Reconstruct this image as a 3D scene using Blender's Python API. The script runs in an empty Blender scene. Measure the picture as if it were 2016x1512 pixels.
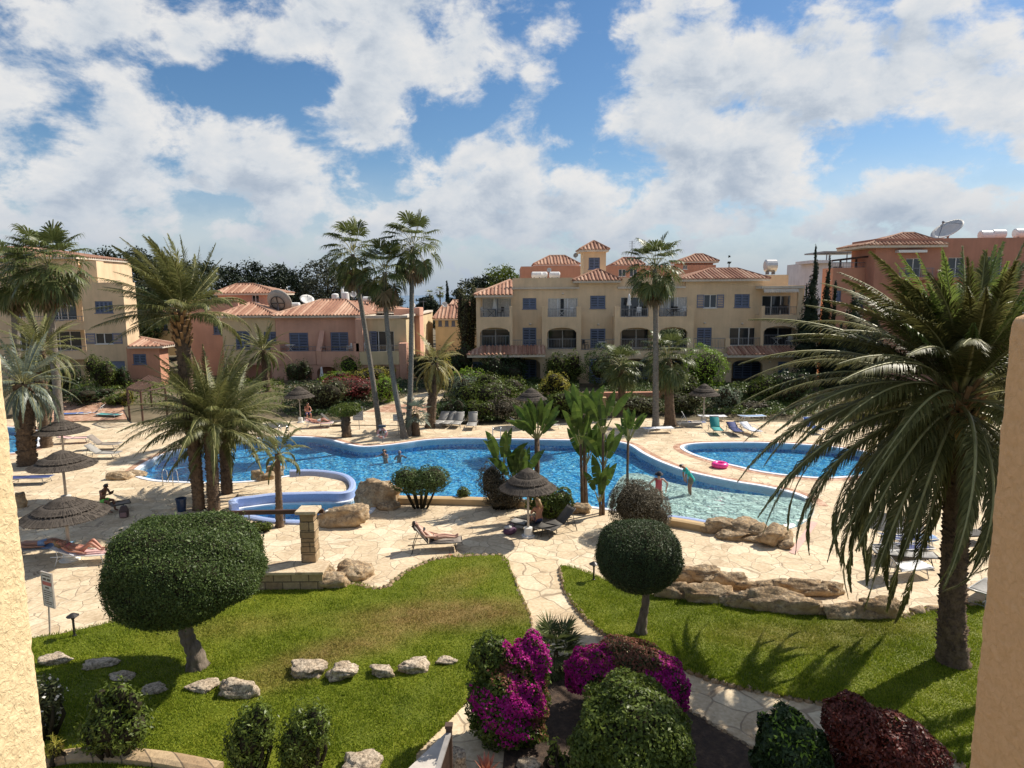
import bpy, bmesh, math, random
import numpy as np
from mathutils import Vector, Matrix, Euler, Quaternion
R = math.radians
PI = math.pi
rng = np.random.default_rng(7)
random.seed(7)
SC = bpy.context.scene
COL = SC.collection
F, CX, CY = 1300.0, 1008.0, 756.0
CAMZ = 9.2
PITCH = math.atan(178.0 / F)
ROLL = R(-0.5)
MCAM = Matrix.Rotation(PI / 2 - PITCH, 3, 'X') @ Matrix.Rotation(ROLL, 3, 'Z')
cam_d = bpy.data.cameras.new('camera')
cam = bpy.data.objects.new('camera', cam_d)
COL.objects.link(cam)
cam_d.sensor_width = 36.0
cam_d.lens = F / 2016.0 * 36.0
cam_d.clip_start = 0.05
cam_d.clip_end = 20000
cam.location = (0, 0, CAMZ)
cam.rotation_euler = MCAM.to_euler()
SC.camera = cam
def ray(px, py):
 return MCAM @ Vector(((px - CX) / F, -(py - CY) / F, -1.0))
def G(px, py, z=0.0):
 """ground point (at height z) that the photograph shows at this pixel"""
 d = ray(px, py)
 t = (z - CAMZ) / d.z
 return Vector((d.x * t, d.y * t, z))
def P(px, py, D):
 """point on the vertical plane y = D"""
 d = ray(px, py)
 t = D / d.y
 return Vector((d.x * t, D, CAMZ + d.z * t))
MATS = {}
def nodes(name):
 m = bpy.data.materials.new(name)
 m.use_nodes = True
 nt = m.node_tree
 b = nt.nodes['Principled BSDF']
 return m, nt, b
def N(nt, typ, **kw):
 n = nt.nodes.new(typ)
 for k, v in kw.items():
  if k.startswith('i_'):
   n.inputs[k[2:].replace('_', ' ')].default_value = v
  else:
   setattr(n, k, v)
 return n
def L(nt, a, b):
 nt.links.new(a, b)
def ramp(nt, fac, stops):
 r = N(nt, 'ShaderNodeValToRGB')
 el = r.color_ramp.elements
 while len(el) < len(stops):
  el.new(0.5)
 for e, (p, c) in zip(el, stops):
  e.position = p
  e.color = (*c, 1) if len(c) == 3 else c
 L(nt, fac, r.inputs['Fac'])
 return r
def mixc(nt, fac, a, b, blend='MIX'):
 m = N(nt, 'ShaderNodeMix', data_type='RGBA', blend_type=blend)
 for sock, v in ((m.inputs[0], fac), (m.inputs[6], a), (m.inputs[7], b)):
  if hasattr(v, 'is_output'):
   L(nt, v, sock)
  elif isinstance(v, (int, float)):
   sock.default_value = v
  else:
   sock.default_value = (*v, 1)
 return m.outputs[2]
def math_n(nt, op, a, b=None):
 m = N(nt, 'ShaderNodeMath', operation=op)
 for i, v in enumerate((a, b)):
  if v is None:
   continue
  if hasattr(v, 'is_output'):
   L(nt, v, m.inputs[i])
  else:
   m.inputs[i].default_value = v
 return m.outputs[0]
def wpos(nt, scale=None):
 g = N(nt, 'ShaderNodeNewGeometry')
 if scale is None:
  return g.outputs['Position']
 v = N(nt, 'ShaderNodeVectorMath', operation='MULTIPLY')
 L(nt, g.outputs['Position'], v.inputs[0])
 v.inputs[1].default_value = scale
 return v.outputs[0]
def noise(nt, vec, scale, detail=3.0, rough=0.55, dist=0.0):
 n = N(nt, 'ShaderNodeTexNoise')
 if vec is not None:
  L(nt, vec, n.inputs['Vector'])
 n.inputs['Scale'].default_value = scale
 n.inputs['Detail'].default_value = detail
 n.inputs['Roughness'].default_value = rough
 n.inputs['Distortion'].default_value = dist
 return n
def bump(nt, b, h, strength=0.5, dist=0.05):
 n = N(nt, 'ShaderNodeBump')
 n.inputs['Strength'].default_value = strength
 n.inputs['Distance'].default_value = dist
 L(nt, h, n.inputs['Height'])
 L(nt, n.outputs[0], b.inputs['Normal'])
def mat_plain(name, col, rough=0.6, metal=0.0, var=0.12, scale=6.0, bmp=0.0):
 """painted / moulded surface with a little wear"""
 if name in MATS:
  return MATS[name]
 m, nt, b = nodes(name)
 tc = N(nt, 'ShaderNodeTexCoord')
 n = noise(nt, tc.outputs['Object'], scale, 4)
 lo = tuple(max(0, c * (1 - var)) for c in col)
 hi = tuple(min(1, c * (1 + var)) for c in col)
 r = ramp(nt, n.outputs['Fac'], [(0.3, lo), (0.7, hi)])
 L(nt, r.outputs[0], b.inputs['Base Color'])
 b.inputs['Roughness'].default_value = rough
 b.inputs['Metallic'].default_value = metal
 if bmp:
  bump(nt, b, n.outputs['Fac'], bmp, 0.02)
 MATS[name] = m
 return m
def mat_leaf(name, dark, light, trans=0.3, rough=0.45, extra=None, spec=0.25, clump=1.6):
 """leaf colour varies from leaf to leaf and from clump to clump"""
 if name in MATS:
  return MATS[name]
 m, nt, b = nodes(name)
 k_ = 1.2
 dark, light = [tuple(c * k_ for c in q) for q in (dark, light)]
 g = N(nt, 'ShaderNodeNewGeometry')
 n = noise(nt, g.outputs['Position'], clump, 3)
 f = math_n(nt, 'ADD', math_n(nt, 'MULTIPLY', g.outputs['Random Per Island'], 0.6), math_n(nt, 'MULTIPLY', n.outputs['Fac'], 0.55))
 stops = [(0.2, dark), (0.8, light)]
 if extra:
  stops.append((0.97, extra))
 r = ramp(nt, f, stops)
 L(nt, r.outputs[0], b.inputs['Base Color'])
 b.inputs['Roughness'].default_value = rough
 b.inputs['Specular IOR Level'].default_value = spec
 if trans > 0:
  t = N(nt, 'ShaderNodeBsdfTranslucent')
  mm = mixc(nt, 0.5, r.outputs[0], light)
  L(nt, mm, t.inputs['Color'])
  s = N(nt, 'ShaderNodeMixShader')
  s.inputs[0].default_value = trans
  L(nt, b.outputs[0], s.inputs[1])
  L(nt, t.outputs[0], s.inputs[2])
  L(nt, s.outputs[0], nt.nodes['Material Output'].inputs['Surface'])
 MATS[name] = m
 return m
def link(o):
 COL.objects.link(o)
 return o
def tag(o, label=None, cat=None, group=None, kind=None):
 if label: o['label'] = label
 if cat: o['category'] = cat
 if group: o['group'] = group
 if kind: o['kind'] = kind
 return o
def thing(name, label, cat, loc=(0, 0, 0), rz=0.0, group=None, scale=1.0):
 o = bpy.data.objects.new(name, None)
 o.empty_display_size = 0.2
 link(o)
 o.location = loc
 o.rotation_euler = (0, 0, rz)
 o.scale = (scale, scale, scale)
 return tag(o, label, cat, group)
def kids(o):
 return [c for c in bpy.data.objects if c.parent == o]
CHILD = {}
def adopt(c, parent):
 c.parent = parent
 CHILD.setdefault(parent.name, []).append(c)
def dup(o, loc=None, rz=None, label=None, group=None, scale=None, cat=None):
 def rec(src, parent):
  c = src.copy()
  link(c)
  if parent is not None:
   adopt(c, parent)
  for k in CHILD.get(src.name, []):
   rec(k, c)
  return c
 r = rec(o, None)
 if loc is not None: r.location = loc
 if rz is not None: r.rotation_euler = (0, 0, rz)
 if scale is not None: r.scale = (scale,) * 3 if not isinstance(scale, tuple) else scale
 return tag(r, label, cat, group)
def wloc(o):
 v = Vector((0, 0, 0))
 while o is not None:
  v += o.location
  o = o.parent
 return v
def mesh_obj(name, V, Fs, mat, parent=None, world=False, smooth=False):
 """V: list/array of points, Fs: faces; world=True: V are world points, shifted to the parent's base"""
 V = np.asarray(V, dtype=np.float64).reshape(-1, 3)
 if parent is not None and world:
  V = V - np.array(wloc(parent))
 me = bpy.data.meshes.new(name)
 if isinstance(Fs, np.ndarray):
  k = Fs.shape[1]
  me.vertices.add(len(V))
  me.vertices.foreach_set('co', V.astype(np.float32).ravel())
  me.loops.add(Fs.size)
  me.loops.foreach_set('vertex_index', Fs.astype(np.int32).ravel())
  me.polygons.add(len(Fs))
  me.polygons.foreach_set('loop_start', (np.arange(len(Fs)) * k).astype(np.int32))
  me.polygons.foreach_set('loop_total', np.full(len(Fs), k, dtype=np.int32))
  me.update(calc_edges=True)
 else:
  me.from_pydata([tuple(v) for v in V], [], [tuple(f) for f in Fs])
  me.update()
 me.materials.append(mat)
 if smooth:
  me.polygons.foreach_set('use_smooth', np.ones(len(me.polygons), dtype=bool))
 o = bpy.data.objects.new(name, me)
 link(o)
 if parent is not None:
  adopt(o, parent)
 return o
class MB:
 def __init__(s):
  s.v = []; s.f = []
 def add(s, V, Fs):
  b = len(s.v)
  s.v += [tuple(p) for p in V]
  s.f += [tuple(i + b for i in f) for f in Fs]
  return s
 def box(s, x0, x1, y0, y1, z0, z1):
  V = [(x, y, z) for z in (z0, z1) for x, y in ((x0, y0), (x1, y0), (x1, y1), (x0, y1))]
  return s.add(V, [(3, 2, 1, 0), (4, 5, 6, 7), (0, 1, 5, 4), (1, 2, 6, 5), (2, 3, 7, 6), (3, 0, 4, 7)])
 def obox(s, c, ax, ay, az):
  """box from centre and three half-axis vectors"""
  c, ax, ay, az = map(Vector, (c, ax, ay, az))
  V = [c + ax * i + ay * j + az * k for k in (-1, 1) for i, j in ((-1, -1), (1, -1), (1, 1), (-1, 1))]
  return s.add(V, [(3, 2, 1, 0), (4, 5, 6, 7), (0, 1, 5, 4), (1, 2, 6, 5), (2, 3, 7, 6), (3, 0, 4, 7)])
 def bar(s, a, b, w, h=None, up=(0, 0, 1)):
  a, b = Vector(a), Vector(b)
  h = h or w
  d = (b - a)
  u = d.normalized()
  side = u.cross(Vector(up))
  if side.length < 1e-4:
   side = u.cross(Vector((1, 0, 0)))
  side.normalize()
  n = side.cross(u)
  return s.obox((a + b) / 2, d / 2, side * w / 2, n * h / 2)
 def tube(s, pts, r, n=8, cap=True):
  pts = [Vector(p) for p in pts]
  rs = r if isinstance(r, (list, tuple)) else [r] * len(pts)
  V = []; Fs = []
  ref = None
  for i, p in enumerate(pts):
   d = (pts[min(i + 1, len(pts) - 1)] - pts[max(i - 1, 0)]).normalized()
   if ref is None:
    ref = d.orthogonal().normalized()
   ref = (ref - d * ref.dot(d))
   if ref.length < 1e-5: ref = d.orthogonal()
   ref.normalize()
   q = d.cross(ref)
   for k in range(n):
    a = 2 * PI * k / n
    V.append(p + (ref * math.cos(a) + q * math.sin(a)) * rs[i])
  for i in range(len(pts) - 1):
   for k in range(n):
    a, b = i * n + k, i * n + (k + 1) % n
    Fs.append((a, b, b + n, a + n))
  if cap:
   Fs.append(tuple(reversed(range(n))))
   Fs.append(tuple(range((len(pts) - 1) * n, len(pts) * n)))
  return s.add(V, Fs)
 def lathe(s, prof, n=24, c=(0, 0, 0), cap=False):
  V = []; Fs = []
  for r, z in prof:
   for k in range(n):
    a = 2 * PI * k / n
    V.append((c[0] + r * math.cos(a), c[1] + r * math.sin(a), c[2] + z))
  for i in range(len(prof) - 1):
   for k in range(n):
    a, b = i * n + k, i * n + (k + 1) % n
    Fs.append((a, b, b + n, a + n))
  if cap:
   Fs.append(tuple(reversed(range(n))))
   Fs.append(tuple(range((len(prof) - 1) * n, len(prof) * n)))
  return s.add(V, Fs)
 def ell(s, c, r, nu=14, nv=9):
  V = []; Fs = []
  for i in range(nv + 1):
   t = PI * i / nv
   for k in range(nu):
    a = 2 * PI * k / nu
    V.append((c[0] + r[0] * math.sin(t) * math.cos(a), c[1] + r[1] * math.sin(t) * math.sin(a), c[2] - r[2] * math.cos(t)))
  for i in range(nv):
   for k in range(nu):
    a, b = i * nu + k, i * nu + (k + 1) % nu
    Fs.append((a, b, b + nu, a + nu))
  return s.add(V, Fs)
 def quad(s, *p):
  return s.add(p, [tuple(range(len(p)))])
 def build(s, name, mat, parent=None, world=False, smooth=False):
  return mesh_obj(name, s.v, s.f, mat, parent, world, smooth)
def bevel(o, w=0.01, seg=2):
 m = o.modifiers.new('edge', 'BEVEL')
 m.width = w; m.segments = seg; m.limit_method = 'ANGLE'
 return o
def spline(pts, n=8, closed=True):
 """Catmull-Rom through 2-D or 3-D points"""
 P_ = [np.array(p, float) for p in pts]
 m = len(P_)
 out = []
 rngi = range(m) if closed else range(m - 1)
 for i in rngi:
  if closed:
   p0, p1, p2, p3 = P_[(i - 1) % m], P_[i], P_[(i + 1) % m], P_[(i + 2) % m]
  else:
   p0, p1, p2, p3 = P_[max(i - 1, 0)], P_[i], P_[i + 1], P_[min(i + 2, m - 1)]
  for k in range(n):
   t = k / n
   out.append(0.5 * ((2 * p1) + (-p0 + p2) * t + (2 * p0 - 5 * p1 + 4 * p2 - p3) * t * t + (-p0 + 3 * p1 - 3 * p2 + p3) * t ** 3))
 if not closed:
  out.append(P_[-1])
 return out
def gpoly(pix, n=6, z=0.0, closed=True):
 """smooth ground outline through pixels"""
 pts = [tuple(G(x, y, z))[:2] for x, y in pix]
 return [tuple(p) for p in (spline(pts, n, closed) if n > 1 else pts)]
def area2(poly):
 return 0.5 * sum(poly[i][0] * poly[(i + 1) % len(poly)][1] - poly[(i + 1) % len(poly)][0] * poly[i][1] for i in range(len(poly)))
def offset(poly, d):
 """outline moved outwards by d"""
 p = np.array(poly)
 if area2(poly) < 0:
  d = -d
 nx = np.roll(p, -1, 0) - np.roll(p, 1, 0)
 nx /= np.linalg.norm(nx, axis=1)[:, None] + 1e-9
 n = np.stack([nx[:, 1], -nx[:, 0]], 1)
 return [tuple(q) for q in p + n * d]
def fill(loops, z):
 """flat triangulated sheet with holes; loops: outer first"""
 bm = bmesh.new()
 eds = []
 for lp in loops:
  vs = [bm.verts.new((x, y, z)) for x, y in lp]
  for i in range(len(vs)):
   eds.append(bm.edges.new((vs[i], vs[(i + 1) % len(vs)])))
 bmesh.ops.triangle_fill(bm, use_beauty=True, use_dissolve=False, edges=eds)
 bmesh.ops.recalc_face_normals(bm, faces=bm.faces)
 if bm.faces and sum(f.normal.z for f in bm.faces) < 0:
  bmesh.ops.reverse_faces(bm, faces=bm.faces)
 bm.verts.index_update()
 V = [tuple(v.co) for v in bm.verts]
 Fs = [tuple(v.index for v in f.verts) for f in bm.faces]
 bm.free()
 return V, Fs
def sheet(name, loops, z, mat, kind='structure', skirt=0.0, parent=None):
 mb = MB()
 V, Fs = fill(loops, z)
 mb.add(V, Fs)
 if skirt:
  for lp in loops:
   n = len(lp)
   mb.add([(x, y, z) for x, y in lp] + [(x, y, z - skirt) for x, y in lp],
                   [(i, (i + 1) % n, n + (i + 1) % n, n + i) for i in range(n)])
 o = mb.build(name, mat, parent)
 if kind: o['kind'] = kind
 return o
def ring(mb, inner, outer, z0, z1):
 """raised band between two outlines with the same number of points"""
 n = len(inner)
 V = [(x, y, z1) for x, y in inner] + [(x, y, z1) for x, y in outer] + [(x, y, z0) for x, y in inner] + [(x, y, z0) for x, y in outer]
 Fs = []
 for i in range(n):
  j = (i + 1) % n
  Fs += [(i, j, n + j, n + i), (2 * n + i, 2 * n + j, j, i), (n + i, n + j, 3 * n + j, 3 * n + i)]
 mb.add(V, Fs)
def inside(poly, pts):
 """vectorised point in polygon"""
 x, y = pts[:, 0], pts[:, 1]
 c = np.zeros(len(pts), bool)
 n = len(poly)
 for i in range(n):
  x0, y0 = poly[i]; x1, y1 = poly[(i + 1) % n]
  if y0 == y1: continue
  t = ((y0 > y) != (y1 > y)) & (x < (x1 - x0) * (y - y0) / (y1 - y0) + x0)
  c ^= t
 return c
from mathutils import noise as mnoise
from mathutils.geometry import delaunay_2d_cdt
SUN = Vector((1.55, 0.92, 1.85)).normalized()
SUN_EL = math.asin(SUN.z)
SUN_ROT = math.atan2(SUN.x, SUN.y)
sd = bpy.data.lights.new('sun', 'SUN')
sd.energy = 5.0
sd.angle = R(0.53)
sd.color = (1.0, 0.93, 0.82)
so = link(bpy.data.objects.new('sun', sd))
so.rotation_euler = SUN.to_track_quat('Z', 'Y').to_euler()
so.location = (40, 20, 60)
W = bpy.data.worlds.new('World')
SC.world = W
W.use_nodes = True
nt = W.node_tree
bg = nt.nodes['Background']
sky = N(nt, 'ShaderNodeTexSky', sky_type='NISHITA', sun_disc=False, sun_elevation=SUN_EL, sun_rotation=SUN_ROT)
sky.air_density = 1.0; sky.dust_density = 0.4; sky.ozone_density = 2.5
bg.inputs['Strength'].default_value = 0.078
W.cycles.sampling_method = 'MANUAL'; W.cycles.sample_map_resolution = 256
tc = N(nt, 'ShaderNodeTexCoord')
DIR = tc.outputs['Generated']
sx = N(nt, 'ShaderNodeSeparateXYZ'); L(nt, DIR, sx.inputs[0])
hyp = math_n(nt, 'SQRT', math_n(nt, 'ADD', math_n(nt, 'MULTIPLY', sx.outputs[0], sx.outputs[0]), math_n(nt, 'MULTIPLY', sx.outputs[1], sx.outputs[1])))
az = math_n(nt, 'ARCTAN2', sx.outputs[0], sx.outputs[1])
el = math_n(nt, 'ARCTAN2', sx.outputs[2], hyp)
ae = N(nt, 'ShaderNodeCombineXYZ')
L(nt, az, ae.inputs[0]); L(nt, math_n(nt, 'MULTIPLY', el, 1.5), ae.inputs[1])
AE = ae.outputs[0]
def cloud_noise(shift):
 v = N(nt, 'ShaderNodeVectorMath', operation='ADD')
 L(nt, AE, v.inputs[0]); v.inputs[1].default_value = shift
 n1 = noise(nt, v.outputs[0], 6.0, 9, 0.62, 0.15)
 n1.inputs['Lacunarity'].default_value = 2.15
 n2 = noise(nt, v.outputs[0], 13.0, 5, 0.6, 0.5)
 v2 = N(nt, 'ShaderNodeTexVoronoi', feature='SMOOTH_F1')
 v2.inputs['Scale'].default_value = 19.0
 v2.inputs['Smoothness'].default_value = 0.6
 vv = N(nt, 'ShaderNodeVectorMath', operation='ADD')
 vm = N(nt, 'ShaderNodeVectorMath', operation='SCALE')
 L(nt, n2.outputs['Color'], vm.inputs[0]); vm.inputs['Scale'].default_value = 0.10
 L(nt, v.outputs[0], vv.inputs[0]); L(nt, vm.outputs[0], vv.inputs[1])
 L(nt, vv.outputs[0], v2.inputs['Vector'])
 a = math_n(nt, 'ADD', math_n(nt, 'MULTIPLY', n1.outputs['Fac'], 1.25), math_n(nt, 'MULTIPLY', n2.outputs['Fac'], 0.50))
 return math_n(nt, 'SUBTRACT', a, math_n(nt, 'MULTIPLY', v2.outputs['Distance'], 0.22))
def sky_ae(px, py):
 d = ray(px, py)
 return math.atan2(d.x, d.y), math.atan2(d.z, math.hypot(d.x, d.y)) * 1.5
MASS = [(240, 40, 330, 85, .34), (790, 70, 250, 140, .42), (180, 190, 200, 120, .34), (120, 350, 300, 110, .34),
  (520, 320, 180, 110, .36), (725, 235, 90, 85, .34), (980, 320, 160, 90, .32), (820, 420, 500, 80, .26), (1150, 440, 500, 90, .30),
  (1460, 200, 300, 190, .44), (1700, 110, 280, 150, .34), (1960, 160, 130, 150, .36), (1350, 360, 260, 90, .34),
  (1790, 390, 190, 70, .30), (1100, 60, 60, 80, .16), (1060, 180, 50, 60, .14), (300, 450, 300, 60, .2), (1650, 450, 400, 60, .22),
  (-500, 150, 500, 200, .3), (2600, 200, 500, 200, .3)]
GAP = [(450, 185, 160, 60, .34), (1120, 170, 70, 160, .26), (900, 235, 110, 50, .22), (330, 290, 70, 90, .2), (1010, 20, 60, 120, .2),
       (1900, 40, 90, 60, .16), (1560, 440, 130, 50, .14), (640, 140, 60, 50, .2), (1900, 290, 120, 40, .12)]
acc = None
for lst, sgn in ((MASS, 1), (GAP, -1)):
 for (px, py, rx, ry, w) in lst:
  a0, e0 = sky_ae(px, py)
  a1, _ = sky_ae(px + rx, py); _, e1 = sky_ae(px, py - ry)
  mp = N(nt, 'ShaderNodeMapping')
  sxx, syy = 1 / max(1e-3, abs(a1 - a0)), 1 / max(1e-3, abs(e1 - e0))
  mp.inputs['Scale'].default_value = (sxx, syy, 0)
  mp.inputs['Location'].default_value = (-a0 * sxx, -e0 * syy, 0)
  L(nt, AE, mp.inputs[0])
  ln = N(nt, 'ShaderNodeVectorMath', operation='LENGTH')
  L(nt, mp.outputs[0], ln.inputs[0])
  mr = N(nt, 'ShaderNodeMapRange', interpolation_type='SMOOTHERSTEP')
  mr.inputs['From Min'].default_value = 1.35; mr.inputs['From Max'].default_value = 0.15
  mr.inputs['To Min'].default_value = 0; mr.inputs['To Max'].default_value = w * sgn
  L(nt, ln.outputs['Value'], mr.inputs['Value'])
  acc = mr.outputs[0] if acc is None else math_n(nt, 'ADD', acc, mr.outputs[0])
accm = math_n(nt, 'MULTIPLY', math_n(nt, 'MINIMUM', acc, 0.5), 0.56)
d0 = cloud_noise((0, 0, 0))
d1 = cloud_noise((0.022, 0.045, 0))
dens = math_n(nt, 'ADD', d0, accm)
cov = N(nt, 'ShaderNodeMapRange', interpolation_type='SMOOTHSTEP')
cov.inputs['From Min'].default_value = 0.69; cov.inputs['From Max'].default_value = 0.96
L(nt, dens, cov.inputs['Value'])
lit = N(nt, 'ShaderNodeMapRange')
lit.inputs['From Min'].default_value = -0.24; lit.inputs['From Max'].default_value = 0.22
L(nt, math_n(nt, 'SUBTRACT', d0, d1), lit.inputs['Value'])
thick = N(nt, 'ShaderNodeMapRange')
thick.inputs['From Min'].default_value = 0.86; thick.inputs['From Max'].default_value = 1.18
L(nt, dens, thick.inputs['Value'])
shade = math_n(nt, 'SUBTRACT', math_n(nt, 'ADD', math_n(nt, 'MULTIPLY', lit.outputs[0], 0.62), 0.42), math_n(nt, 'MULTIPLY', thick.outputs[0], 0.42))
cr = ramp(nt, shade, [(0.05, (0.42, 0.52, 0.66)), (0.32, (0.60, 0.68, 0.79)), (0.56, (0.82, 0.87, 0.93)), (0.85, (1.0, 1.0, 1.0))])
bc = N(nt, 'ShaderNodeBackground')
hzm = N(nt, 'ShaderNodeMapRange', interpolation_type='SMOOTHSTEP')
hzm.inputs['From Min'].default_value = 0.15; hzm.inputs['From Max'].default_value = 0.0; hzm.inputs['To Max'].default_value = 0.8
L(nt, el, hzm.inputs['Value'])
L(nt, mixc(nt, hzm.outputs[0], cr.outputs[0], (0.40, 0.51, 0.66)), bc.inputs['Color'])
bc.inputs['Strength'].default_value = 0.60
hz = N(nt, 'ShaderNodeMapRange', interpolation_type='SMOOTHSTEP')
hz.inputs['From Min'].default_value = 0.20; hz.inputs['From Max'].default_value = 0.0
hz.inputs['To Max'].default_value = 0.92
L(nt, el, hz.inputs['Value'])
covh = math_n(nt, 'MAXIMUM', cov.outputs[0], hz.outputs[0])
hs = N(nt, 'ShaderNodeHueSaturation')
hs.inputs['Saturation'].default_value = 1.22
L(nt, sky.outputs[0], hs.inputs['Color'])
L(nt, hs.outputs[0], bg.inputs['Color'])
mixw = N(nt, 'ShaderNodeMixShader')
L(nt, covh, mixw.inputs[0])
L(nt, bg.outputs[0], mixw.inputs[1]); L(nt, bc.outputs[0], mixw.inputs[2])
L(nt, mixw.outputs[0], nt.nodes['World Output'].inputs['Surface'])
SC.view_settings.view_transform = 'Standard'
SC.view_settings.look = 'None'
SC.view_settings.exposure = 0.42
SC.view_settings.gamma = 1.0
SC.cycles.max_bounces = 6
SC.cycles.transparent_max_bounces = 12
SC.cycles.caustics_reflective = False
SC.cycles.caustics_refractive = False
SC.cycles.sample_clamp_indirect = 4.0
def mat_flag(name, tint=(1, 1, 1), scale=1.65, joint=0.017):
 m, nt, b = nodes(name)
 p = wpos(nt, (1, 1, 0))
 nz = noise(nt, p, 1.1, 2)
 v = N(nt, 'ShaderNodeVectorMath', operation='MULTIPLY_ADD')
 L(nt, nz.outputs['Color'], v.inputs[0]); v.inputs[1].default_value = (0.5, 0.5, 0); L(nt, p, v.inputs[2])
 ve = N(nt, 'ShaderNodeTexVoronoi', feature='DISTANCE_TO_EDGE'); ve.inputs['Scale'].default_value = scale
 vc = N(nt, 'ShaderNodeTexVoronoi', feature='F1'); vc.inputs['Scale'].default_value = scale
 for q in (ve, vc):
  L(nt, v.outputs[0], q.inputs['Vector']); q.inputs['Randomness'].default_value = 0.95
 sc = N(nt, 'ShaderNodeSeparateColor'); L(nt, vc.outputs['Color'], sc.inputs[0])
 st = ramp(nt, sc.outputs[0], [(0.0, (0.47, 0.35, 0.22)), (0.35, (0.60, 0.47, 0.31)), (0.7, (0.68, 0.56, 0.39)), (1.0, (0.77, 0.68, 0.52))])
 fine = noise(nt, wpos(nt), 9.0, 6, 0.65)
 big = noise(nt, wpos(nt), 0.35, 3)
 c1 = mixc(nt, 0.55, st.outputs[0], ramp(nt, fine.outputs['Fac'], [(0.3, (0.42, 0.34, 0.25)), (0.7, (0.80, 0.72, 0.58))]).outputs[0], 'MIX')
 c2 = mixc(nt, 0.5, c1, ramp(nt, big.outputs['Fac'], [(0.35, (0.40, 0.33, 0.25)), (0.65, (0.66, 0.57, 0.43))]).outputs[0], 'SOFT_LIGHT')
 jm = N(nt, 'ShaderNodeMapRange', interpolation_type='SMOOTHSTEP')
 jm.inputs['From Min'].default_value = joint * 0.4; jm.inputs['From Max'].default_value = joint * 1.7
 L(nt, ve.outputs['Distance'], jm.inputs['Value'])
 jn = noise(nt, wpos(nt), 1.7, 3)
 jc = ramp(nt, jn.outputs['Fac'], [(0.3, (0.27, 0.20, 0.13)), (0.7, (0.52, 0.42, 0.30))])
 c3 = mixc(nt, jm.outputs[0], jc.outputs[0], c2)
 stn = noise(nt, wpos(nt), 0.9, 6, .7)
 c3 = mixc(nt, 1.0, c3, ramp(nt, stn.outputs['Fac'], [(.32, (.74, .70, .66)), (.5, (.97, .96, .95)), (.7, (1.06, 1.05, 1.04))]).outputs[0], 'MULTIPLY')
 c4 = mixc(nt, 1.0, c3, tint, 'MULTIPLY')
 L(nt, c4, b.inputs['Base Color'])
 b.inputs['Roughness'].default_value = 0.8
 b.inputs['Specular IOR Level'].default_value = 0.25
 h = math_n(nt, 'ADD', math_n(nt, 'MULTIPLY', jm.outputs[0], 1.0), math_n(nt, 'MULTIPLY', fine.outputs['Fac'], 0.5))
 bump(nt, b, h, 0.5, 0.02)
 return m
M_FLAG = mat_flag('crazy_paving')
M_FLAG2 = mat_flag('path_paving', (0.98, 0.97, 0.95), 1.1, 0.02)
m, nt, b = nodes('soil')
n1 = noise(nt, wpos(nt), 6.0, 8, 0.7)
r_ = ramp(nt, n1.outputs['Fac'], [(0.3, (0.025, 0.015, 0.01)), (0.55, (0.07, 0.043, 0.027)), (0.75, (0.16, 0.105, 0.065))])
L(nt, r_.outputs[0], b.inputs['Base Color']); b.inputs['Roughness'].default_value = 0.95
bump(nt, b, n1.outputs['Fac'], 0.8, 0.08)
M_SOIL = m
m, nt, b = nodes('scrub_ground')
n1 = noise(nt, wpos(nt), 0.25, 8, 0.7)
r_ = ramp(nt, n1.outputs['Fac'], [(0.3, (0.05, 0.05, 0.022)), (0.5, (0.13, 0.10, 0.055)), (0.7, (0.22, 0.17, 0.10))])
L(nt, r_.outputs[0], b.inputs['Base Color']); b.inputs['Roughness'].default_value = 0.95
M_SCRUB = m
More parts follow.
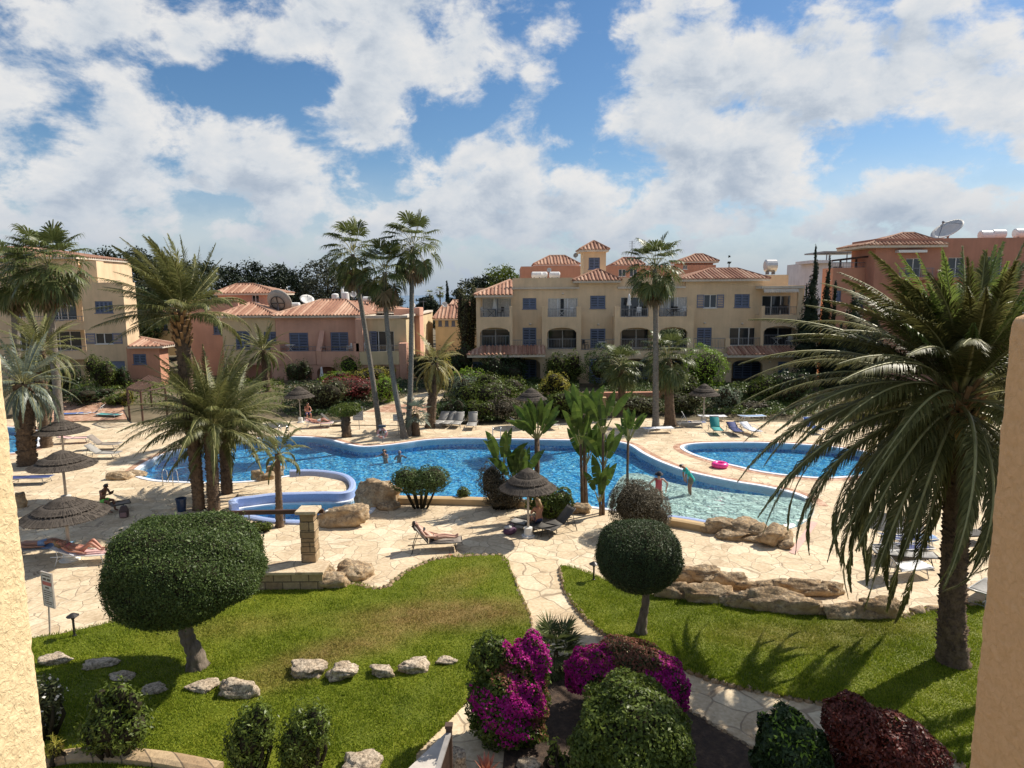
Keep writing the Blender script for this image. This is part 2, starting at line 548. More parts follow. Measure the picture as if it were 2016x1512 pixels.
def mat_lawn(name, blade):
 m, nt, b = nodes(name)
 p = wpos(nt, (1, 1, 0))
 g = N(nt, 'ShaderNodeNewGeometry')
 n1 = noise(nt, p, 0.33, 4, 0.6)
 n2 = noise(nt, p, 2.6, 5, 0.65)
 c0 = G(850, 1225); c1 = G(620, 1285)
 acc = None
 for (px, py, rx, ry, rot, w) in ((880, 1215, 2.9, 0.95, 0.10, 1.0), (700, 1275, 1.6, 0.7, 0.35, .7), (560, 1330, 1.3, .8, .5, .55), (900, 1150, 1.6, .7, .9, .45), (1560, 1260, 2.2, 0.8, -0.1, .35), (1740, 1240, 1.6, .6, 0, .3), (460, 1240, 2, .7, .2, .3)):
  q = G(px, py)
  mp = N(nt, 'ShaderNodeVectorMath', operation='SUBTRACT'); L(nt, p, mp.inputs[0]); mp.inputs[1].default_value = (q.x, q.y, 0)
  ro = N(nt, 'ShaderNodeVectorRotate', rotation_type='Z_AXIS'); ro.inputs['Angle'].default_value = -rot
  L(nt, mp.outputs[0], ro.inputs['Vector'])
  sc = N(nt, 'ShaderNodeVectorMath', operation='DIVIDE'); L(nt, ro.outputs[0], sc.inputs[0]); sc.inputs[1].default_value = (rx, ry, 1)
  ln = N(nt, 'ShaderNodeVectorMath', operation='LENGTH'); L(nt, sc.outputs[0], ln.inputs[0])
  mr = N(nt, 'ShaderNodeMapRange', interpolation_type='SMOOTHSTEP')
  mr.inputs['From Min'].default_value = 1.5; mr.inputs['From Max'].default_value = 0.2; mr.inputs['To Max'].default_value = w
  L(nt, ln.outputs['Value'], mr.inputs['Value'])
  acc = mr.outputs[0] if acc is None else math_n(nt, 'ADD', acc, mr.outputs[0])
 f = math_n(nt, 'ADD', math_n(nt, 'MULTIPLY', n1.outputs['Fac'], 0.55), math_n(nt, 'MULTIPLY', n2.outputs['Fac'], 0.35))
 if blade:
  f = math_n(nt, 'ADD', f, math_n(nt, 'MULTIPLY', math_n(nt, 'SUBTRACT', g.outputs['Random Per Island'], 0.5), 0.45))
 gr = ramp(nt, f, [(0.2, (0.10, 0.15, 0.010)), (0.45, (0.22, 0.285, 0.022)), (0.7, (0.37, 0.40, 0.045))])
 dry = ramp(nt, f, [(0.25, (0.22, 0.15, 0.05)), (0.6, (0.48, 0.34, 0.14))])
 dm = math_n(nt, 'MULTIPLY', math_n(nt, 'MULTIPLY', acc, 1.15), math_n(nt, 'ADD', math_n(nt, 'MULTIPLY', n2.outputs['Fac'], 1.1), 0.2))
 dmc = N(nt, 'ShaderNodeClamp'); L(nt, dm, dmc.inputs[0]); dmc.inputs['Max'].default_value = 0.85
 c = mixc(nt, dmc.outputs[0], gr.outputs[0], dry.outputs[0])
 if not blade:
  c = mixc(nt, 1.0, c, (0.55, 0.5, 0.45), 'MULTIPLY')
 L(nt, c, b.inputs['Base Color'])
 b.inputs['Roughness'].default_value = 0.6
 b.inputs['Specular IOR Level'].default_value = 0.2
 if blade:
  t = N(nt, 'ShaderNodeBsdfTranslucent'); L(nt, c, t.inputs['Color'])
  s = N(nt, 'ShaderNodeMixShader'); s.inputs[0].default_value = 0.35
  L(nt, b.outputs[0], s.inputs[1]); L(nt, t.outputs[0], s.inputs[2])
  L(nt, s.outputs[0], nt.nodes['Material Output'].inputs['Surface'])
 return m
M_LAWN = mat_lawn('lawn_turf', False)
M_BLADE = mat_lawn('grass_blade', True)
m, nt, b = nodes('limestone')
tcn = N(nt, 'ShaderNodeTexCoord')
n1 = noise(nt, wpos(nt), 2.2, 8, 0.7, 0.4)
n2 = noise(nt, wpos(nt), 9.0, 8, 0.75)
n3 = noise(nt, wpos(nt), 24.0, 4, 0.7)
r1 = ramp(nt, n1.outputs['Fac'], [(0.3, (0.30, 0.18, 0.09)), (0.5, (0.47, 0.33, 0.19)), (0.7, (0.66, 0.54, 0.38))])
gN = N(nt, 'ShaderNodeNewGeometry')
sp = N(nt, 'ShaderNodeSeparateXYZ'); L(nt, gN.outputs['Normal'], sp.inputs[0])
lich = math_n(nt, 'MULTIPLY', math_n(nt, 'ADD', sp.outputs[2], 0.45), math_n(nt, 'SUBTRACT', n2.outputs['Fac'], 0.42))
lm = N(nt, 'ShaderNodeMapRange'); lm.inputs['From Min'].default_value = 0.02; lm.inputs['From Max'].default_value = 0.16; lm.inputs['To Max'].default_value = 0.75
L(nt, lich, lm.inputs['Value'])
c = mixc(nt, lm.outputs[0], r1.outputs[0], (0.13, 0.10, 0.07))
L(nt, c, b.inputs['Base Color']); b.inputs['Roughness'].default_value = 0.9
b.inputs['Specular IOR Level'].default_value = 0.2
bump(nt, b, math_n(nt, 'ADD', n2.outputs['Fac'], math_n(nt, 'MULTIPLY', n3.outputs['Fac'], 0.5)), 0.9, 0.06)
M_ROCK = m
m, nt, b = nodes('pale_lawn_stone')
n1 = noise(nt, wpos(nt), 3.0, 8, 0.7)
n2 = noise(nt, wpos(nt), 14.0, 8, 0.75)
r1 = ramp(nt, n1.outputs['Fac'], [(0.3, (0.46, 0.34, 0.22)), (0.6, (0.70, 0.58, 0.43))])
r2 = ramp(nt, n2.outputs['Fac'], [(0.40, (0.09, 0.075, 0.06)), (0.58, (1, 1, 1))])
L(nt, mixc(nt, 0.8, r1.outputs[0], r2.outputs[0], 'MULTIPLY'), b.inputs['Base Color']); b.inputs['Roughness'].default_value = 0.92
bump(nt, b, n2.outputs['Fac'], 0.8, 0.05)
M_PALE = m
POOL = gpoly([(268, 932), (290, 912), (330, 893), (370, 883), (430, 873), (480, 866), (540, 861), (600, 861), (645, 866), (680, 875), (710, 880), (745, 879),
              (790, 874), (840, 867), (900, 864), (1000, 865), (1100, 867), (1180, 868), (1232, 874), (1265, 893), (1300, 910), (1350, 928), (1400, 940),
              (1450, 950), (1510, 960), (1570, 975), (1600, 995), (1590, 1020), (1545, 1040), (1470, 1034), (1385, 1026), (1300, 1014), (1200, 1002),
              (1100, 990), (1000, 982), (880, 978), (790, 978), (742, 990), (722, 1010), (700, 1016), (680, 1012), (655, 1022), (600, 1026), (540, 1024), (485, 1016), (462, 1008), (476, 1002),
              (505, 998), (545, 993), (592, 991), (640, 990), (676, 990), (697, 982), (698, 960), (676, 943), (625, 936), (575, 936), (530, 943), (480, 948), (420, 950), (350, 948), (300, 944)], 5)
POOL2 = gpoly([(1346, 880), (1372, 874), (1440, 872), (1520, 873), (1620, 879), (1715, 893), (1740, 915), (1710, 932), (1630, 940), (1560, 936), (1500, 928), (1450, 917), (1400, 905), (1362, 892)], 6)
POOL3 = gpoly([(74, 868), (66, 848), (20, 842), (-120, 842), (-260, 856), (-260, 885), (-120, 895), (20, 892), (62, 884)], 6)
pools = [POOL, POOL2, POOL3]
def ground_h(x, y):
 h = -0.07
 s = min(1, max(0, (y - 46.5) / 10.5)); s = s * s * (3 - 2 * s)
 h += s * 1.0
 if y > 100:
  t = min(1, (y - 100) / 900); h += -0.5 * 34 * t
 return h
gx = np.concatenate([np.linspace(-3000, -90, 14), np.arange(-80, 81, 1.6), np.linspace(90, 3000, 14)])
gy = np.concatenate([np.array([-60, -20, 0, 6]), np.arange(8, 64, 1.4), np.linspace(66, 130, 16), np.linspace(160, 1500, 14)])
XX, YY = np.meshgrid(gx, gy)
GV = np.stack([XX.ravel(), YY.ravel(), np.array([ground_h(x, y) for x, y in zip(XX.ravel(), YY.ravel())])], 1)
dip = np.zeros(len(GV), bool)
for pl in pools:
 dip |= inside(offset(pl, 2.2), GV[:, :2])
GV[dip, 2] = -2.4
nx_, ny_ = len(gx), len(gy)
ii = np.arange(nx_ * ny_).reshape(ny_, nx_)
GF = np.stack([ii[:-1, :-1].ravel(), ii[:-1, 1:].ravel(), ii[1:, 1:].ravel(), ii[1:, :-1].ravel()], 1)
o = mesh_obj('ground', GV, GF, M_SCRUB, smooth=True); tag(o, kind='structure')
m, nt, b = nodes('sea_water')
b.inputs['Base Color'].default_value = (0.03, 0.10, 0.19, 1); b.inputs['Roughness'].default_value = 0.25
bump(nt, b, noise(nt, wpos(nt), 0.05, 4).outputs['Fac'], 0.4, 1.0)
mb = MB(); mb.quad((-9000, 1200, -15), (9000, 1200, -15), (9000, 16000, -15), (-9000, 16000, -15))
tag(mb.build('sea', m), kind='structure')
deck_out = [tuple(G(*p))[:2] for p in [(-900, 850), (-200, 815), (0, 806), (130, 808), (250, 805), (330, 822), (470, 830), (600, 828), (660, 836), (700, 826), (800, 812), (850, 834), (950, 838), (1060, 834),
   (1140, 832), (1200, 812), (1260, 822), (1330, 828), (1400, 826), (1500, 830), (1700, 832), (2700, 850)]]
deck_out += [(40.0, 12.0), (22.0, 9.6), (-22.0, 9.6), (-40.0, 12.0)]
cop_in = [offset(pl, 0.0) for pl in pools]
cop_mid = [offset(pl, 0.22) for pl in pools]
cop_out = [offset(pl, 0.62) for pl in pools]
sheet('pool_deck', [deck_out] + cop_mid, 0.0, M_FLAG)
M_COPE = mat_plain('pale_coping', (0.70, 0.72, 0.76), 0.6, 0, 0.08, 4)
m, nt, b = nodes('terracotta_band')
pv = wpos(nt)
bt = N(nt, 'ShaderNodeTexVoronoi', feature='F1'); bt.inputs['Scale'].default_value = 5; L(nt, pv, bt.inputs['Vector'])
sc_ = N(nt, 'ShaderNodeSeparateColor'); L(nt, bt.outputs['Color'], sc_.inputs[0])
r_ = ramp(nt, sc_.outputs[0], [(0, (0.30, 0.15, 0.09)), (0.5, (0.42, 0.24, 0.15)), (1, (0.55, 0.36, 0.25))])
L(nt, r_.outputs[0], b.inputs['Base Color']); b.inputs['Roughness'].default_value = 0.85
M_TERRA = m
for i in range(3):
 mb = MB(); ring(mb, cop_in[i], cop_mid[i], -0.35, 0.03)
 if i == 0: mb.f = [f for k, f in enumerate(mb.f) if not 127 <= k // 3 <= 149]
 tag(mb.build('pool_coping', M_COPE), kind='structure')
 if i == 0:
  mb = MB()
  for k in range(127, 150): mb.quad((*offset(pools[0], -.05)[k], -.07), (*cop_mid[0][k], .001), (*cop_mid[0][k + 1], .001), (*offset(pools[0], -.05)[k + 1], -.07))
  tag(mb.build('beach_edge', M_FLAG), kind='structure')
def band(idx, a, bnd):
 pin, pout = cop_mid[idx], cop_out[idx]
 mb = MB()
 n = len(pin)
 rngb = range(a, bnd)
 for i in rngb:
  j = (i + 1) % n; k = i % n
  mb.quad((*pin[k], 0.006), (*pout[k], 0.006), (*pout[j], 0.006), (*pin[j], 0.006))
 tag(mb.build('pool_surround', M_TERRA), kind='structure')
band(0, 0, 26 * 5); band(1, 0, len(POOL2)); band(2, 0, len(POOL3))
m, nt, b = nodes('blue_mosaic_painted_ripple')
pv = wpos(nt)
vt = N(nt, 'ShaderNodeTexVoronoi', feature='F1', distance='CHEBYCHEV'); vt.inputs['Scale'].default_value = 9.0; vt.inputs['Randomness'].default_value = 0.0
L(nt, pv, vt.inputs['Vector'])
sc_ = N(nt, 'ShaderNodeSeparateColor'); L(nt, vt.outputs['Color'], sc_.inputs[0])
nb = noise(nt, pv, 2.3, 3, .6, 1.2)  # noise paints ripple light and dark into the tile colour
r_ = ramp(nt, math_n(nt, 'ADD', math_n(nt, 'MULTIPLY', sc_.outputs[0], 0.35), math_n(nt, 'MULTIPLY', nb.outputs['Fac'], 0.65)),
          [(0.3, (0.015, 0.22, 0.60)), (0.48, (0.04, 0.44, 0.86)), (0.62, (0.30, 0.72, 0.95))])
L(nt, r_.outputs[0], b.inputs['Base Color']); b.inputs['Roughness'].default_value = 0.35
M_MOSAIC_RIPPLE = m
m, nt, b = nodes('beach_pebble')
pv = wpos(nt)
nb = noise(nt, pv, 7, 5, 0.7); nb2 = noise(nt, pv, 0.5, 2)
r_ = ramp(nt, math_n(nt, 'ADD', math_n(nt, 'MULTIPLY', nb.outputs['Fac'], 0.6), math_n(nt, 'MULTIPLY', nb2.outputs['Fac'], 0.4)), [(0.3, (0.60, 0.72, 0.62)), (0.7, (0.86, 0.87, 0.76))])
L(nt, r_.outputs[0], b.inputs['Base Color']); b.inputs['Roughness'].default_value = 0.6
M_BEACH = m
def wave(x, y):
 v = 0
 for k, (fx, fy, a) in enumerate(((5.2, 1.9, .35), (-3.1, 6.4, .3), (8.3, -5.1, .22), (1.7, 9.9, .2), (-10.5, 7.7, .14), (13.1, 9.3, .1))):
  v = v + a * np.sin(fx * x + fy * y + 1.7 * k + 0.9 * np.sin(0.7 * x + k) + 0.8 * np.sin(0.9 * y - k))
 return v
def tri_grid(outline, step, zfun):
 """triangulated interior of an outline with a regular interior grid"""
 a = np.array(outline)
 x0, y0 = a.min(0); x1, y1 = a.max(0)
 px_, py_ = np.meshgrid(np.arange(x0, x1, step), np.arange(y0, y1, step * 0.95))
 pts = np.stack([px_.ravel(), py_.ravel()], 1)
 pts = pts + rng.uniform(-.2, .2, pts.shape) * step
 pts = pts[inside(offset(outline, -step * 0.6), pts)]
 verts = [Vector(p) for p in outline] + [Vector(p) for p in pts]
 n = len(outline)
 r = delaunay_2d_cdt(verts, [(i, (i + 1) % n) for i in range(n)], [list(range(n))], 1, 1e-5)
 vs = np.array([tuple(v) for v in r[0]])
 z = zfun(vs[:, 0], vs[:, 1])
 return np.column_stack([vs, z]), [tuple(f) for f in r[2]]
def up(V, Fs):
 out = []
 for f in Fs:
  a, b_, c = (V[f[0]], V[f[1]], V[f[2]])
  s = (b_[0] - a[0]) * (c[1] - a[1]) - (b_[1] - a[1]) * (c[0] - a[0])
  out.append(f if s > 0 else tuple(reversed(f)))
 return out
m, nt, b = nodes('pool_water_surface')
pv = wpos(nt)
nw = noise(nt, pv, 3.2, 3, 0.6, 0.8)
gl = N(nt, 'ShaderNodeBsdfGlossy'); gl.inputs['Roughness'].default_value = 0.04
tr = N(nt, 'ShaderNodeBsdfTransparent'); tr.inputs['Color'].default_value = (0.84, 0.97, 1.0, 1)
fr = N(nt, 'ShaderNodeFresnel'); fr.inputs['IOR'].default_value = 1.33
bp = N(nt, 'ShaderNodeBump'); bp.inputs['Strength'].default_value = 0.9; bp.inputs['Distance'].default_value = 0.14
L(nt, nw.outputs['Fac'], bp.inputs['Height'])
L(nt, bp.outputs[0], gl.inputs['Normal']); L(nt, bp.outputs[0], fr.inputs['Normal'])
ms = N(nt, 'ShaderNodeMixShader')
L(nt, fr.outputs[0], ms.inputs[0]); L(nt, tr.outputs[0], ms.inputs[1]); L(nt, gl.outputs[0], ms.inputs[2])
L(nt, ms.outputs[0], nt.nodes['Material Output'].inputs['Surface'])
M_WATER = m
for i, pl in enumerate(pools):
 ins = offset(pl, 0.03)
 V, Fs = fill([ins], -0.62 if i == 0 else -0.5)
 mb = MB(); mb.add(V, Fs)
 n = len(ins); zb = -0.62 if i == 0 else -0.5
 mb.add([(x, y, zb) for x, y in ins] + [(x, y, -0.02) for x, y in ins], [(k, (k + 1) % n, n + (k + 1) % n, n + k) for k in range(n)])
 tag(mb.build('pool_basin', M_MOSAIC_RIPPLE), kind='structure')
 V, Fs = tri_grid(ins, 0.17, lambda x, y: -0.06 + 0.026 * wave(x, y))
 tag(mesh_obj('pool_water', V, up(V, Fs), M_WATER, smooth=True), kind='structure')
shelf = gpoly([(1222, 925), (1262, 918), (1330, 940), (1420, 958), (1530, 972), (1585, 978), (1608, 996), (1594, 1024), (1548, 1044), (1470, 1037), (1385, 1022), (1300, 1010), (1210, 1001), (1195, 985)], 4)
sb = G(1560, 1025); sa = G(1230, 930)
def shelf_z(x, y):
 t = np.clip(((x - sa.x) * (sb.x - sa.x) + (y - sa.y) * (sb.y - sa.y)) / ((sb.x - sa.x) ** 2 + (sb.y - sa.y) ** 2), 0, 1)
 return -0.40 + 0.335 * t
V, Fs = tri_grid(shelf, 0.6, shelf_z)
mb = MB(); mb.add(V, up(V, Fs))
n = len(shelf)
zz = shelf_z(np.array(shelf)[:, 0], np.array(shelf)[:, 1])
mb.add([(x, y, -0.61) for x, y in shelf] + [(x, y, z) for (x, y), z in zip(shelf, zz)], [(k, (k + 1) % n, n + (k + 1) % n, n + k) for k in range(n)])
tag(mb.build('pool_beach', M_BEACH), kind='structure')
LAWN_L = gpoly([(70, 1262), (150, 1247), (240, 1226), (330, 1205), (430, 1178), (520, 1166), (600, 1163), (664, 1160), (690, 1152), (752, 1162), (800, 1130), (850, 1107), (900, 1099), (985, 1097), (1003, 1128), (1025, 1180), (1045, 1235),
    (1030, 1300), (935, 1370), (880, 1425), (815, 1490), (780, 1540), (420, 1540), (200, 1530), (40, 1520), (-300, 1500), (-300, 1330)], 3)
LAWN_R = gpoly([(1104, 1122), (1120, 1120), (1165, 1136), (1230, 1160), (1310, 1182), (1400, 1197), (1500, 1207), (1640, 1222), (1760, 1220), (1830, 1206), (1900, 1196), (2100, 1190), (2500, 1250), (2500, 1600), (2100, 1620),
    (1910, 1520), (1760, 1425), (1620, 1388), (1500, 1366), (1400, 1340), (1300, 1302), (1215, 1264), (1172, 1236), (1136, 1200), (1112, 1160)], 3)
ZL = 0.09
for lp in (LAWN_L, LAWN_R):
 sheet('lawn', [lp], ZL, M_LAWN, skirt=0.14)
PATH = gpoly([(985, 1085), (1110, 1105), (1120, 1165), (1150, 1212), (1190, 1246), (1300, 1298), (1400, 1338), (1500, 1363), (1640, 1390), (1800, 1450), (1900, 1520), (1700, 1560), (1560, 1510), (1450, 1452), (1380, 1412), (1330, 1385), (1240, 1345), (1100, 1300), (1060, 1310), (1000, 1380), (985, 1440), (1010, 1530), (800, 1560), (800, 1500), (880, 1420), (935, 1365), (1030, 1295), (1047, 1240), (1025, 1175), (1003, 1125)], 3)
sheet('path', [PATH], 0.012, M_FLAG2)
BED = gpoly([(1075, 1310), (1230, 1345), (1330, 1392), (1385, 1420), (1455, 1460), (1560, 1520), (1700, 1580), (1400, 1640), (1020, 1600), (1000, 1440), (1010, 1385)], 3)
sheet('planting_bed', [BED], 0.05, M_SOIL, skirt=0.1)
def grass_blades(name, outline, count, seed):
 r = np.random.default_rng(seed)
 a = np.array(outline)
 lo, hi = a.min(0), a.max(0)
 lo = np.maximum(lo, (-17, 10.8)); hi = np.minimum(hi, (16, 60))
 pts = np.zeros((0, 2)); eo = offset(outline, .06)
 while len(pts) < count:
  q = r.uniform(lo, hi, (count * 2, 2))
  q = q[r.uniform(0, 1, len(q)) < np.clip(13.5 / q[:, 1], 0, 1) ** 1.5]
  q = q[inside(eo, q)]
  vis = np.abs(q[:, 0]) < q[:, 1] * 0.80
  q = q[vis]
  pts = np.concatenate([pts, q])
 p = pts[:count]
 n = count
 ang = r.uniform(0, 2 * PI, n); h = r.uniform(0.025, 0.062, n); w = r.uniform(0.008, 0.016, n)
 cl = np.sin(p[:, 0] * 3.1 + 1.7 * np.sin(p[:, 1] * 2.3)) * np.cos(p[:, 1] * 3.7 + np.sin(p[:, 0] * 1.9)); h *= 1 + .35 * cl; h[~inside(outline, p)] *= 1.5
 lean = r.uniform(0, 0.05, n); la = r.uniform(0, 2 * PI, n)
 dx, dy = np.cos(ang) * w, np.sin(ang) * w
 z = np.full(n, ZL - 0.005)
 A = np.stack([p[:, 0] - dx, p[:, 1] - dy, z], 1)
 B = np.stack([p[:, 0] + dx, p[:, 1] + dy, z], 1)
 C = np.stack([p[:, 0] + np.cos(la) * lean, p[:, 1] + np.sin(la) * lean, z + h], 1)
 V = np.stack([A, B, C], 1).reshape(-1, 3)
 o = mesh_obj(name, V, np.arange(3 * n).reshape(n, 3), M_BLADE)
 tag(o, kind='stuff')
grass_blades('grass', LAWN_L, 150000, 11)
grass_blades('grass', LAWN_R, 120000, 12)
ROCKMESH = {}
def rock_mesh(seed, sub=3, rough=0.34, box=1.0):
 key = (seed, sub, rough, box)
 if key in ROCKMESH: return ROCKMESH[key]
 bm = bmesh.new()
 bmesh.ops.create_icosphere(bm, subdivisions=sub, radius=1.0)
 r = random.Random(seed)
 off = Vector((r.uniform(-50, 50), r.uniform(-50, 50), r.uniform(-50, 50)))
 planes = [(Vector((r.gauss(0, 1), r.gauss(0, 1), r.gauss(0, .8))).normalized(), r.uniform(0.50, 0.92)) for _ in range(11)]
 for v in bm.verts:
  p = v.co.copy()
  if box < 1: p = Vector([math.copysign(abs(c) ** box, c) for c in p]) * .86
  for nrm, d in planes:              # broken faces
   e = p.dot(nrm) - d
   if e > 0: p -= nrm * e * 0.85
  f = mnoise.fractal(p * 1.5 + off, 1.0, 2.0, 4) * rough
  f += abs(mnoise.noise(p * 4.2 + off)) * rough * 0.35
  if sub > 3: f -= abs(mnoise.noise(p * 8.5 + off)) * rough * 0.42 + mnoise.noise(p * 17 + off) * rough * .1
  v.co = p * (1 + f)
 V = np.array([tuple(v.co) for v in bm.verts]); Fs = [tuple(v.index for v in f.verts) for f in bm.faces]
 bm.free()
 ROCKMESH[key] = (V, Fs)
 return V, Fs
def rock(name, label, cat, c, size, seed, mat=None, group=None, sub=3, rz=0.0, rough=0.34, box=1.0):
 V, Fs = rock_mesh(seed, sub, rough, box)
 ca, sa_ = math.cos(rz), math.sin(rz)
 V = V * np.array(size)
 V = np.column_stack([V[:, 0] * ca - V[:, 1] * sa_, V[:, 0] * sa_ + V[:, 1] * ca, V[:, 2]])
 o = mesh_obj(name, V, Fs, mat or M_ROCK, smooth=True)
 o.location = c
 return tag(o, label, cat, group)
def kerb(name, pts, w, h, z0, seed, mat=None):
 """a low edging of rough stones along an open line"""
 r = random.Random(seed)
 line = spline(pts, 6, False)
 mb = MB()
 acc_ = 0; nxt = 0
 for a, b_ in zip(line[:-1], line[1:]):
  a, b_ = Vector((*a[:2], 0)), Vector((*b_[:2], 0))
  seg = (b_ - a).length
  k = max(1, int(seg / 0.34))
  for i in range(k):
   p = a + (b_ - a) * ((i + .5) / k)
   V, Fs = rock_mesh(r.randrange(6) + 900, 1, 0.3)
   ang = math.atan2((b_ - a).y, (b_ - a).x)
   ca, sa_ = math.cos(ang), math.sin(ang)
   s = (seg / k * 0.62, w * r.uniform(.8, 1.2), h * r.uniform(.8, 1.25))
   VV = V * np.array(s)
   VV = np.column_stack([VV[:, 0] * ca - VV[:, 1] * sa_ + p.x + r.uniform(-.02, .02), VV[:, 0] * sa_ + VV[:, 1] * ca + p.y + r.uniform(-.02, .02), VV[:, 2] + z0])
   mb.add(VV, Fs)
 o = mb.build(name, mat or M_ROCK)
 tag(o, kind='structure')
gp = lambda L_: [tuple(G(*p))[:2] for p in L_]
kerb('kerb', gp([(987, 1096), (1005, 1130), (1026, 1180), (1047, 1236), (1035, 1292)]), 0.09, 0.10, 0.04, 1)
kerb('kerb', gp([(1102, 1120), (1110, 1160), (1134, 1200), (1170, 1236), (1213, 1264), (1300, 1302), (1400, 1341), (1500, 1367), (1625, 1390), (1760, 1428), (1900, 1515)]), 0.09, 0.11, 0.04, 2)
kerb('kerb', gp([(690, 1153), (752, 1163), (800, 1131), (850, 1108), (900, 1100), (987, 1096)]), 0.14, 0.11, 0.06, 3)
kerb('kerb', gp([(1070, 1312), (1230, 1345), (1330, 1390), (1390, 1422), (1455, 1462), (1540, 1510)]), 0.07, 0.07, 0.03, 4)
kerb('kerb', gp([(-60, 1280), (70, 1262), (150, 1247), (240, 1226), (330, 1205), (430, 1178)]), 0.09, 0.07, 0.04, 5)
kerb('kerb', gp([(1775, 1222), (1830, 1207), (1900, 1196), (2050, 1190)]), 0.14, 0.13, 0.05, 6)
def Gt(px, py):
 """terrain point under a pixel"""
 z = 0.0
 for _ in range(12):
  p = G(px, py, z); z = 0.5 * z + 0.5 * max(0.0, ground_h(p.x, p.y) + 0.02)
 return G(px, py, z)
def mesh_multi(name, parts, mats, parent=None, smooth=False):
 """parts: list of (V, F(n,3)) one per material"""
 Vs, Fs, mi, b0 = [], [], [], 0
 for k, (V, Fa) in enumerate(parts):
  if len(Fa) == 0: continue
  Vs.append(V); Fs.append(np.asarray(Fa) + b0); mi.append(np.full(len(Fa), k)); b0 += len(V)
 o = mesh_obj(name, np.concatenate(Vs), np.concatenate(Fs), mats[0], parent)
 for m_ in mats[1:]:
  o.data.materials.append(m_)
 o.data.polygons.foreach_set('material_index', np.concatenate(mi).astype(np.int32))
 return o
M_PALMLEAF = mat_leaf('date_palm_leaf', (0.042, 0.052, 0.014), (0.155, 0.16, 0.055), 0.30, 0.45, (0.27, 0.23, 0.09), 0.25)
M_PALMDARK = mat_leaf('old_palm_leaf', (0.040, 0.044, 0.012), (0.145, 0.14, 0.045), 0.28, 0.45, (0.24, 0.19, 0.08), 0.2)
M_PALMBLUE = mat_leaf('bluish_palm_leaf', (0.05, 0.07, 0.05), (0.16, 0.19, 0.14), 0.25, 0.4, None, 0.5)
M_PALMYEL = mat_leaf('wilting_palm_leaf', (0.10, 0.09, 0.03), (0.30, 0.26, 0.09), 0.30, 0.45, (0.42, 0.34, 0.14))
M_FAN = mat_leaf('fan_palm_leaf', (0.030, 0.045, 0.012), (0.11, 0.13, 0.042), 0.28, 0.42, (0.21, 0.19, 0.08), 0.28)
M_DEAD = mat_leaf('dead_palm_leaf', (0.09, 0.06, 0.03), (0.24, 0.17, 0.09), 0.2, 0.7)
M_STALK = mat_plain('palm_stalk', (0.30, 0.28, 0.11), 0.5, 0, 0.25, 3)
M_STUB = mat_plain('palm_leaf_base', (0.30, 0.17, 0.075), 0.8, 0, 0.35, 3)
def mat_bark(name, dark, light, sc=(6, 6, 3)):
 m, nt, b = nodes(name)
 tc_ = N(nt, 'ShaderNodeTexCoord')
 mp = N(nt, 'ShaderNodeMapping'); mp.inputs['Scale'].default_value = sc
 L(nt, tc_.outputs['Object'], mp.inputs[0])
 n_ = noise(nt, mp.outputs[0], 1.5, 8, 0.7)
 r = ramp(nt, n_.outputs['Fac'], [(0.3, dark), (0.7, light)])
 L(nt, r.outputs[0], b.inputs['Base Color']); b.inputs['Roughness'].default_value = 0.9
 b.inputs['Specular IOR Level'].default_value = 0.2
 bump(nt, b, n_.outputs['Fac'], 0.7, 0.05)
 return m
M_DATEBARK = mat_bark('date_palm_bark', (0.055, 0.037, 0.025), (0.21, 0.145, 0.095))
M_PALEBARK = mat_bark('fan_palm_bark', (0.10, 0.085, 0.068), (0.27, 0.235, 0.19), (5, 5, 9))
M_GREYBARK = mat_bark('grey_bark', (0.07, 0.055, 0.042), (0.25, 0.20, 0.15), (5, 5, 1.2))
M_TWIG_SHADE = mat_bark('twig_and_shade', (0.016, 0.014, 0.008), (0.045, 0.036, 0.02))  # twig brown, darkened to paint in the shade inside foliage
def norm(a):
 return a / (np.linalg.norm(a, axis=-1, keepdims=True) + 1e-9)
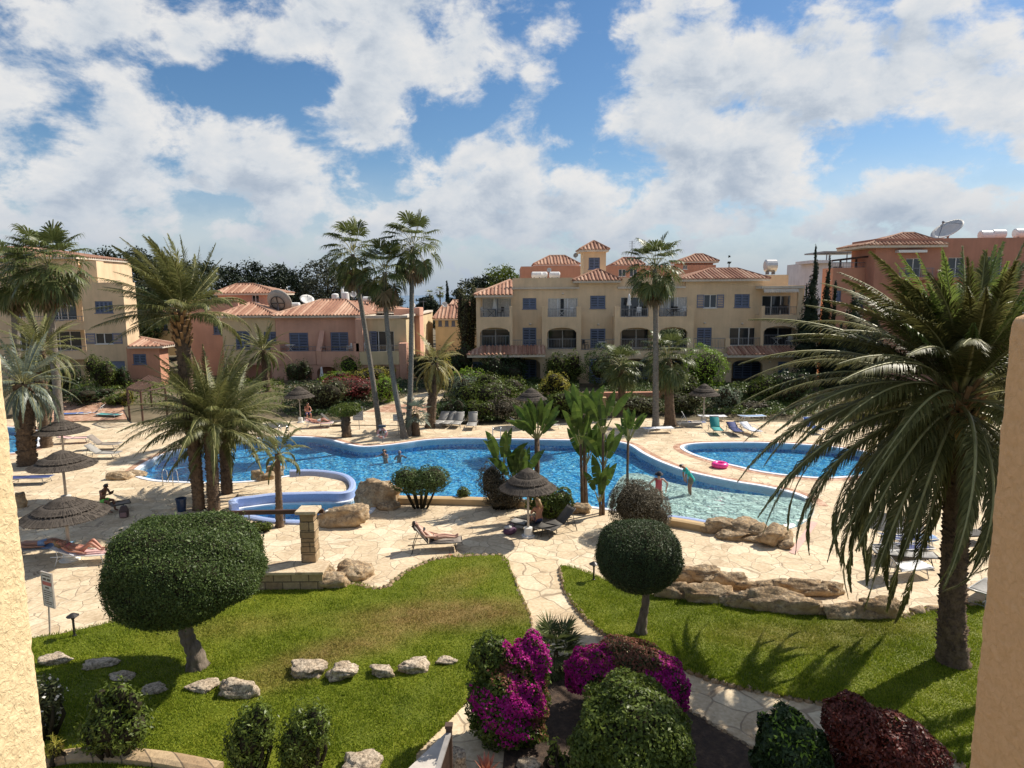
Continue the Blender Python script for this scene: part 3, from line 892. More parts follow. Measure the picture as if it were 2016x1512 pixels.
def palm_trunk(name, pts, r0, r1, mat, parent, ringh=0.11, rough=0.16, flare=1.35, seed=0, stubs=True):
 """trunk of stacked leaf scars, flared at the foot"""
 r = np.random.default_rng(seed)
 line = np.array(spline(pts, 10, False), float)
 seg = np.linalg.norm(np.diff(line, axis=0), axis=1); s = np.concatenate([[0], np.cumsum(seg)])
 Lt = s[-1]; nr = int(Lt / ringh)
 n = 16
 V = []; t_all = np.linspace(0, Lt, nr * 2 + 1)
 cx = [np.interp(t_all, s, line[:, k]) for k in range(3)]
 C = np.stack(cx, 1)
 for i, t in enumerate(t_all):
  f = t / Lt
  rad = r0 + (r1 - r0) * f
  rad *= 1 + (flare - 1) * math.exp(-t / 0.45)
  rad *= (1 + rough * .5) if i % 2 else (1 - rough * .5)
  a = 2 * PI * (np.arange(n) + 0.5 * (i // 2 % 2)) / n
  rr = rad * (1 + r.uniform(-rough, rough, n) * 0.45)
  V.append(np.stack([C[i, 0] + np.cos(a) * rr, C[i, 1] + np.sin(a) * rr, np.full(n, C[i, 2]) + r.uniform(-.02, .02, n)], 1))
 V = np.concatenate(V)
 m = len(t_all)
 idx = np.arange(m * n).reshape(m, n)
 a = idx[:-1]; b = np.roll(idx, -1, 1)[:-1]; c = np.roll(idx, -1, 1)[1:]; d = idx[1:]
 Fq = np.stack([a.ravel(), b.ravel(), c.ravel(), d.ravel()], 1)
 tri = np.concatenate([Fq[:, [0, 1, 2]], Fq[:, [0, 2, 3]]])
 Vs, Fs, base = [V], [tri], len(V)
 if stubs:                       # cut leaf bases standing off the trunk in a spiral
  k = int(Lt / ringh * 5)
  tt = r.uniform(0.25, Lt, k); an = np.arange(k) * 2.399
  Cx = np.stack([np.interp(tt, s, line[:, q]) for q in range(3)], 1)
  rad = (r0 + (r1 - r0) * tt / Lt) * (1 + (flare - 1) * np.exp(-tt / 0.45))
  out = np.stack([np.cos(an), np.sin(an), np.zeros(k)], 1); side = np.stack([-np.sin(an), np.cos(an), np.zeros(k)], 1)
  w = 0.28 * rad[:, None]
  A = Cx + out * rad[:, None] * .85 - side * w; B = Cx + out * rad[:, None] * .85 + side * w
  T = Cx + out * (rad * r.uniform(1.12, 1.32, k))[:, None] + np.array([0, 0, 1]) * ringh * 1.1
  D_ = Cx + out * rad[:, None] * .9 + np.array([0, 0, 1]) * ringh * 1.3
  SV = np.stack([A, B, T, D_], 1).reshape(-1, 3)
  q = np.arange(k) * 4 + base
  Vs.append(SV); Fs += [np.stack([q, q + 1, q + 2], 1), np.stack([q + 1, q + 3, q + 2], 1), np.stack([q + 3, q, q + 2], 1)]
 o = mesh_obj(name, np.concatenate(Vs), np.concatenate(Fs), mat, parent)
 return o
def frond_curve(start, phi, th, length, droop, wind, nseg=14):
 pts = [np.array(start, float)]
 for i in range(nseg):
  t = (i + .5) / nseg
  e = th - droop * t ** 1.25
  d = np.array([math.cos(phi) * math.cos(e), math.sin(phi) * math.cos(e), math.sin(e)])
  d = d + np.array(wind) * t ** 1.3
  d /= np.linalg.norm(d)
  pts.append(pts[-1] + d * length / nseg)
 return np.array(pts)
def date_crown(name, top, parent, nf=70, length=3.0, seed=0, wind=(0, 0, 0), th=(85, -45), leaf=0.42, pairs=48, width=0.03, mats=None, droop=(0.7, 1.5), bias=None, r0=0.12, lift=0.5, young=1.0):
 r = np.random.default_rng(seed)
 LV, LF, RV, RF = [], [], [], []
 lb = rb = 0
 for i in range(nf):
  f = (i + .5) / nf
  phi = i * 2.39996 + r.uniform(-.2, .2)
  if bias is not None:
   phi = phi + bias[1] * math.sin(bias[0] - phi)
  te = R(th[0] + (th[1] - th[0]) * f ** 0.9) + r.uniform(-.12, .12)
  ln = length * r.uniform(.85, 1.08) * (young + (1 - young) * min(1, f * 2.5)) 
  dr = droop[0] + (droop[1] - droop[0]) * min(1, f * 1.3) + r.uniform(-.15, .15)
  st = np.array(top) + np.array([math.cos(phi) * r0, math.sin(phi) * r0, (0.5 - f) * lift])
  c = frond_curve(st, phi, te, ln, dr, wind)
  m = len(c)
  tg = norm(np.gradient(c, axis=0))
  sd_ = norm(np.cross(tg, np.array([0, 0, 1.0]) + 1e-3))
  if abs(te) > 1.2: sd_ = norm(np.cross(tg, np.array([math.cos(phi + .5), math.sin(phi + .5), 0.3])))
  up_ = np.cross(sd_, tg)
  tw = r.uniform(-.35, .35)
  w = np.linspace(0.035, 0.006, m)[:, None] * (length / 3)
  A = c - sd_ * w; B = c + sd_ * w; T = c + up_ * w * .9
  V = np.concatenate([A, B, T]); k = np.arange(m - 1)
  fs = []
  for p, q in ((0, m), (m, 2 * m), (2 * m, 0)):
   fs += [np.stack([p + k, q + k, q + k + 1], 1), np.stack([p + k, q + k + 1, p + k + 1], 1)]
  RV.append(V); RF.append(np.concatenate(fs) + rb); rb += len(V)
  t = np.linspace(0.16, 1.0, pairs)
  x = t * (m - 1)
  pc = np.stack([np.interp(x, np.arange(m), c[:, q]) for q in range(3)], 1)
  pt = norm(np.stack([np.interp(x, np.arange(m), tg[:, q]) for q in range(3)], 1))
  ps = norm(np.stack([np.interp(x, np.arange(m), sd_[:, q]) for q in range(3)], 1))
  pu = np.cross(ps, pt)
  ca, sa_ = math.cos(tw), math.sin(tw)
  ps, pu = ps * ca + pu * sa_, pu * ca - ps * sa_
  prof = np.sin(np.clip(t * 1.02, 0, 1) ** 0.7 * PI * 0.86 + 0.28) 
  for s_ in (-1, 1):
   ang = R(58) - R(34) * t + r.uniform(-.12, .12, pairs)
   dirv = pt * np.cos(ang)[:, None] + (ps * s_ * 0.9 + pu * 0.38) * np.sin(ang)[:, None]
   dirv = norm(dirv + np.array([0, 0, -1]) * (0.20 + 0.32 * f) + np.array(wind) * .35 + r.normal(0, .07, (pairs, 3)))
   ll = leaf * prof * r.uniform(.85, 1.1, pairs) * (length / 3) ** .3
   wd = width * r.uniform(.8, 1.2, pairs)
   mid = pc + dirv * ll[:, None] * .55
   tip = pc + norm(dirv + np.array([0, 0, -1]) * (.18 + .3 * f))* ll[:, None]
   wv = norm(np.cross(dirv, pu)) * wd[:, None]
   b0 = pc - wv * .35; b1 = pc + wv * .35; m0 = mid - wv * .5; m1 = mid + wv * .5
   V = np.stack([b0, b1, m0, m1, tip], 1).reshape(-1, 3)
   q = np.arange(pairs) * 5 + lb
   LF += [np.stack([q, q + 1, q + 3], 1), np.stack([q, q + 3, q + 2], 1), np.stack([q + 2, q + 3, q + 4], 1)]
   LV.append(V); lb += len(V)
 mats = mats or (M_PALMLEAF, M_STALK)
 return mesh_multi(name, [(np.concatenate(LV), np.concatenate(LF)), (np.concatenate(RV), np.concatenate(RF))], mats, parent)
def fan_crown(name, top, parent, nf=38, pet=1.1, fan=1.0, seed=0, wind=(0, 0, 0), th=(88, -55), segs=24, mats=None, droopy=0.6, r0=0.12, spread=115):
 r = np.random.default_rng(seed)
 LV, LF, RV, RF = [], [], [], []
 lb = rb = 0
 for i in range(nf):
  f = (i + .5) / nf
  phi = i * 2.39996 + r.uniform(-.2, .2)
  te = R(th[0] + (th[1] - th[0]) * f) + r.uniform(-.12, .12)
  st = np.array(top) + np.array([math.cos(phi) * r0, math.sin(phi) * r0, (0.5 - f) * 0.6])
  c = frond_curve(st, phi, te, pet * r.uniform(.8, 1.15), .55 + .3 * f, wind, 7)
  m = len(c); tg = norm(np.gradient(c, axis=0))
  sd_ = norm(np.cross(tg, np.array([0.02, 0.01, 1.0]))); up_ = np.cross(sd_, tg)
  w = np.linspace(0.03, 0.014, m)[:, None]
  A = c - sd_ * w; B = c + sd_ * w; T = c + up_ * w
  V = np.concatenate([A, B, T]); k = np.arange(m - 1); fs = []
  for p, q in ((0, m), (m, 2 * m), (2 * m, 0)):
   fs += [np.stack([p + k, q + k, q + k + 1], 1), np.stack([p + k, q + k + 1, p + k + 1], 1)]
  RV.append(V); RF.append(np.concatenate(fs) + rb); rb += len(V)
  hub = c[-1]; d = tg[-1]; s = sd_[-1]; u = up_[-1]
  an = np.linspace(-R(spread), R(spread), segs) + r.uniform(-.06, .06, segs)
  dirv = np.cos(an)[:, None] * d + np.sin(an)[:, None] * s
  fold = (0.28 * (np.abs(an) / R(spread)) + .05)[:, None]
  dirv = norm(dirv + u * fold + np.array(wind) * .3)
  ln = fan * (0.72 + 0.28 * np.cos(an * .8)) * r.uniform(.9, 1.08, segs)
  dth = R(spread) * 2 / segs
  perp = norm(np.cross(dirv, u))
  mid = hub + dirv * (ln * .52)[:, None]
  wv = perp * (ln * .52 * math.tan(dth / 2) * 1.1)[:, None]
  rid = u * 0.012 * np.where(np.arange(segs) % 2, 1, -1)[:, None]
  t1 = mid + norm(dirv + np.array([0, 0, -1]) * droopy * (.35 + .5 * f)) * (ln * .27)[:, None]
  tip = t1 + norm(dirv * .7 + np.array([0, 0, -1]) * droopy * (1.0 + 1.2 * f) + np.array(wind) * .5) * (ln * .27)[:, None]
  V = np.stack([np.repeat(hub[None], segs, 0), mid - wv + rid, mid + wv - rid, t1 - wv * .45, t1 + wv * .45, tip], 1).reshape(-1, 3)
  q = np.arange(segs) * 6 + lb
  LF += [np.stack([q, q + 1, q + 2], 1), np.stack([q + 1, q + 3, q + 2], 1), np.stack([q + 2, q + 3, q + 4], 1), np.stack([q + 3, q + 5, q + 4], 1)]
  LV.append(V); lb += len(V)
 mats = mats or (M_FAN, M_STALK)
 return mesh_multi(name, [(np.concatenate(LV), np.concatenate(LF)), (np.concatenate(RV), np.concatenate(RF))], mats, parent)
def leaf_quads(P_, Nn, size, r, aspect=0.5, jit=0.6, upb=0.0):
 n = len(P_)
 nn = norm(Nn + r.normal(0, jit, (n, 3)) + np.array([0, 0, upb]))
 t = norm(np.cross(nn, r.normal(0, 1, (n, 3))))
 bt = np.cross(nn, t)
 a = (size * r.uniform(.65, 1.25, n))[:, None]
 b = a * aspect
 bend = nn * a * r.uniform(-.25, .25, n)[:, None]
 V = np.stack([P_ - t * a * .5, P_ - bt * b * .5 + bend * .4, P_ + t * a * .5 - bend * .3, P_ + bt * b * .5 + bend * .4], 1).reshape(-1, 3)
 return V, np.arange(4 * n).reshape(n, 4)
def blob_points(blobs, n, r, inner=0.72, rough=0.12, freq=2.2, flat=None):
 """points spread through the outer shell of a union of ellipsoids; uneven outline"""
 B = np.array([b[:6] for b in blobs], float)
 area = (B[:, 3] * B[:, 4] * B[:, 5]) ** (2 / 3)
 ptsL, nrmL = [], []
 need = n
 tries = 0
 while need > 0 and tries < 12:
  tries += 1
  k = r.choice(len(B), need * 2, p=area / area.sum())
  d = norm(r.normal(0, 1, (len(k), 3)))
  off = 37.0 + k
  ph = np.sin(d[:, 0] * freq * 2.1 + off) * np.cos(d[:, 1] * freq * 2.4 - off * 1.3) + 0.7 * np.sin(d[:, 2] * freq * 3.3 + d[:, 0] * freq * 2.7 + off * 2.1) + 0.5 * np.sin(d[:, 1] * freq * 5.2 + d[:, 2] * 4 + off)
  rad = r.uniform(inner, 1.0, len(k)) ** .6 * (1 + rough * ph)
  p = B[k, :3] + d * rad[:, None] * B[k, 3:6]
  keep = np.ones(len(k), bool)
  for j in range(len(B)):
   q = np.linalg.norm((p - B[j, :3]) / B[j, 3:6], axis=1)
   keep &= ~((q < inner * .85) & (k != j))
  if flat is not None:
   keep &= p[:, 2] > flat
  p = p[keep][:need]; dd = norm(d / B[k, 3:6])[keep][:need]
  ptsL.append(p); nrmL.append(dd); need -= len(p)
 return np.concatenate(ptsL), np.concatenate(nrmL)
def core_mesh(blobs, f=0.8, seed=0, flat=None):
 mb = MB()
 for i, b in enumerate(blobs):
  V, Fs = rock_mesh(700 + (seed + i) % 5, 2, 0.12)
  V = V * np.array(b[3:6]) * f * .95 + np.array(b[:3])
  if flat is not None: V[:, 2] = np.maximum(V[:, 2], flat)
  mb.add(V, Fs)
 return mb
def plant(name, label, cat, loc, blobs, nleaf, leaf, mat, seed=0, group=None, aspect=0.5, inner=0.74, rough=0.12, jit=0.6, stems=None, flat=0.03, coref=0.8, upb=0.2, kidname='branch_shade_core', extra=None, freq=2.2):
 """leafy plant: foliage mesh at its base, shade painted into dark branches inside"""
 r = np.random.default_rng(seed + 1000)
 p, nn = blob_points(blobs, nleaf, r, inner, rough, freq, flat)
 root = thing(name, label, cat, loc, 0, group)
 V, Fq = leaf_quads(p, nn, leaf, r, aspect, jit, upb)
 mesh_obj('foliage', V, Fq, mat, root)
 mb = core_mesh(blobs, coref, seed, flat) if coref else MB()
 if stems:
  for st in stems: mb.tube(*st)
 if mb.v: mb.build(kidname, M_TWIG_SHADE, root, smooth=True)
 if extra:
  for (nm, blobs2, n2, lf2, mat2, a2) in extra:
   p2, n22 = blob_points(blobs, n2 * 8, r, .93, rough, freq, flat); SB = np.array(blobs2)
   w_ = np.min([np.linalg.norm((p2 - s_[:3]) / s_[3:6], axis=1) for s_ in SB], axis=0) + r.normal(0, .13, len(p2)) + .3 * np.sin(p2[:, 0] * 9 + p2[:, 2] * 7) * np.cos(p2[:, 2] * 11 - p2[:, 1] * 8)
   ok = w_ < 1.05; p2, n22 = (p2 + n22 * .03)[ok][:n2], n22[ok][:n2]
   V, Fq = leaf_quads(p2, n22, lf2, r, a2, .7, .3)
   mesh_obj(nm, V, Fq, mat2, root)
 return root
LEAFM = dict(
 clip=mat_leaf('clipped_leaf', (0.022, 0.038, 0.009), (0.085, 0.125, 0.030), 0.2, 0.5, (0.15, 0.18, 0.055), 0.25, 2.5),
 clip2=mat_leaf('dark_clipped_leaf', (0.014, 0.026, 0.009), (0.055, 0.08, 0.026), 0.15, 0.5, (0.10, 0.12, 0.045), 0.25, 3),
 green=mat_leaf('shrub_leaf', (0.030, 0.046, 0.007), (0.115, 0.15, 0.024), 0.3, 0.42, (0.15, 0.21, 0.05)),
 bright=mat_leaf('bright_leaf', (0.07, 0.13, 0.012), (0.21, 0.32, 0.035), 0.35, 0.45, (0.32, 0.42, 0.07)),
 dark=mat_leaf('dark_leaf', (0.010, 0.022, 0.007), (0.042, 0.07, 0.02), 0.2, 0.42, (0.08, 0.11, 0.035)),
 pine=mat_leaf('pine_needles', (0.006, 0.012, 0.007), (0.026, 0.038, 0.018), 0.1, 0.6, (0.045, 0.055, 0.03), 0.2, 0.3),
 grey=mat_leaf('greyish_tree_leaf', (0.022, 0.028, 0.018), (0.065, 0.072, 0.048), 0.15, 0.6, None, 0.2, 0.3),
 cyp=mat_leaf('cypress_scale', (0.004, 0.009, 0.005), (0.018, 0.030, 0.014), 0.05, 0.6, None, 0.2, 0.8),
 olive=mat_leaf('olive_leaf', (0.035, 0.042, 0.016), (0.115, 0.125, 0.05), 0.25, 0.45),
 brown=mat_leaf('brownish_leaf', (0.035, 0.028, 0.016), (0.115, 0.095, 0.06), 0.15, 0.55, (0.19, 0.17, 0.12)),
 red=mat_leaf('dark_red_leaf', (0.036, 0.007, 0.005), (0.13, 0.026, 0.016), 0.2, 0.40, (0.25, 0.09, 0.06), 0.3),
 redhedge=mat_leaf('crimson_leaf', (0.05, 0.012, 0.012), (0.22, 0.045, 0.04), 0.25, 0.45, (0.30, 0.14, 0.09)),
 yellow=mat_leaf('yellow_green_leaf', (0.12, 0.12, 0.018), (0.34, 0.31, 0.05), 0.35, 0.5, (0.45, 0.28, 0.07)),
 mag=mat_leaf('magenta_bract', (0.20, 0.004, 0.095), (0.46, 0.018, 0.25), 0.35, 0.55, (0.58, 0.08, 0.36), 0.2),
 rust=mat_leaf('rusty_spent_bract', (0.09, 0.04, 0.02), (0.24, 0.10, 0.06), 0.3, 0.6, (0.33, 0.12, 0.10), 0.2),
 silver=mat_leaf('silvery_leaf', (0.06, 0.085, 0.05), (0.18, 0.22, 0.14), 0.25, 0.45),
 white=mat_leaf('white_petal', (0.55, 0.52, 0.46), (0.75, 0.72, 0.66), 0.3, 0.6),
 banana=mat_leaf('paddle_leaf', (0.022, 0.042, 0.009), (0.085, 0.135, 0.024), 0.35, 0.38, (0.19, 0.22, 0.045), 0.3),
)
def px_size(px, py_base, w, h, terrain=True):
 g = Gt(px, py_base) if terrain else G(px, py_base)
 k = g.y / F * 1.02
 return g, w * k, h * k
def bush(label, px, py, w, h, mat, nleaf=900, leaf=0.16, seed=0, cat='shrub', group=None, lobes=5, name='shrub', aspect=.5, rough=.14, depth=.8, coref=.78, round_=False, extra=None, jit=.6):
 """a shrub filling about w x h pixels of the photograph, foot at (px, py)"""
 g, wm, hm = px_size(px, py, w * 1.16, h * 1.2)
 r = random.Random(seed * 13 + 5)
 rx, rz_ = wm / 2, hm / 2
 blobs = [(0, 0, hm * .48, rx * .9, rx * depth * .9, hm * .52)] if round_ else [(0, 0, hm * .42, rx * .80, rx * depth * .8, hm * .5)]
 if not round_:
  for i in range(lobes):
   a = 2 * PI * (i + r.uniform(0, .7)) / lobes
   s = r.uniform(.36, .55)
   blobs.append((math.cos(a) * rx * .55, math.sin(a) * rx * depth * .55, hm * r.uniform(.35, .74), rx * s, rx * depth * s, hm * r.uniform(.26, .38)))
 loc = (g.x, g.y + rx * depth * .55, g.z)
 return plant(name, label, cat, loc, blobs, nleaf, leaf, LEAFM[mat], seed, group, aspect, rough=rough, coref=coref, extra=extra, jit=jit)
def topiary(label, base, top, cpx, rx_px, ry_px, seed, nleaf, leaf, mat, bend, tr=0.16, sq=2.4, lumpy=0.05, D=None):
 b = G(*base, ZL); Dd = b.y
 root = thing('topiary_tree', label, 'tree', b)
 c = P(*cpx, Dd); k = Dd / F
 rx, rz_ = rx_px * k * .97, ry_px * k
 rl = np.random.default_rng(seed)
 n = nleaf
 d = norm(rl.normal(0, 1, (n, 3)))
 def surf(d):
  e = sq
  s = (np.abs(d[:, 0]) ** e + np.abs(d[:, 1]) ** e + np.abs(d[:, 2]) ** e) ** (-1 / e)
  q = d * s[:, None]
  lum = 1 + lumpy * (np.sin(q[:, 0] * 4.1 + seed) * np.cos(q[:, 1] * 3.7 + 1) + .8 * np.sin(q[:, 2] * 5.3 + q[:, 0] * 3.1) + .5 * np.sin(q[:, 1] * 9 + q[:, 2] * 7))
  return q * lum[:, None]
 rad = 1 - np.abs(rl.normal(0, .022, n)) + rl.exponential(.015, n)
 p = surf(d) * rad[:, None] * np.array([rx, rx * .97, rz_]) + np.array(c - b)
 gap = np.sin(d[:, 0] * 13 + seed) * np.sin(d[:, 1] * 11 + 2) * np.cos(d[:, 2] * 12 - 1) > -.5
 gap |= rl.uniform(0, 1, n) > .45
 p, d = p[gap], d[gap]
 V, Fq = leaf_quads(p, norm(d / np.array([rx, rx, rz_])), leaf * (1 + (rl.uniform(0, 1, (len(p))) > .97) * 1.1), rl, .5, .75, .25)
 mesh_obj('crown', V, Fq, LEAFM[mat], root)
 bm = bmesh.new(); bmesh.ops.create_icosphere(bm, subdivisions=4, radius=1)
 cv = norm(np.array([tuple(v.co) for v in bm.verts])); cf = [tuple(v.index for v in f.verts) for f in bm.faces]; bm.free()
 cv = surf(cv) * np.array([rx, rx * .97, rz_]) * .955 + np.array(c - b)
 ch = [x for x in CHILD[root.name]][0]
 mesh_obj('twig_shade_core', cv, cf, M_TWIG_SHADE, ch, smooth=True)  # solid dark hull: twigs plus inner shade put into its colour
 pts = [P(x, y, Dd) - b for x, y in bend]
 mb = MB()
 ln = spline([tuple(q) for q in pts], 6, False)
 m = len(ln)
 rr = [tr * (.75 * math.exp(-5 * i / m) + 0.92 + .1 * math.sin(i * 1.7)) for i in range(m)]
 mb.tube(ln, rr, 12)
 for s_ in range(5):          # buttress roots
  a = s_ * 1.26 + .4
  mb.tube([(math.cos(a) * tr * .6, math.sin(a) * tr * .6, .3), (math.cos(a) * tr * 1.2, math.sin(a) * tr * 1.2, .07), (math.cos(a) * tr * 1.9, math.sin(a) * tr * 1.9, -.06)], [tr * .5, tr * .4, tr * .2], 7)
 topp = Vector(ln[-1])
 for s_ in range(6):
  a = s_ * 1.05
  mb.tube([topp - Vector((0, 0, .1)), topp + Vector((math.cos(a) * .5, math.sin(a) * .5, .5)), topp + Vector((math.cos(a) * rx * .6, math.sin(a) * rx * .6, .9))], [tr * .6, tr * .4, tr * .2], 7)
 mb.build('trunk', M_GREYBARK, root, smooth=True)
 return root
topiary('large clipped mushroom-shaped tree with a leaning trunk on the left lawn', (387, 1312), (366, 1215), (367, 1113), 150, 101, 3, 90000, .05, 'clip',
  [(389, 1314), (384, 1285), (370, 1258), (365, 1235), (366, 1205), (366, 1160)], .17)
topiary('smaller clipped ball tree on a slim trunk beside the curving path', (1262, 1246), (1270, 1165), (1258, 1092), 88, 69, 8, 46000, .042, 'clip2',
  [(1262, 1247), (1266, 1215), (1271, 1185), (1270, 1155), (1265, 1120)], .105, 2.3, .02)
WIND = (-0.45, -0.05, 0.0)
b = G(1877, 1303, ZL)
root = thing('date_palm', 'big date palm with long drooping fronds on the right lawn', 'palm tree', b, 0, 'date palms with feathered fronds')
q = [P(x, y, b.y) - b for x, y in ((1876, 1305), (1874, 1220), (1877, 1130), (1882, 1030), (1884, 940), (1885, 850), (1885, 800))]
palm_trunk('trunk', [tuple(v) for v in q], .27, .28, M_DATEBARK, root, .10, .12, 1.45, 1)
ct = q[-1] + Vector((0, 0, .15))
cr_ = date_crown('crown', tuple(ct), root, nf=112, length=5.2, seed=5, wind=(-0.34, 0.03, 0), th=(84, -36), leaf=.50, pairs=125, width=.029, droop=(.4, 1.8), bias=(R(200), .5), young=.58, r0=.22, lift=.9, mats=(M_PALMDARK, M_STALK))
date_crown('young_fronds', tuple(ct + Vector((0.05, 0, .35))), cr_, nf=34, length=3.1, seed=9, wind=(-0.12, .0, 0), th=(88, 52), leaf=.44, pairs=70, width=.034, droop=(.15, .4), r0=.12, lift=.3, mats=(mat_leaf('young_palm_leaf', (0.05, 0.085, 0.014), (0.17, 0.22, 0.05), .35, .38, (0.30, 0.29, 0.08), .5), M_STALK))
mb = MB()
for i in range(60):
 a = i * 2.4; h = -.85 + 1.25 * i / 60
 o_ = Vector((math.cos(a), math.sin(a), 0))
 mb.bar(ct + o_ * .28 + Vector((0, 0, h - .2)), ct + o_ * (.5 + .1 * random.random()) + Vector((0, 0, h + .22)), .11, .05, o_)
mb.build('leaf_bases', M_STUB, root)
b = G(391, 1003, 0)
root = thing('date_palm', 'tall date palm leaning above the shorter pair left of the pool', 'palm tree', b, 0, 'date palms with feathered fronds')
q = [P(x, y, b.y) - b for x, y in ((392, 1005), (388, 950), (380, 870), (371, 790), (364, 720), (358, 660), (355, 615))]
palm_trunk('trunk', [tuple(v) for v in q], .23, .29, M_DATEBARK, root, .12, .16, 1.15, 2)
date_crown('crown', tuple(q[-1]), root, nf=52, length=3.2, seed=12, wind=(-.62, .0, 0.06), th=(86, 2), leaf=.56, pairs=66, width=.036, droop=(.25, .95), r0=.16, lift=.5, mats=(M_PALMLEAF, M_STALK))
mb = MB()
for i in range(40):
 a = i * 2.4; h = -1.3 + 1.3 * i / 40
 o_ = Vector((math.cos(a), math.sin(a), 0)); c_ = Vector(q[-1])
 mb.bar(c_ + o_ * .26 + Vector((0, 0, h - .15)), c_ + o_ * .42 + Vector((0, 0, h + .16)), .12, .05, o_)
mb.build('leaf_bases', M_STUB, root)
for (bx, by, pl, ln, sd_, lab, bi) in ((421, 1003, ((421, 1005), (419, 950), (416, 890), (414, 842)), 3.5, 21, 'short date palm with arching fronds in front of the pool steps, middle trunk of three', 0),
                                   (447, 971, ((447, 973), (445, 930), (443, 890), (443, 858)), 3.3, 33, 'short date palm with scaly trunk at the spa edge, rear trunk of three', 0)):
 b = G(bx, by, 0)
 root = thing('date_palm', lab, 'palm tree', b, 0, 'date palms with feathered fronds')
 q = [P(x, y, b.y) - b for x, y in pl]
 palm_trunk('trunk', [tuple(v) for v in q], .23, .27, M_DATEBARK, root, .11, .18, 1.15, sd_)
 date_crown('crown', tuple(q[-1] + Vector((0, 0, .1))), root, nf=72, length=ln, seed=sd_, wind=(-.16, 0, 0), th=(84, 8), leaf=.52, pairs=66, width=.032, droop=(.5, 1.35), r0=.16, lift=.6, mats=(M_PALMLEAF, M_STALK))
def date_palm(label, base, line, nf, ln, seed, r=(.25, .25), th=(86, -40), mats=None, wind=(-.2, 0, 0), leaf=.42, pairs=36, droop=(.4, 1.4), stubs=True, group='date palms with feathered fronds', z=None, width=.05):
 b = Gt(*base) if z is None else G(*base, z)
 root = thing('date_palm', label, 'palm tree', b, 0, group)
 q = [P(x, y, b.y) - b for x, y in line]
 palm_trunk('trunk', [tuple(v) for v in q], r[0], r[1], M_DATEBARK, root, .14, .18, 1.2, seed, stubs)
 date_crown('crown', tuple(q[-1]), root, nf=nf, length=ln, seed=seed, wind=wind, th=th, leaf=leaf, pairs=pairs, width=width, droop=droop, r0=.15, lift=.5, mats=mats or (M_PALMLEAF, M_STALK))
 return root
date_palm('stout date palm with bluish fronds beside the left balcony wall', (52, 915), ((54, 918), (52, 860), (49, 800), (45, 755)), 52, 3.0, 41, (.42, .46), (84, -55), (M_PALMBLUE, M_STALK), (-.1, 0, 0), droop=(.4, 1.3))
date_palm('date palm with shaggy trunk just behind the stout bluish one', (92, 880), ((92, 884), (88, 830), (82, 770), (78, 690)), 44, 2.9, 43, (.30, .30), (86, -40), (M_PALMLEAF, M_STALK), (-.2, 0, 0))
date_palm('short drooping palm with yellowed fronds above the fan palm by the pool', (846, 842), ((846, 845), (850, 800), (854, 760), (856, 715)), 30, 2.4, 47, (.32, .28), (70, -55), (M_PALMYEL, M_STALK), (-.05, 0, 0), droop=(.7, 1.9))
date_palm('small date palm in front of the pink house balconies', (525, 770), ((525, 772), (523, 740), (520, 705), (517, 690)), 40, 2.7, 49, (.28, .26), (84, -40), (M_PALMLEAF, M_STALK), (-.25, 0, 0), droop=(.4, 1.4))
date_palm('slender young palm growing beside the round spa pool', (551, 1037), ((551, 1038), (549, 985), (547, 930), (546, 893)), 17, 1.35, 51, (.15, .10), (86, -15), (M_PALMLEAF, M_STALK), (-.25, 0, 0), leaf=.30, pairs=34, droop=(.7, 1.7), stubs=False, z=0, width=.035)
def fan_palm(label, base, line, nf, pet, fan, seed, r=(.22, .17), th=(88, -60), wind=(-.3, 0, 0), skirt=0, bark=None, mats=None, segs=22, group='fan palms', z=None, droopy=1.05, flare=1.6):
 b = Gt(*base) if z is None else G(*base, z)
 root = thing('fan_palm', label, 'palm tree', b, 0, group)
 q = [P(x, y, b.y) - b for x, y in line]
 palm_trunk('trunk', [tuple(v) for v in q], r[0], r[1], bark or M_PALEBARK, root, .16, .06, flare, seed, False)
 fan_crown('crown', tuple(q[-1]), root, nf, pet, fan, seed, wind, th, segs, mats, droopy)
 if skirt:
  fan_crown('dead_leaf_skirt', tuple(q[-1] - Vector((0, 0, .55))), root, skirt, pet * .8, fan * .9, seed + 1, (0, 0, 0), (-45, -85), 14, (M_DEAD, M_STALK), .6)
 return root
fan_palm('tall slim fan palm leaning left, left of the three by the lifebuoy', (749, 852), ((749, 854), (737, 770), (719, 650), (704, 560), (694, 500)), 34, 1.25, 1.08, 61, (.19, .135), (88, -60), (-.42, 0, 0), 8)
fan_palm('middle fan palm of the three by the lifebuoy, lowest crown', (797, 862), ((797, 864), (782, 790), (768, 700), (760, 610), (757, 535)), 34, 1.2, 1.05, 63, (.19, .135), (88, -65), (-.42, 0, 0), 16)
fan_palm('tall fan palm with the highest crown of the three by the lifebuoy', (803, 858), ((803, 861), (808, 760), (810, 640), (811, 550), (812, 485)), 36, 1.25, 1.1, 67, (.19, .135), (88, -65), (-.35, 0, 0), 10)
fan_palm('lone tall fan palm in front of the yellow apartment block', (1291, 846), ((1291, 849), (1291, 760), (1291, 650), (1290, 560), (1289, 530)), 38, 1.25, 1.15, 69, (.22, .15), (88, -62), (-.15, 0, 0), 12)
fan_palm('squat fan palm with thick rusty trunk before the apartment arches, left of the tall one', (1226, 815), ((1226, 818), (1225, 790), (1223, 755), (1222, 722)), 34, 1.0, 1.05, 71, (.27, .25), (86, -45), (-.1, 0, 0), 0, M_DATEBARK)
fan_palm('squat fan palm with scaly trunk right of the tall lone palm', (1319, 838), ((1320, 841), (1318, 800), (1316, 750), (1314, 706)), 38, 1.15, 1.15, 73, (.34, .28), (86, -50), (-.05, 0, 0), 6, M_DATEBARK)
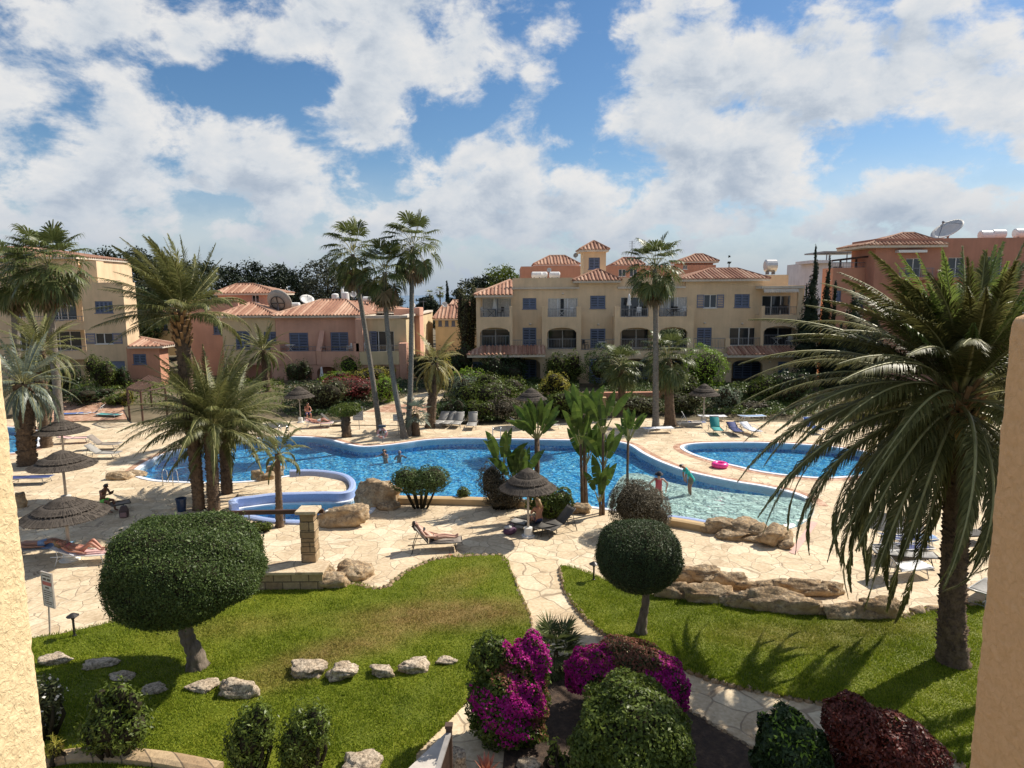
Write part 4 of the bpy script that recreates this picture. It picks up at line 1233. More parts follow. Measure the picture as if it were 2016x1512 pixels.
fan_palm('tall dark fan palm with a big shaggy head at the far left', (118, 842), ((118, 846), (112, 760), (104, 670), (98, 590), (94, 525)), 64, 1.75, 1.45, 75, (.29, .22), (88, -75), (-.25, 0, 0), 20)
fan_palm('second shaggy fan palm behind the tall dark one at the far left', (40, 815), ((40, 818), (36, 740), (30, 640), (25, 545)), 46, 1.6, 1.4, 77, (.28, .22), (88, -70), (-.1, 0, 0), 12)
fan_palm('low spiky fan palm at the foot of the three tall palms', (820, 857), ((820, 860), (818, 840), (817, 815)), 22, .55, .62, 79, (.26, .24), (82, -10), (0, 0, 0), 0, M_DATEBARK, (M_PALMBLUE, M_STALK), 18, flare=1.1, droopy=.15)
fan_palm('little fan palm sprouting between the two bougainvilleas', (1093, 1318), ((1093, 1320), (1094, 1305), (1095, 1282)), 26, .26, .50, 81, (.06, .05), (84, -5), (0, 0, 0), 0, M_DATEBARK, (M_FAN, M_STALK), 30, z=0.0, droopy=.1, flare=1.2)
b = G(683, 860, 0)
root = thing('cycad_palm', 'stubby cycad with a flat mushroom-like head beside the pool sign', 'palm tree', b)
q = [P(x, y, b.y) - b for x, y in ((683, 861), (681, 838), (680, 812))]
palm_trunk('trunk', [tuple(v) for v in q], .30, .26, M_DATEBARK, root, .1, .15, 1.1, 83)
rl = np.random.default_rng(4)
p, nn = blob_points([(q[-1].x, q[-1].y, q[-1].z + .18, 1.02, 1.0, .42), (q[-1].x + .3, 0, q[-1].z + .3, .7, .7, .36)], 2600, rl, .7, .08)
V, Fq = leaf_quads(p, nn, .20, rl, .25, .5, .4); mesh_obj('crown', V, Fq, LEAFM['green'], root)
def paddle_plant(label, base, heights, seed, z=0.0, nl=9, leafl=1.15, trunk=.13, spread=.75):
 b = G(*base, z)
 root = thing('bird_of_paradise_plant', label, 'plant', b, 0, 'paddle-leaved plants by the pool')
 r = np.random.default_rng(seed)
 mb = MB(); LV, LF, lb = [], [], 0
 st = MB()
 for (px, py) in heights:            # stem tops (pixels)
  t = P(px, py, b.y) - b
  t.y += r.uniform(-.25, .25)
  ln = [(t.x * .7 + r.uniform(-.05, .05), t.y, -.02), (t.x * .85, t.y, t.z * .5), (t.x, t.y, t.z)]
  mb.tube(ln, [trunk, trunk * .85, trunk * .8], 9)
  fa = r.uniform(-.5, .5)
  for i in range(nl):
   f = (i + .5) / nl
   lean = (f - .5) * 2 * spread + r.uniform(-.1, .1)
   d = np.array([math.sin(lean) * math.cos(fa), math.sin(lean) * math.sin(fa) + r.uniform(-.2, .2), math.cos(lean)])
   d /= np.linalg.norm(d)
   pl = r.uniform(.3, .75) * leafl
   p0 = np.array(t) + np.array([0, 0, -.1]); p1 = p0 + d * pl
   st.tube([p0, (p0 + p1) / 2, p1], [.035, .028, .02], 5, False)
   side = np.cross(d, np.array([r.uniform(-.6, .6), -1, r.uniform(-.2, .4)])); side /= np.linalg.norm(side)
   nrm = np.cross(side, d)
   L_ = leafl * r.uniform(.8, 1.15); wd = L_ * r.uniform(.12, .165)
   K = 8
   rows = []
   cur = p1.copy(); dd = d.copy()
   bend = r.uniform(.2, .8)
   for k in range(K + 1):
    t_ = k / K
    w_ = wd * math.sin(min(1, t_ * .93 + .10) * PI) ** .6 if t_ < .97 else .01
    sag = nrm * .25 * w_
    rows.append((cur - side * w_ + sag, cur, cur + side * w_ + sag))
    dd = dd + (np.array([d[0], d[1], -1.0]) - dd) * bend * .14 * t_ * 2
    dd /= np.linalg.norm(dd)
    cur = cur + dd * L_ / K
   for h_ in (0, 1):           # two halves of the blade, torn into strips now and then
    for k in range(K):
     a, b2, c2, d2 = rows[k][h_], rows[k][h_ + 1], rows[k + 1][h_ + 1], rows[k + 1][h_]
     if r.uniform() < .25:
      edge = 0 if h_ == 0 else 1
      if edge == 0: d2 = d2 * .85 + rows[k][0] * .15
      else: c2 = c2 * .85 + rows[k][2] * .15
     LV.append(np.array([a, b2, c2, d2])); LF.append([lb, lb + 1, lb + 2, lb + 3]); lb += 4
 mb.build('stem', M_DATEBARK, root, smooth=True)
 st.build('leaf_stalks', M_STALK, root)
 mesh_obj('leaves', np.concatenate(LV), np.array(LF), LEAFM['banana'], root)
 return root
paddle_plant('leafy paddle plant without trunk rising behind the brown bush', (1000, 1000), [(990, 930), (1012, 948), (1030, 945)], 1, nl=5, leafl=1.2, trunk=.05, spread=.6)
paddle_plant('paddle plant with one bare trunk and a fan of narrow leaves above the parasol', (1057, 992), [(1057, 862)], 2, nl=13, leafl=1.15, trunk=.14, spread=.8)
paddle_plant('tallest paddle plant of the clump with broad upright leaves and a dark stem', (1158, 1000), [(1142, 872), (1154, 915), (1150, 848)], 3, nl=5, leafl=1.3, trunk=.075, spread=.5)
paddle_plant('paddle plant with glossy upright leaves between the tall one and the dark dome bush', (1188, 1012), [(1190, 920), (1187, 852), (1180, 985)], 4, nl=5, leafl=1.25, trunk=.07, spread=.5)
paddle_plant('single slim paddle plant at the edge of the shallow end', (1232, 975), [(1238, 868)], 5, nl=8, leafl=.95, trunk=.07, spread=.5)
def lobed(label, base, lobes, mat, n, leaf, seed, stems=True, z=0.0, aspect=.5, name='shrub', cat='shrub', extra=None, rough=.08, depth=1.0, inner=.8, group=None, jit=.6):
 """shrub from pixel lobes (px, py, rx, ry [, dy metres])"""
 b = G(*base, z); k = b.y / F * 1.01
 bl = []
 for q in lobes:
  c = P(q[0], q[1], b.y) - b
  bl.append((c.x, (q[4] if len(q) > 4 else 0.0), c.z, q[2] * k, q[2] * k * depth, q[3] * k))
 st = []
 if stems:
  for q in bl:
   for j in range(4):
    a = j * 1.7 + q[0]
    st.append(([(q[0] * .4 + math.cos(a) * .1, math.sin(a) * .12, 0), (q[0] * .8 + math.cos(a) * .2, q[1] + math.sin(a) * .25, q[2] * .5), (q[0] + math.cos(a) * q[3] * .4, q[1] + math.sin(a) * q[4] * .4, q[2])], [.05, .04, .02], 6))
 ex = None
 if extra:
  ex = []
  for (nm, lb2, n2, lf2, mk, a2) in extra:
   bb = []
   for q in lb2:
    c = P(q[0], q[1], b.y) - b
    bb.append((c.x, (q[4] if len(q) > 4 else 0.0), c.z, q[2] * k, q[2] * k * 1.5, q[3] * k))
   ex.append((nm, bb, n2, lf2, LEAFM[mk], a2))
 return plant(name, label, cat, b, bl, n, leaf, LEAFM[mat], seed, group, aspect, inner, rough, jit, st, .03, .84, .25, extra=ex)
lobed('two-lobed clipped green bush by the low pool wall', (828, 1000), [(803, 945, 34, 26), (850, 943, 38, 27), (828, 950, 40, 24)], 'clip', 9000, .075, 1)
lobed('grey-brown spiky bush left of the parasol by the pool wall', (985, 1002), [(965, 945, 26, 34), (985, 965, 34, 36), (1008, 975, 24, 24)], 'brown', 6000, .10, 2, rough=.16, aspect=.3)
lobed('green leafy bush behind the seated woman and the parasol', (1085, 1018), [(1070, 985, 34, 26), (1100, 985, 30, 28), (1085, 995, 38, 24)], 'green', 5200, .11, 3, rough=.12)
lobed('dark olive-brown dome bush behind the small ball tree', (1258, 1048), [(1258, 998, 63, 52), (1248, 985, 50, 44), (1275, 1015, 48, 40)], 'brown', 15000, .075, 4, rough=.05, aspect=.35)
lobed('tiny round shrub against the low pool wall', (912, 988), [(912, 972, 14, 14)], 'green', 900, .08, 5)
lobed('low juniper tuft at the edge of the big clipped tree', (515, 1046), [(505, 1035, 16, 9), (525, 1036, 12, 8)], 'green', 900, .08, 6)
ZB = 0.0
lobed('bougainvillea with green top and magenta patches beside the left lawn path', (1005, 1452), [(968, 1300, 46, 50, .1), (1005, 1370, 80, 82), (1045, 1320, 42, 62, .2), (960, 1385, 42, 66), (1005, 1415, 78, 48, -.1)], 'green', 15000, .085, 7, z=ZB, rough=.13, depth=.8,
      extra=[('blossoms', [(1040, 1275, 44, 32, -.1), (1065, 1300, 22, 34, -.1)], 2600, .065, 'mag', .8), ('blossoms', [(1030, 1352, 48, 34, -.55)], 2200, .065, 'mag', .8), ('blossoms', [(960, 1372, 42, 36, -.45), (1010, 1400, 34, 26, -.6)], 1100, .06, 'mag', .8),
             ('spent_blossoms', [(1015, 1310, 40, 40, -.25), (1065, 1370, 24, 60, -.3)], 1300, .06, 'rust', .7)], name='bougainvillea', cat='flowering shrub')
lobed('spreading bougainvillea with rusty middle and magenta ends behind the round green shrub', (1238, 1420), [(1238, 1345, 112, 62, .5), (1160, 1335, 46, 50, .2), (1310, 1370, 52, 60, .2)], 'olive', 13000, .08, 8, z=ZB, rough=.1, depth=.55,
      extra=[('blossoms', [(1160, 1305, 50, 30, .1), (1130, 1340, 22, 44, 0)], 2500, .065, 'mag', .8), ('blossoms', [(1318, 1350, 40, 58, .1), (1345, 1380, 22, 44, 0)], 3000, .065, 'mag', .8),
             ('spent_blossoms', [(1235, 1310, 90, 36, .2)], 3600, .06, 'rust', .7)], name='bougainvillea', cat='flowering shrub')
lobed('big round green shrub at the bottom in front of the rusty bougainvillea', (1243, 1600), [(1243, 1440, 118, 112, 0), (1180, 1470, 66, 90, -.2), (1300, 1480, 66, 92, -.1), (1240, 1500, 120, 100, -.2)], 'green', 26000, .085, 9, z=ZB, rough=.09)
lobed('dark upright green shrub beside the sunlit path at the bottom', (1558, 1600), [(1552, 1465, 62, 72), (1590, 1500, 50, 70), (1525, 1505, 44, 70)], 'dark', 15000, .095, 10, z=ZB, rough=.14, extra=[('new_leaves', [(1555, 1440, 50, 50)], 260, .10, 'bright', .4)])
lobed('dark red hedge shrub at the bottom right', (1735, 1600), [(1680, 1425, 62, 60), (1735, 1465, 80, 74), (1790, 1500, 74, 78), (1730, 1530, 110, 70)], 'red', 26000, .075, 11, z=ZB, rough=.08)
lobed('leafy young laurel with loose shoots on the left lawn edge', (225, 1490), [(222, 1420, 52, 58), (195, 1440, 40, 42), (255, 1435, 44, 46), (205, 1380, 26, 34), (262, 1385, 22, 30), (235, 1365, 20, 30)], 'green', 4800, .10, 12, z=ZL, rough=.28, aspect=.4, inner=.45)
lobed('loose green shrub at the bottom edge, left of its twin', (495, 1530), [(495, 1450, 46, 62), (478, 1470, 32, 46), (512, 1420, 26, 40)], 'green', 4200, .09, 13, z=ZL, rough=.22, aspect=.4, inner=.5)
lobed('loose green shrub at the bottom edge, right of its twin', (602, 1530), [(600, 1450, 48, 64), (580, 1475, 34, 46), (622, 1430, 28, 48)], 'green', 4600, .09, 14, z=ZL, rough=.22, aspect=.4, inner=.5)
lobed('white-flowering oleander beside the sunlit left balcony wall', (85, 1450), [(88, 1385, 30, 56), (70, 1420, 34, 40), (105, 1370, 16, 36)], 'olive', 2400, .12, 15, z=ZL, rough=.2, aspect=.3, inner=.5, extra=[('white_flowers', [(95, 1385, 32, 54)], 60, .07, 'white', .9)])
lobed('tuft of dry brown grass at the end of the left retaining wall', (108, 1500), [(108, 1475, 14, 26)], 'yellow', 500, .16, 16, z=ZL, aspect=.1, rough=.3, inner=.2)
lobed('weedy green sprigs in the shade below the round shrub', (1100, 1520), [(1090, 1480, 14, 34), (1110, 1500, 18, 26)], 'green', 260, .11, 17, z=ZB, aspect=.45, rough=.3, inner=.2)
B = bush
B('bright green rounded shrub in front of the pink house arch', 686, 748, 56, 44, 'bright', 1500, .16, 21, round_=True)
B('yellow-orange flowering hedge under the tall palms by the pink house', 722, 754, 96, 24, 'yellow', 1500, .16, 22, 'hedge', name='hedge')
B('low lime hedge in front of the pink house arches', 655, 756, 60, 20, 'bright', 900, .16, 23, 'hedge', name='hedge')
B('long crimson hedge beyond the cycad', 680, 792, 108, 46, 'redhedge', 3200, .16, 24, 'hedge', name='hedge')
B('square green bush between the trunks of the leaning palms', 757, 795, 48, 46, 'bright', 1500, .15, 25, round_=True)
B('mounded olive shrub behind the far-left poolside parasol', 622, 812, 100, 52, 'olive', 2200, .16, 26)
B('dark bush in front of the left pink house arch', 585, 755, 50, 40, 'dark', 1200, .16, 27)
B('red-flowering bush against the pink house corner', 775, 738, 56, 60, 'redhedge', 1500, .17, 28)
B('dark green shrub beside the steps under the tall fan palm', 825, 750, 46, 46, 'dark', 1200, .16, 29)
B('large dark tangled shrub left of the apartment block', 893, 760, 74, 70, 'dark', 2600, .18, 30)
B('tall yellowish tree growing at the left corner of the apartment block', 922, 738, 40, 150, 'olive', 2600, .20, 31, 'tree', name='slim_tree', lobes=7)
B('broad bright shrub below the apartment canopy, left', 920, 775, 66, 40, 'bright', 1500, .16, 32)
B('tall dark shrub in front of the apartment ground floor door', 985, 762, 96, 62, 'dark', 3000, .17, 33)
B('long rounded green hedge mound behind the far loungers', 968, 805, 130, 55, 'green', 4200, .16, 34, 'hedge', name='hedge')
B('silvery-leaved bush at the left end of the far hedge', 905, 795, 62, 45, 'silver', 1600, .16, 35)
B('leggy dark shrub behind the grey loungers', 895, 832, 62, 38, 'dark', 1500, .15, 36)
B('green shrub with arching shoots beside the far hedge', 945, 832, 54, 38, 'green', 1300, .15, 37)
B('brownish clipped mound to the right of the grey loungers', 992, 830, 74, 40, 'brown', 2200, .13, 38, round_=True)
B('green bush against the apartment arches, left of the round one', 1110, 762, 72, 58, 'green', 2200, .17, 39)
B('yellowish bush in front of the apartment steps', 1092, 788, 58, 48, 'yellow', 1500, .16, 40)
B('dark shrub under the far parasol', 1062, 828, 62, 36, 'dark', 1500, .15, 41)
B('mixed green bush by the far steps, right of the parasol', 1118, 826, 74, 46, 'green', 2000, .16, 42)
B('dark dome-shaped bush in front of the apartment middle arch', 1195, 765, 92, 70, 'clip', 3200, .16, 43, round_=True)
B('bright green dome-shaped tree in front of the apartment right wing', 1392, 768, 88, 72, 'bright', 3600, .16, 44, 'tree', round_=True, name='clipped_tree')
B('long olive hedge behind the loungers, right of the squat palm', 1265, 818, 86, 34, 'olive', 2000, .15, 45, 'hedge', name='hedge')
B('long olive hedge under the right far parasol', 1352, 816, 66, 36, 'olive', 1700, .15, 46, 'hedge', name='hedge')
B('glossy pale-flowering bush right of the far parasol', 1432, 812, 58, 42, 'silver', 1500, .16, 47)
B('dark green bush near the right apartment patio', 1515, 795, 74, 50, 'green', 2200, .16, 48)
B('low reddish ground shrub behind the towels', 1490, 812, 60, 18, 'brown', 800, .14, 49)
B('dark green shrub beside the garage door at left', 196, 770, 54, 58, 'green', 1900, .17, 50)
B('small shrub right of the garage door at left', 238, 766, 32, 34, 'dark', 900, .16, 51)
B('dark rounded tree behind the tall left date palm', 398, 722, 60, 66, 'dark', 2200, .20, 52, 'tree', name='small_tree')
B('low mixed border below the left villa', 160, 800, 90, 30, 'dark', 1600, .15, 53)
B('low green border beside the wooden pergola', 228, 800, 50, 20, 'green', 900, .15, 54)
B('yellow-green spiky plant beside the wooden pergola', 247, 800, 26, 26, 'yellow', 500, .2, 55, aspect=.16)
B('leafy tree in front of the left villa balconies', 140, 735, 70, 130, 'green', 3600, .2, 56, 'tree', name='small_tree')
B('dark shrub mass under the palms at far left', 120, 790, 60, 60, 'dark', 1500, .17, 57)
B('light green shrub left of the cream villa wall', 870, 775, 34, 60, 'yellow', 900, .17, 58)
B('broad-leaved shrub at the foot of the tall lone palm', 1345, 790, 60, 50, 'green', 1500, .17, 59)
B('olive shrub behind the big palm crown by the right wall', 1965, 860, 110, 210, 'olive', 5200, .16, 60, 'tree', name='small_tree')
B('dark garden bush beneath the big palm, left of its crown', 1560, 800, 70, 60, 'dark', 2000, .17, 61)
B('flowering bush under the big palm fronds', 1780, 830, 160, 70, 'olive', 3000, .17, 62)
def far_tree(label, px, top, w, D, mat, seed, kind='pine', base=None):
 zt = P(px, top, D).z
 x = P(px, top, D).x
 zb = ground_h(x, D)
 h = zt - zb; wm = w * D / F * (1.55 if kind in ('pine', 'broad') else 1)
 r = random.Random(seed)
 root = thing('cypress_tree' if kind == 'cyp' else 'pine_tree' if kind == 'pine' else 'broadleaf_tree', label, 'tree', (x, D, zb), 0, 'trees on the skyline')
 bl = []
 if kind == 'cyp':
  for i in range(9):
   f = i / 8
   rr = wm / 2 * math.sin(PI * min(1, .18 + f * .80)) ** .7 * (1.12 - .5 * f)
   bl.append((r.uniform(-.08, .08) * wm, r.uniform(-.05, .05) * wm, h * (.06 + .90 * f), max(.12, rr), max(.12, rr), h * .10))
  n, lf, inner, rough = 4200, .4, .5, .12
 elif kind == 'norfolk':
  for i in range(8):
   f = i / 7
   for s_ in range(4):
    a = s_ * 1.57 + i
    rr = wm / 2 * (1 - f * .85)
    bl.append((math.cos(a) * rr * .55, math.sin(a) * rr * .55, h * (.45 + .53 * f), rr * .5, rr * .5, .22))
  n, lf, inner, rough = 1500, .3, .2, .2
 else:
  k = 13
  for i in range(k):
   f = (i + .5) / k
   a = i * 2.4
   spread = (math.sin(PI * min(.98, .25 + f * .62)) ** .7) * (.72 if kind == 'pine' else .8)
   bl.append((math.cos(a) * wm / 2 * spread * r.uniform(.4, 1), math.sin(a) * wm / 2 * spread * r.uniform(.4, 1), h * (.22 + .70 * f), wm * r.uniform(.17, .30), wm * r.uniform(.15, .27), h * r.uniform(.06, .12)))
  bl.append((0, 0, h * .93, wm * .14, wm * .14, h * .07))
  n, lf, inner, rough = 4600, .55, .35, .3
 rl = np.random.default_rng(seed + 50)
 p, nn = blob_points(bl, n, rl, inner, rough, 3.0)
 V, Fq = leaf_quads(p, nn, lf * D / 110, rl, .42, .9, .2)
 mesh_obj('crown', V, Fq, LEAFM[mat], root)
 mb = MB(); mb.tube([(0, 0, 0), (r.uniform(-.2, .2), 0, h * .45), (0, 0, h * .9)], [h * .022, h * .016, h * .006], 8)
 if kind in ('pine', 'broad'):
  for q in bl[::2]:
   mb.tube([(0, 0, q[2] * .8), (q[0] * .5, q[1] * .5, q[2] * .93), (q[0], q[1], q[2])], [h * .008, h * .006, h * .003], 5)
 if kind == 'cyp':
  c_ = core_mesh(bl, .82, seed).build('inner_foliage', LEAFM['cyp'], root, smooth=True)
 mb.build('trunk', M_TWIG_SHADE, root, smooth=True)
 return root
for i, (px, top, w, D, mat, kd, lab) in enumerate([
 (150, 500, 70, 104, 'pine', 'pine', 'dark pine showing above the left villa roof'),
 (213, 486, 66, 106, 'pine', 'pine', 'dark pine with a pointed top right of the villa roof edge'),
 (272, 484, 60, 112, 'pine', 'pine', 'tall dark pine left of the tall date palm crown'),
 (318, 498, 70, 104, 'pine', 'pine', 'dark pine right behind the tall date palm crown'),
 (362, 512, 60, 108, 'pine', 'pine', 'dark pine peeping between the tall date palm fronds'),
 (412, 512, 76, 102, 'pine', 'pine', 'rounded dark pine right of the tall date palm'),
 (455, 521, 62, 106, 'pine', 'pine', 'dark pine left of the pink tower roof'),
 (503, 515, 66, 112, 'pine', 'pine', 'isolated dark pine above the pink tower roof'),
 (556, 520, 62, 108, 'pine', 'pine', 'dark pine right of the white house gap'),
 (598, 530, 60, 104, 'pine', 'broad', 'dark tree above the big satellite dish'),
 (642, 508, 84, 100, 'grey', 'broad', 'tall greyish tree left of the leaning fan palm crown'),
 (690, 528, 80, 102, 'grey', 'broad', 'greyish tree behind the leaning fan palm crown'),
 (736, 548, 70, 104, 'grey', 'broad', 'greyish tree between the crowns of the fan palms'),
 (772, 578, 50, 108, 'grey', 'broad', 'low greyish tree behind the middle fan palm'),
 (265, 560, 80, 82, 'dark', 'broad', 'dark leafy tree beside the left villa'),
 (310, 575, 60, 86, 'dark', 'broad', 'dark leafy tree behind the tall date palm trunk'),
 (880, 557, 12, 140, 'cyp', 'cyp', 'tiny distant cypress against the sea haze'),
 (905, 566, 26, 128, 'pine', 'broad', 'small dark distant tree right of the tiny cypress'),
 (845, 583, 40, 150, 'pine', 'broad', 'low far tree against the sea'),
 (938, 545, 62, 118, 'pine', 'pine', 'dark tree left of the apartment roof'),
 (968, 540, 50, 112, 'pine', 'pine', 'dark pine behind the apartment left hip roof'),
 (1000, 521, 66, 104, 'green', 'broad', 'bushy green tree beside the far salmon block'),
 (1436, 502, 22, 150, 'grey', 'norfolk', 'distant layered norfolk pine above the right hip roof'),
 (1606, 493, 36, 57, 'cyp', 'cyp', 'tallest cypress left of the red block'),
 (1632, 516, 28, 57, 'cyp', 'cyp', 'slim cypress touching the tallest one'),
 (1645, 562, 12, 57, 'cyp', 'cyp', 'thin small cypress in front of the red wall'),
 (1592, 566, 56, 57, 'cyp', 'cyp', 'broad dark cypress beside the apartment right corner'),
 (1688, 570, 72, 56, 'cyp', 'cyp', 'broad dark cypress before the red block'),
 (1652, 640, 60, 55, 'cyp', 'cyp', 'low dark cypress between the two broad ones'),
 (1726, 610, 56, 56, 'cyp', 'cyp', 'dark cypress in front of the red block windows'),
]):
 far_tree(lab, px, top, w, D, mat, 300 + i, kd)
for px, top, D, sd_, lab in ((846, 575, 190, 1, 'tiny distant fan palm right of the tallest palm'), (866, 569, 180, 2, 'tiny distant fan palm next to the tiny cypress')):
 b = P(px, top, D); zb = ground_h(b.x, D)
 root = thing('fan_palm', lab, 'palm tree', (b.x, D, zb), 0, 'trees on the skyline')
 mb = MB(); mb.tube([(0, 0, 0), (0, 0, b.z - zb - .6)], .2, 6); mb.build('trunk', M_DATEBARK, root)
 fan_crown('crown', (0, 0, b.z - zb - .8), root, 18, .9, .9, sd_, (0, 0, 0), (88, -50), 8)
def ground_cover(outlines, n, seed, mk, holes=(), hmax=.75, leaf=.2):
 r = np.random.default_rng(seed)
 pts = []
 for ol in outlines:
  poly = [tuple(Gt(*q))[:2] for q in ol]; a = np.array(poly)
  q = r.uniform(a.min(0), a.max(0), (n * 4, 2)); q = q[inside(poly, q)]
  for h_ in holes:
   q = q[~inside([tuple(Gt(*p))[:2] for p in h_], q)]
  pts.append(q[:n])
 p = np.concatenate(pts)
 c = (np.sin(p[:, 0] * 1.9 + np.sin(p[:, 1] * 1.3) * 1.5) * np.cos(p[:, 1] * 1.6 + seed) + 1) / 2
 top = hmax * (.25 + .75 * c)
 z = np.array([max(0, ground_h(*q)) for q in p]) + top * r.uniform(.45, 1, len(p))
 V, Fq = leaf_quads(np.column_stack([p, z]), np.tile([0, -.3, 1.0], (len(p), 1)), leaf, r, .5, .8)
 tag(mesh_obj('ground_cover', V, Fq, LEAFM[mk]), kind='stuff')
PATHHOLE = [(652, 842), (700, 818), (745, 800), (800, 782), (850, 764), (895, 764), (872, 788), (850, 808), (842, 824), (842, 842)]
ground_cover([[(560, 822), (560, 765), (700, 755), (850, 755), (850, 800), (700, 830)]], 9000, 1, 'dark', [PATHHOLE])
ground_cover([[(850, 830), (850, 755), (1140, 755), (1140, 806), (1120, 826), (960, 834)], [(1190, 806), (1190, 760), (1560, 760), (1560, 824), (1400, 820), (1260, 816)]], 15000, 2, 'clip', [PATHHOLE])
ground_cover([[(1440, 824), (1440, 765), (2000, 765), (2000, 830)], [(100, 790), (100, 750), (560, 750), (560, 818), (330, 816), (250, 790)]], 9000, 3, 'green', [])
def mat_stucco(name, col, var=0.15, bmp=0.25, sc=1.0):
 m, nt, b = nodes(name)
 p = wpos(nt)
 n1 = noise(nt, p, 0.5 * sc, 5, 0.6); n2 = noise(nt, p, 40 * sc, 3, 0.6)
 st = N(nt, 'ShaderNodeMapping'); st.inputs['Scale'].default_value = (1.6, 1.6, 0.18); L(nt, p, st.inputs[0])
 n3 = noise(nt, st.outputs[0], 1.2, 5, 0.65)
 lo = tuple(c * (1 - var) for c in col); hi = tuple(min(1, c * (1 + var)) for c in col)
 r = ramp(nt, math_n(nt, 'ADD', math_n(nt, 'MULTIPLY', n1.outputs['Fac'], .6), math_n(nt, 'MULTIPLY', n3.outputs['Fac'], .4)), [(0.35, lo), (0.65, hi)])
 L(nt, r.outputs[0], b.inputs['Base Color']); b.inputs['Roughness'].default_value = 0.9
 b.inputs['Specular IOR Level'].default_value = 0.15
 bump(nt, b, n2.outputs['Fac'], bmp, 0.01)
 return m
M_OCHRE = mat_stucco('ochre_stucco', (0.70, 0.52, 0.33))
M_CREAM = mat_stucco('cream_stucco', (0.62, 0.49, 0.30))
M_PINK = mat_stucco('pink_stucco', (0.60, 0.34, 0.245))
M_SALMON = mat_stucco('salmon_stucco', (0.56, 0.28, 0.185))
M_RED = mat_stucco('brick_red_stucco', (0.46, 0.225, 0.155))
M_WHITEW = mat_stucco('white_stucco', (0.70, 0.70, 0.70))
M_TRIM = mat_stucco('pale_trim', (0.62, 0.54, 0.44))
M_GREYW = mat_stucco('grey_stucco', (0.34, 0.34, 0.34))
M_BLUE = mat_plain('blue_shutter_paint', (0.14, 0.175, 0.27), 0.55, 0, 0.12, 5)
M_WHITE = mat_plain('white_paint', (0.74, 0.73, 0.70), 0.5, 0, 0.05, 5)
M_RAIL = mat_plain('grey_rail', (0.20, 0.21, 0.23), 0.4, 0.5, 0.1, 5)
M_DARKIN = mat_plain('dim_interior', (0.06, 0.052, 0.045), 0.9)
M_CURT = mat_plain('curtain_cloth', (0.52, 0.49, 0.44), 0.9, 0, 0.2, 8)
m, nt, b = nodes('window_glass')
b.inputs['Base Color'].default_value = (0.03, 0.035, 0.04, 1); b.inputs['Roughness'].default_value = 0.04; b.inputs['Specular IOR Level'].default_value = 0.7
MATS['window_glass'] = M_GLASS = m
m, nt, b = nodes('clay_roof_tile')
g_ = N(nt, 'ShaderNodeNewGeometry')
n1 = noise(nt, g_.outputs['Position'], 3.0, 4, 0.7)
n2 = noise(nt, g_.outputs['Position'], 0.5, 3)
f_ = math_n(nt, 'ADD', math_n(nt, 'MULTIPLY', g_.outputs['Random Per Island'], 0.35), math_n(nt, 'ADD', math_n(nt, 'MULTIPLY', n1.outputs['Fac'], 0.45), math_n(nt, 'MULTIPLY', n2.outputs['Fac'], 0.25)))
r_ = ramp(nt, f_, [(0.25, (0.19, 0.088, 0.06)), (0.5, (0.34, 0.18, 0.12)), (0.75, (0.52, 0.35, 0.25))])
L(nt, r_.outputs[0], b.inputs['Base Color']); b.inputs['Roughness'].default_value = 0.85; b.inputs['Specular IOR Level'].default_value = .2
M_TILE = m
def rect(x0, y0, x1, y1, D):
 """world x0,x1,z0,z1 of a picture rectangle lying on plane y = D"""
 ym, xm = (y0 + y1) / 2, (x0 + x1) / 2
 return P(x0, ym, D).x, P(x1, ym, D).x, P(xm, y1, D).z, P(xm, y0, D).z
def panel(mb, x0, x1, z0, z1, y, t, ops=()):
 """wall slab facing -y with rectangular or arched openings (x0,x1,z0,z1,rise)"""
 xs = sorted({x0, x1, *[v for o in ops for v in (max(x0, o[0]), min(x1, o[1]))]})
 zs = sorted({z0, z1, *[v for o in ops for v in (max(z0, o[2]), min(z1, o[3]))]})
 def solid(i, j):
  if i < 0 or j < 0 or i >= len(xs) - 1 or j >= len(zs) - 1: return False
  cx, cz = (xs[i] + xs[i + 1]) / 2, (zs[j] + zs[j + 1]) / 2
  return not any(o[0] < cx < o[1] and o[2] < cz < o[3] for o in ops)
 for i in range(len(xs) - 1):
  for j in range(len(zs) - 1):
   if not solid(i, j): continue
   a, b_, c, d = xs[i], xs[i + 1], zs[j], zs[j + 1]
   mb.quad((a, y, c), (b_, y, c), (b_, y, d), (a, y, d))
   mb.quad((b_, y + t, c), (a, y + t, c), (a, y + t, d), (b_, y + t, d))
   if not solid(i - 1, j): mb.quad((a, y + t, c), (a, y, c), (a, y, d), (a, y + t, d))
   if not solid(i + 1, j): mb.quad((b_, y, c), (b_, y + t, c), (b_, y + t, d), (b_, y, d))
   if not solid(i, j - 1): mb.quad((a, y + t, c), (b_, y + t, c), (b_, y, c), (a, y, c))
   if not solid(i, j + 1): mb.quad((a, y, d), (b_, y, d), (b_, y + t, d), (a, y + t, d))
 for o in ops:
  if len(o) > 4 and o[4]:
   k = 12; a, b_, zt, rs = o[0], o[1], o[3], o[4]
   pts = []
   for q in range(k + 1):
    s = q / k
    pts.append((a + (b_ - a) * s, zt - rs + rs * math.sqrt(max(0, 1 - (2 * s - 1) ** 2)) ** 1.0))
   for (p, q) in zip(pts[:-1], pts[1:]):
    mb.quad((p[0], y, p[1]), (q[0], y, q[1]), (q[0], y, zt), (p[0], y, zt))
    mb.quad((p[0], y + t, p[1]), (p[0], y, p[1]), (q[0], y, q[1]), (q[0], y + t, q[1]))
    mb.quad((q[0], y + t, q[1]), (p[0], y + t, p[1]), (p[0], y + t, zt), (q[0], y + t, zt))
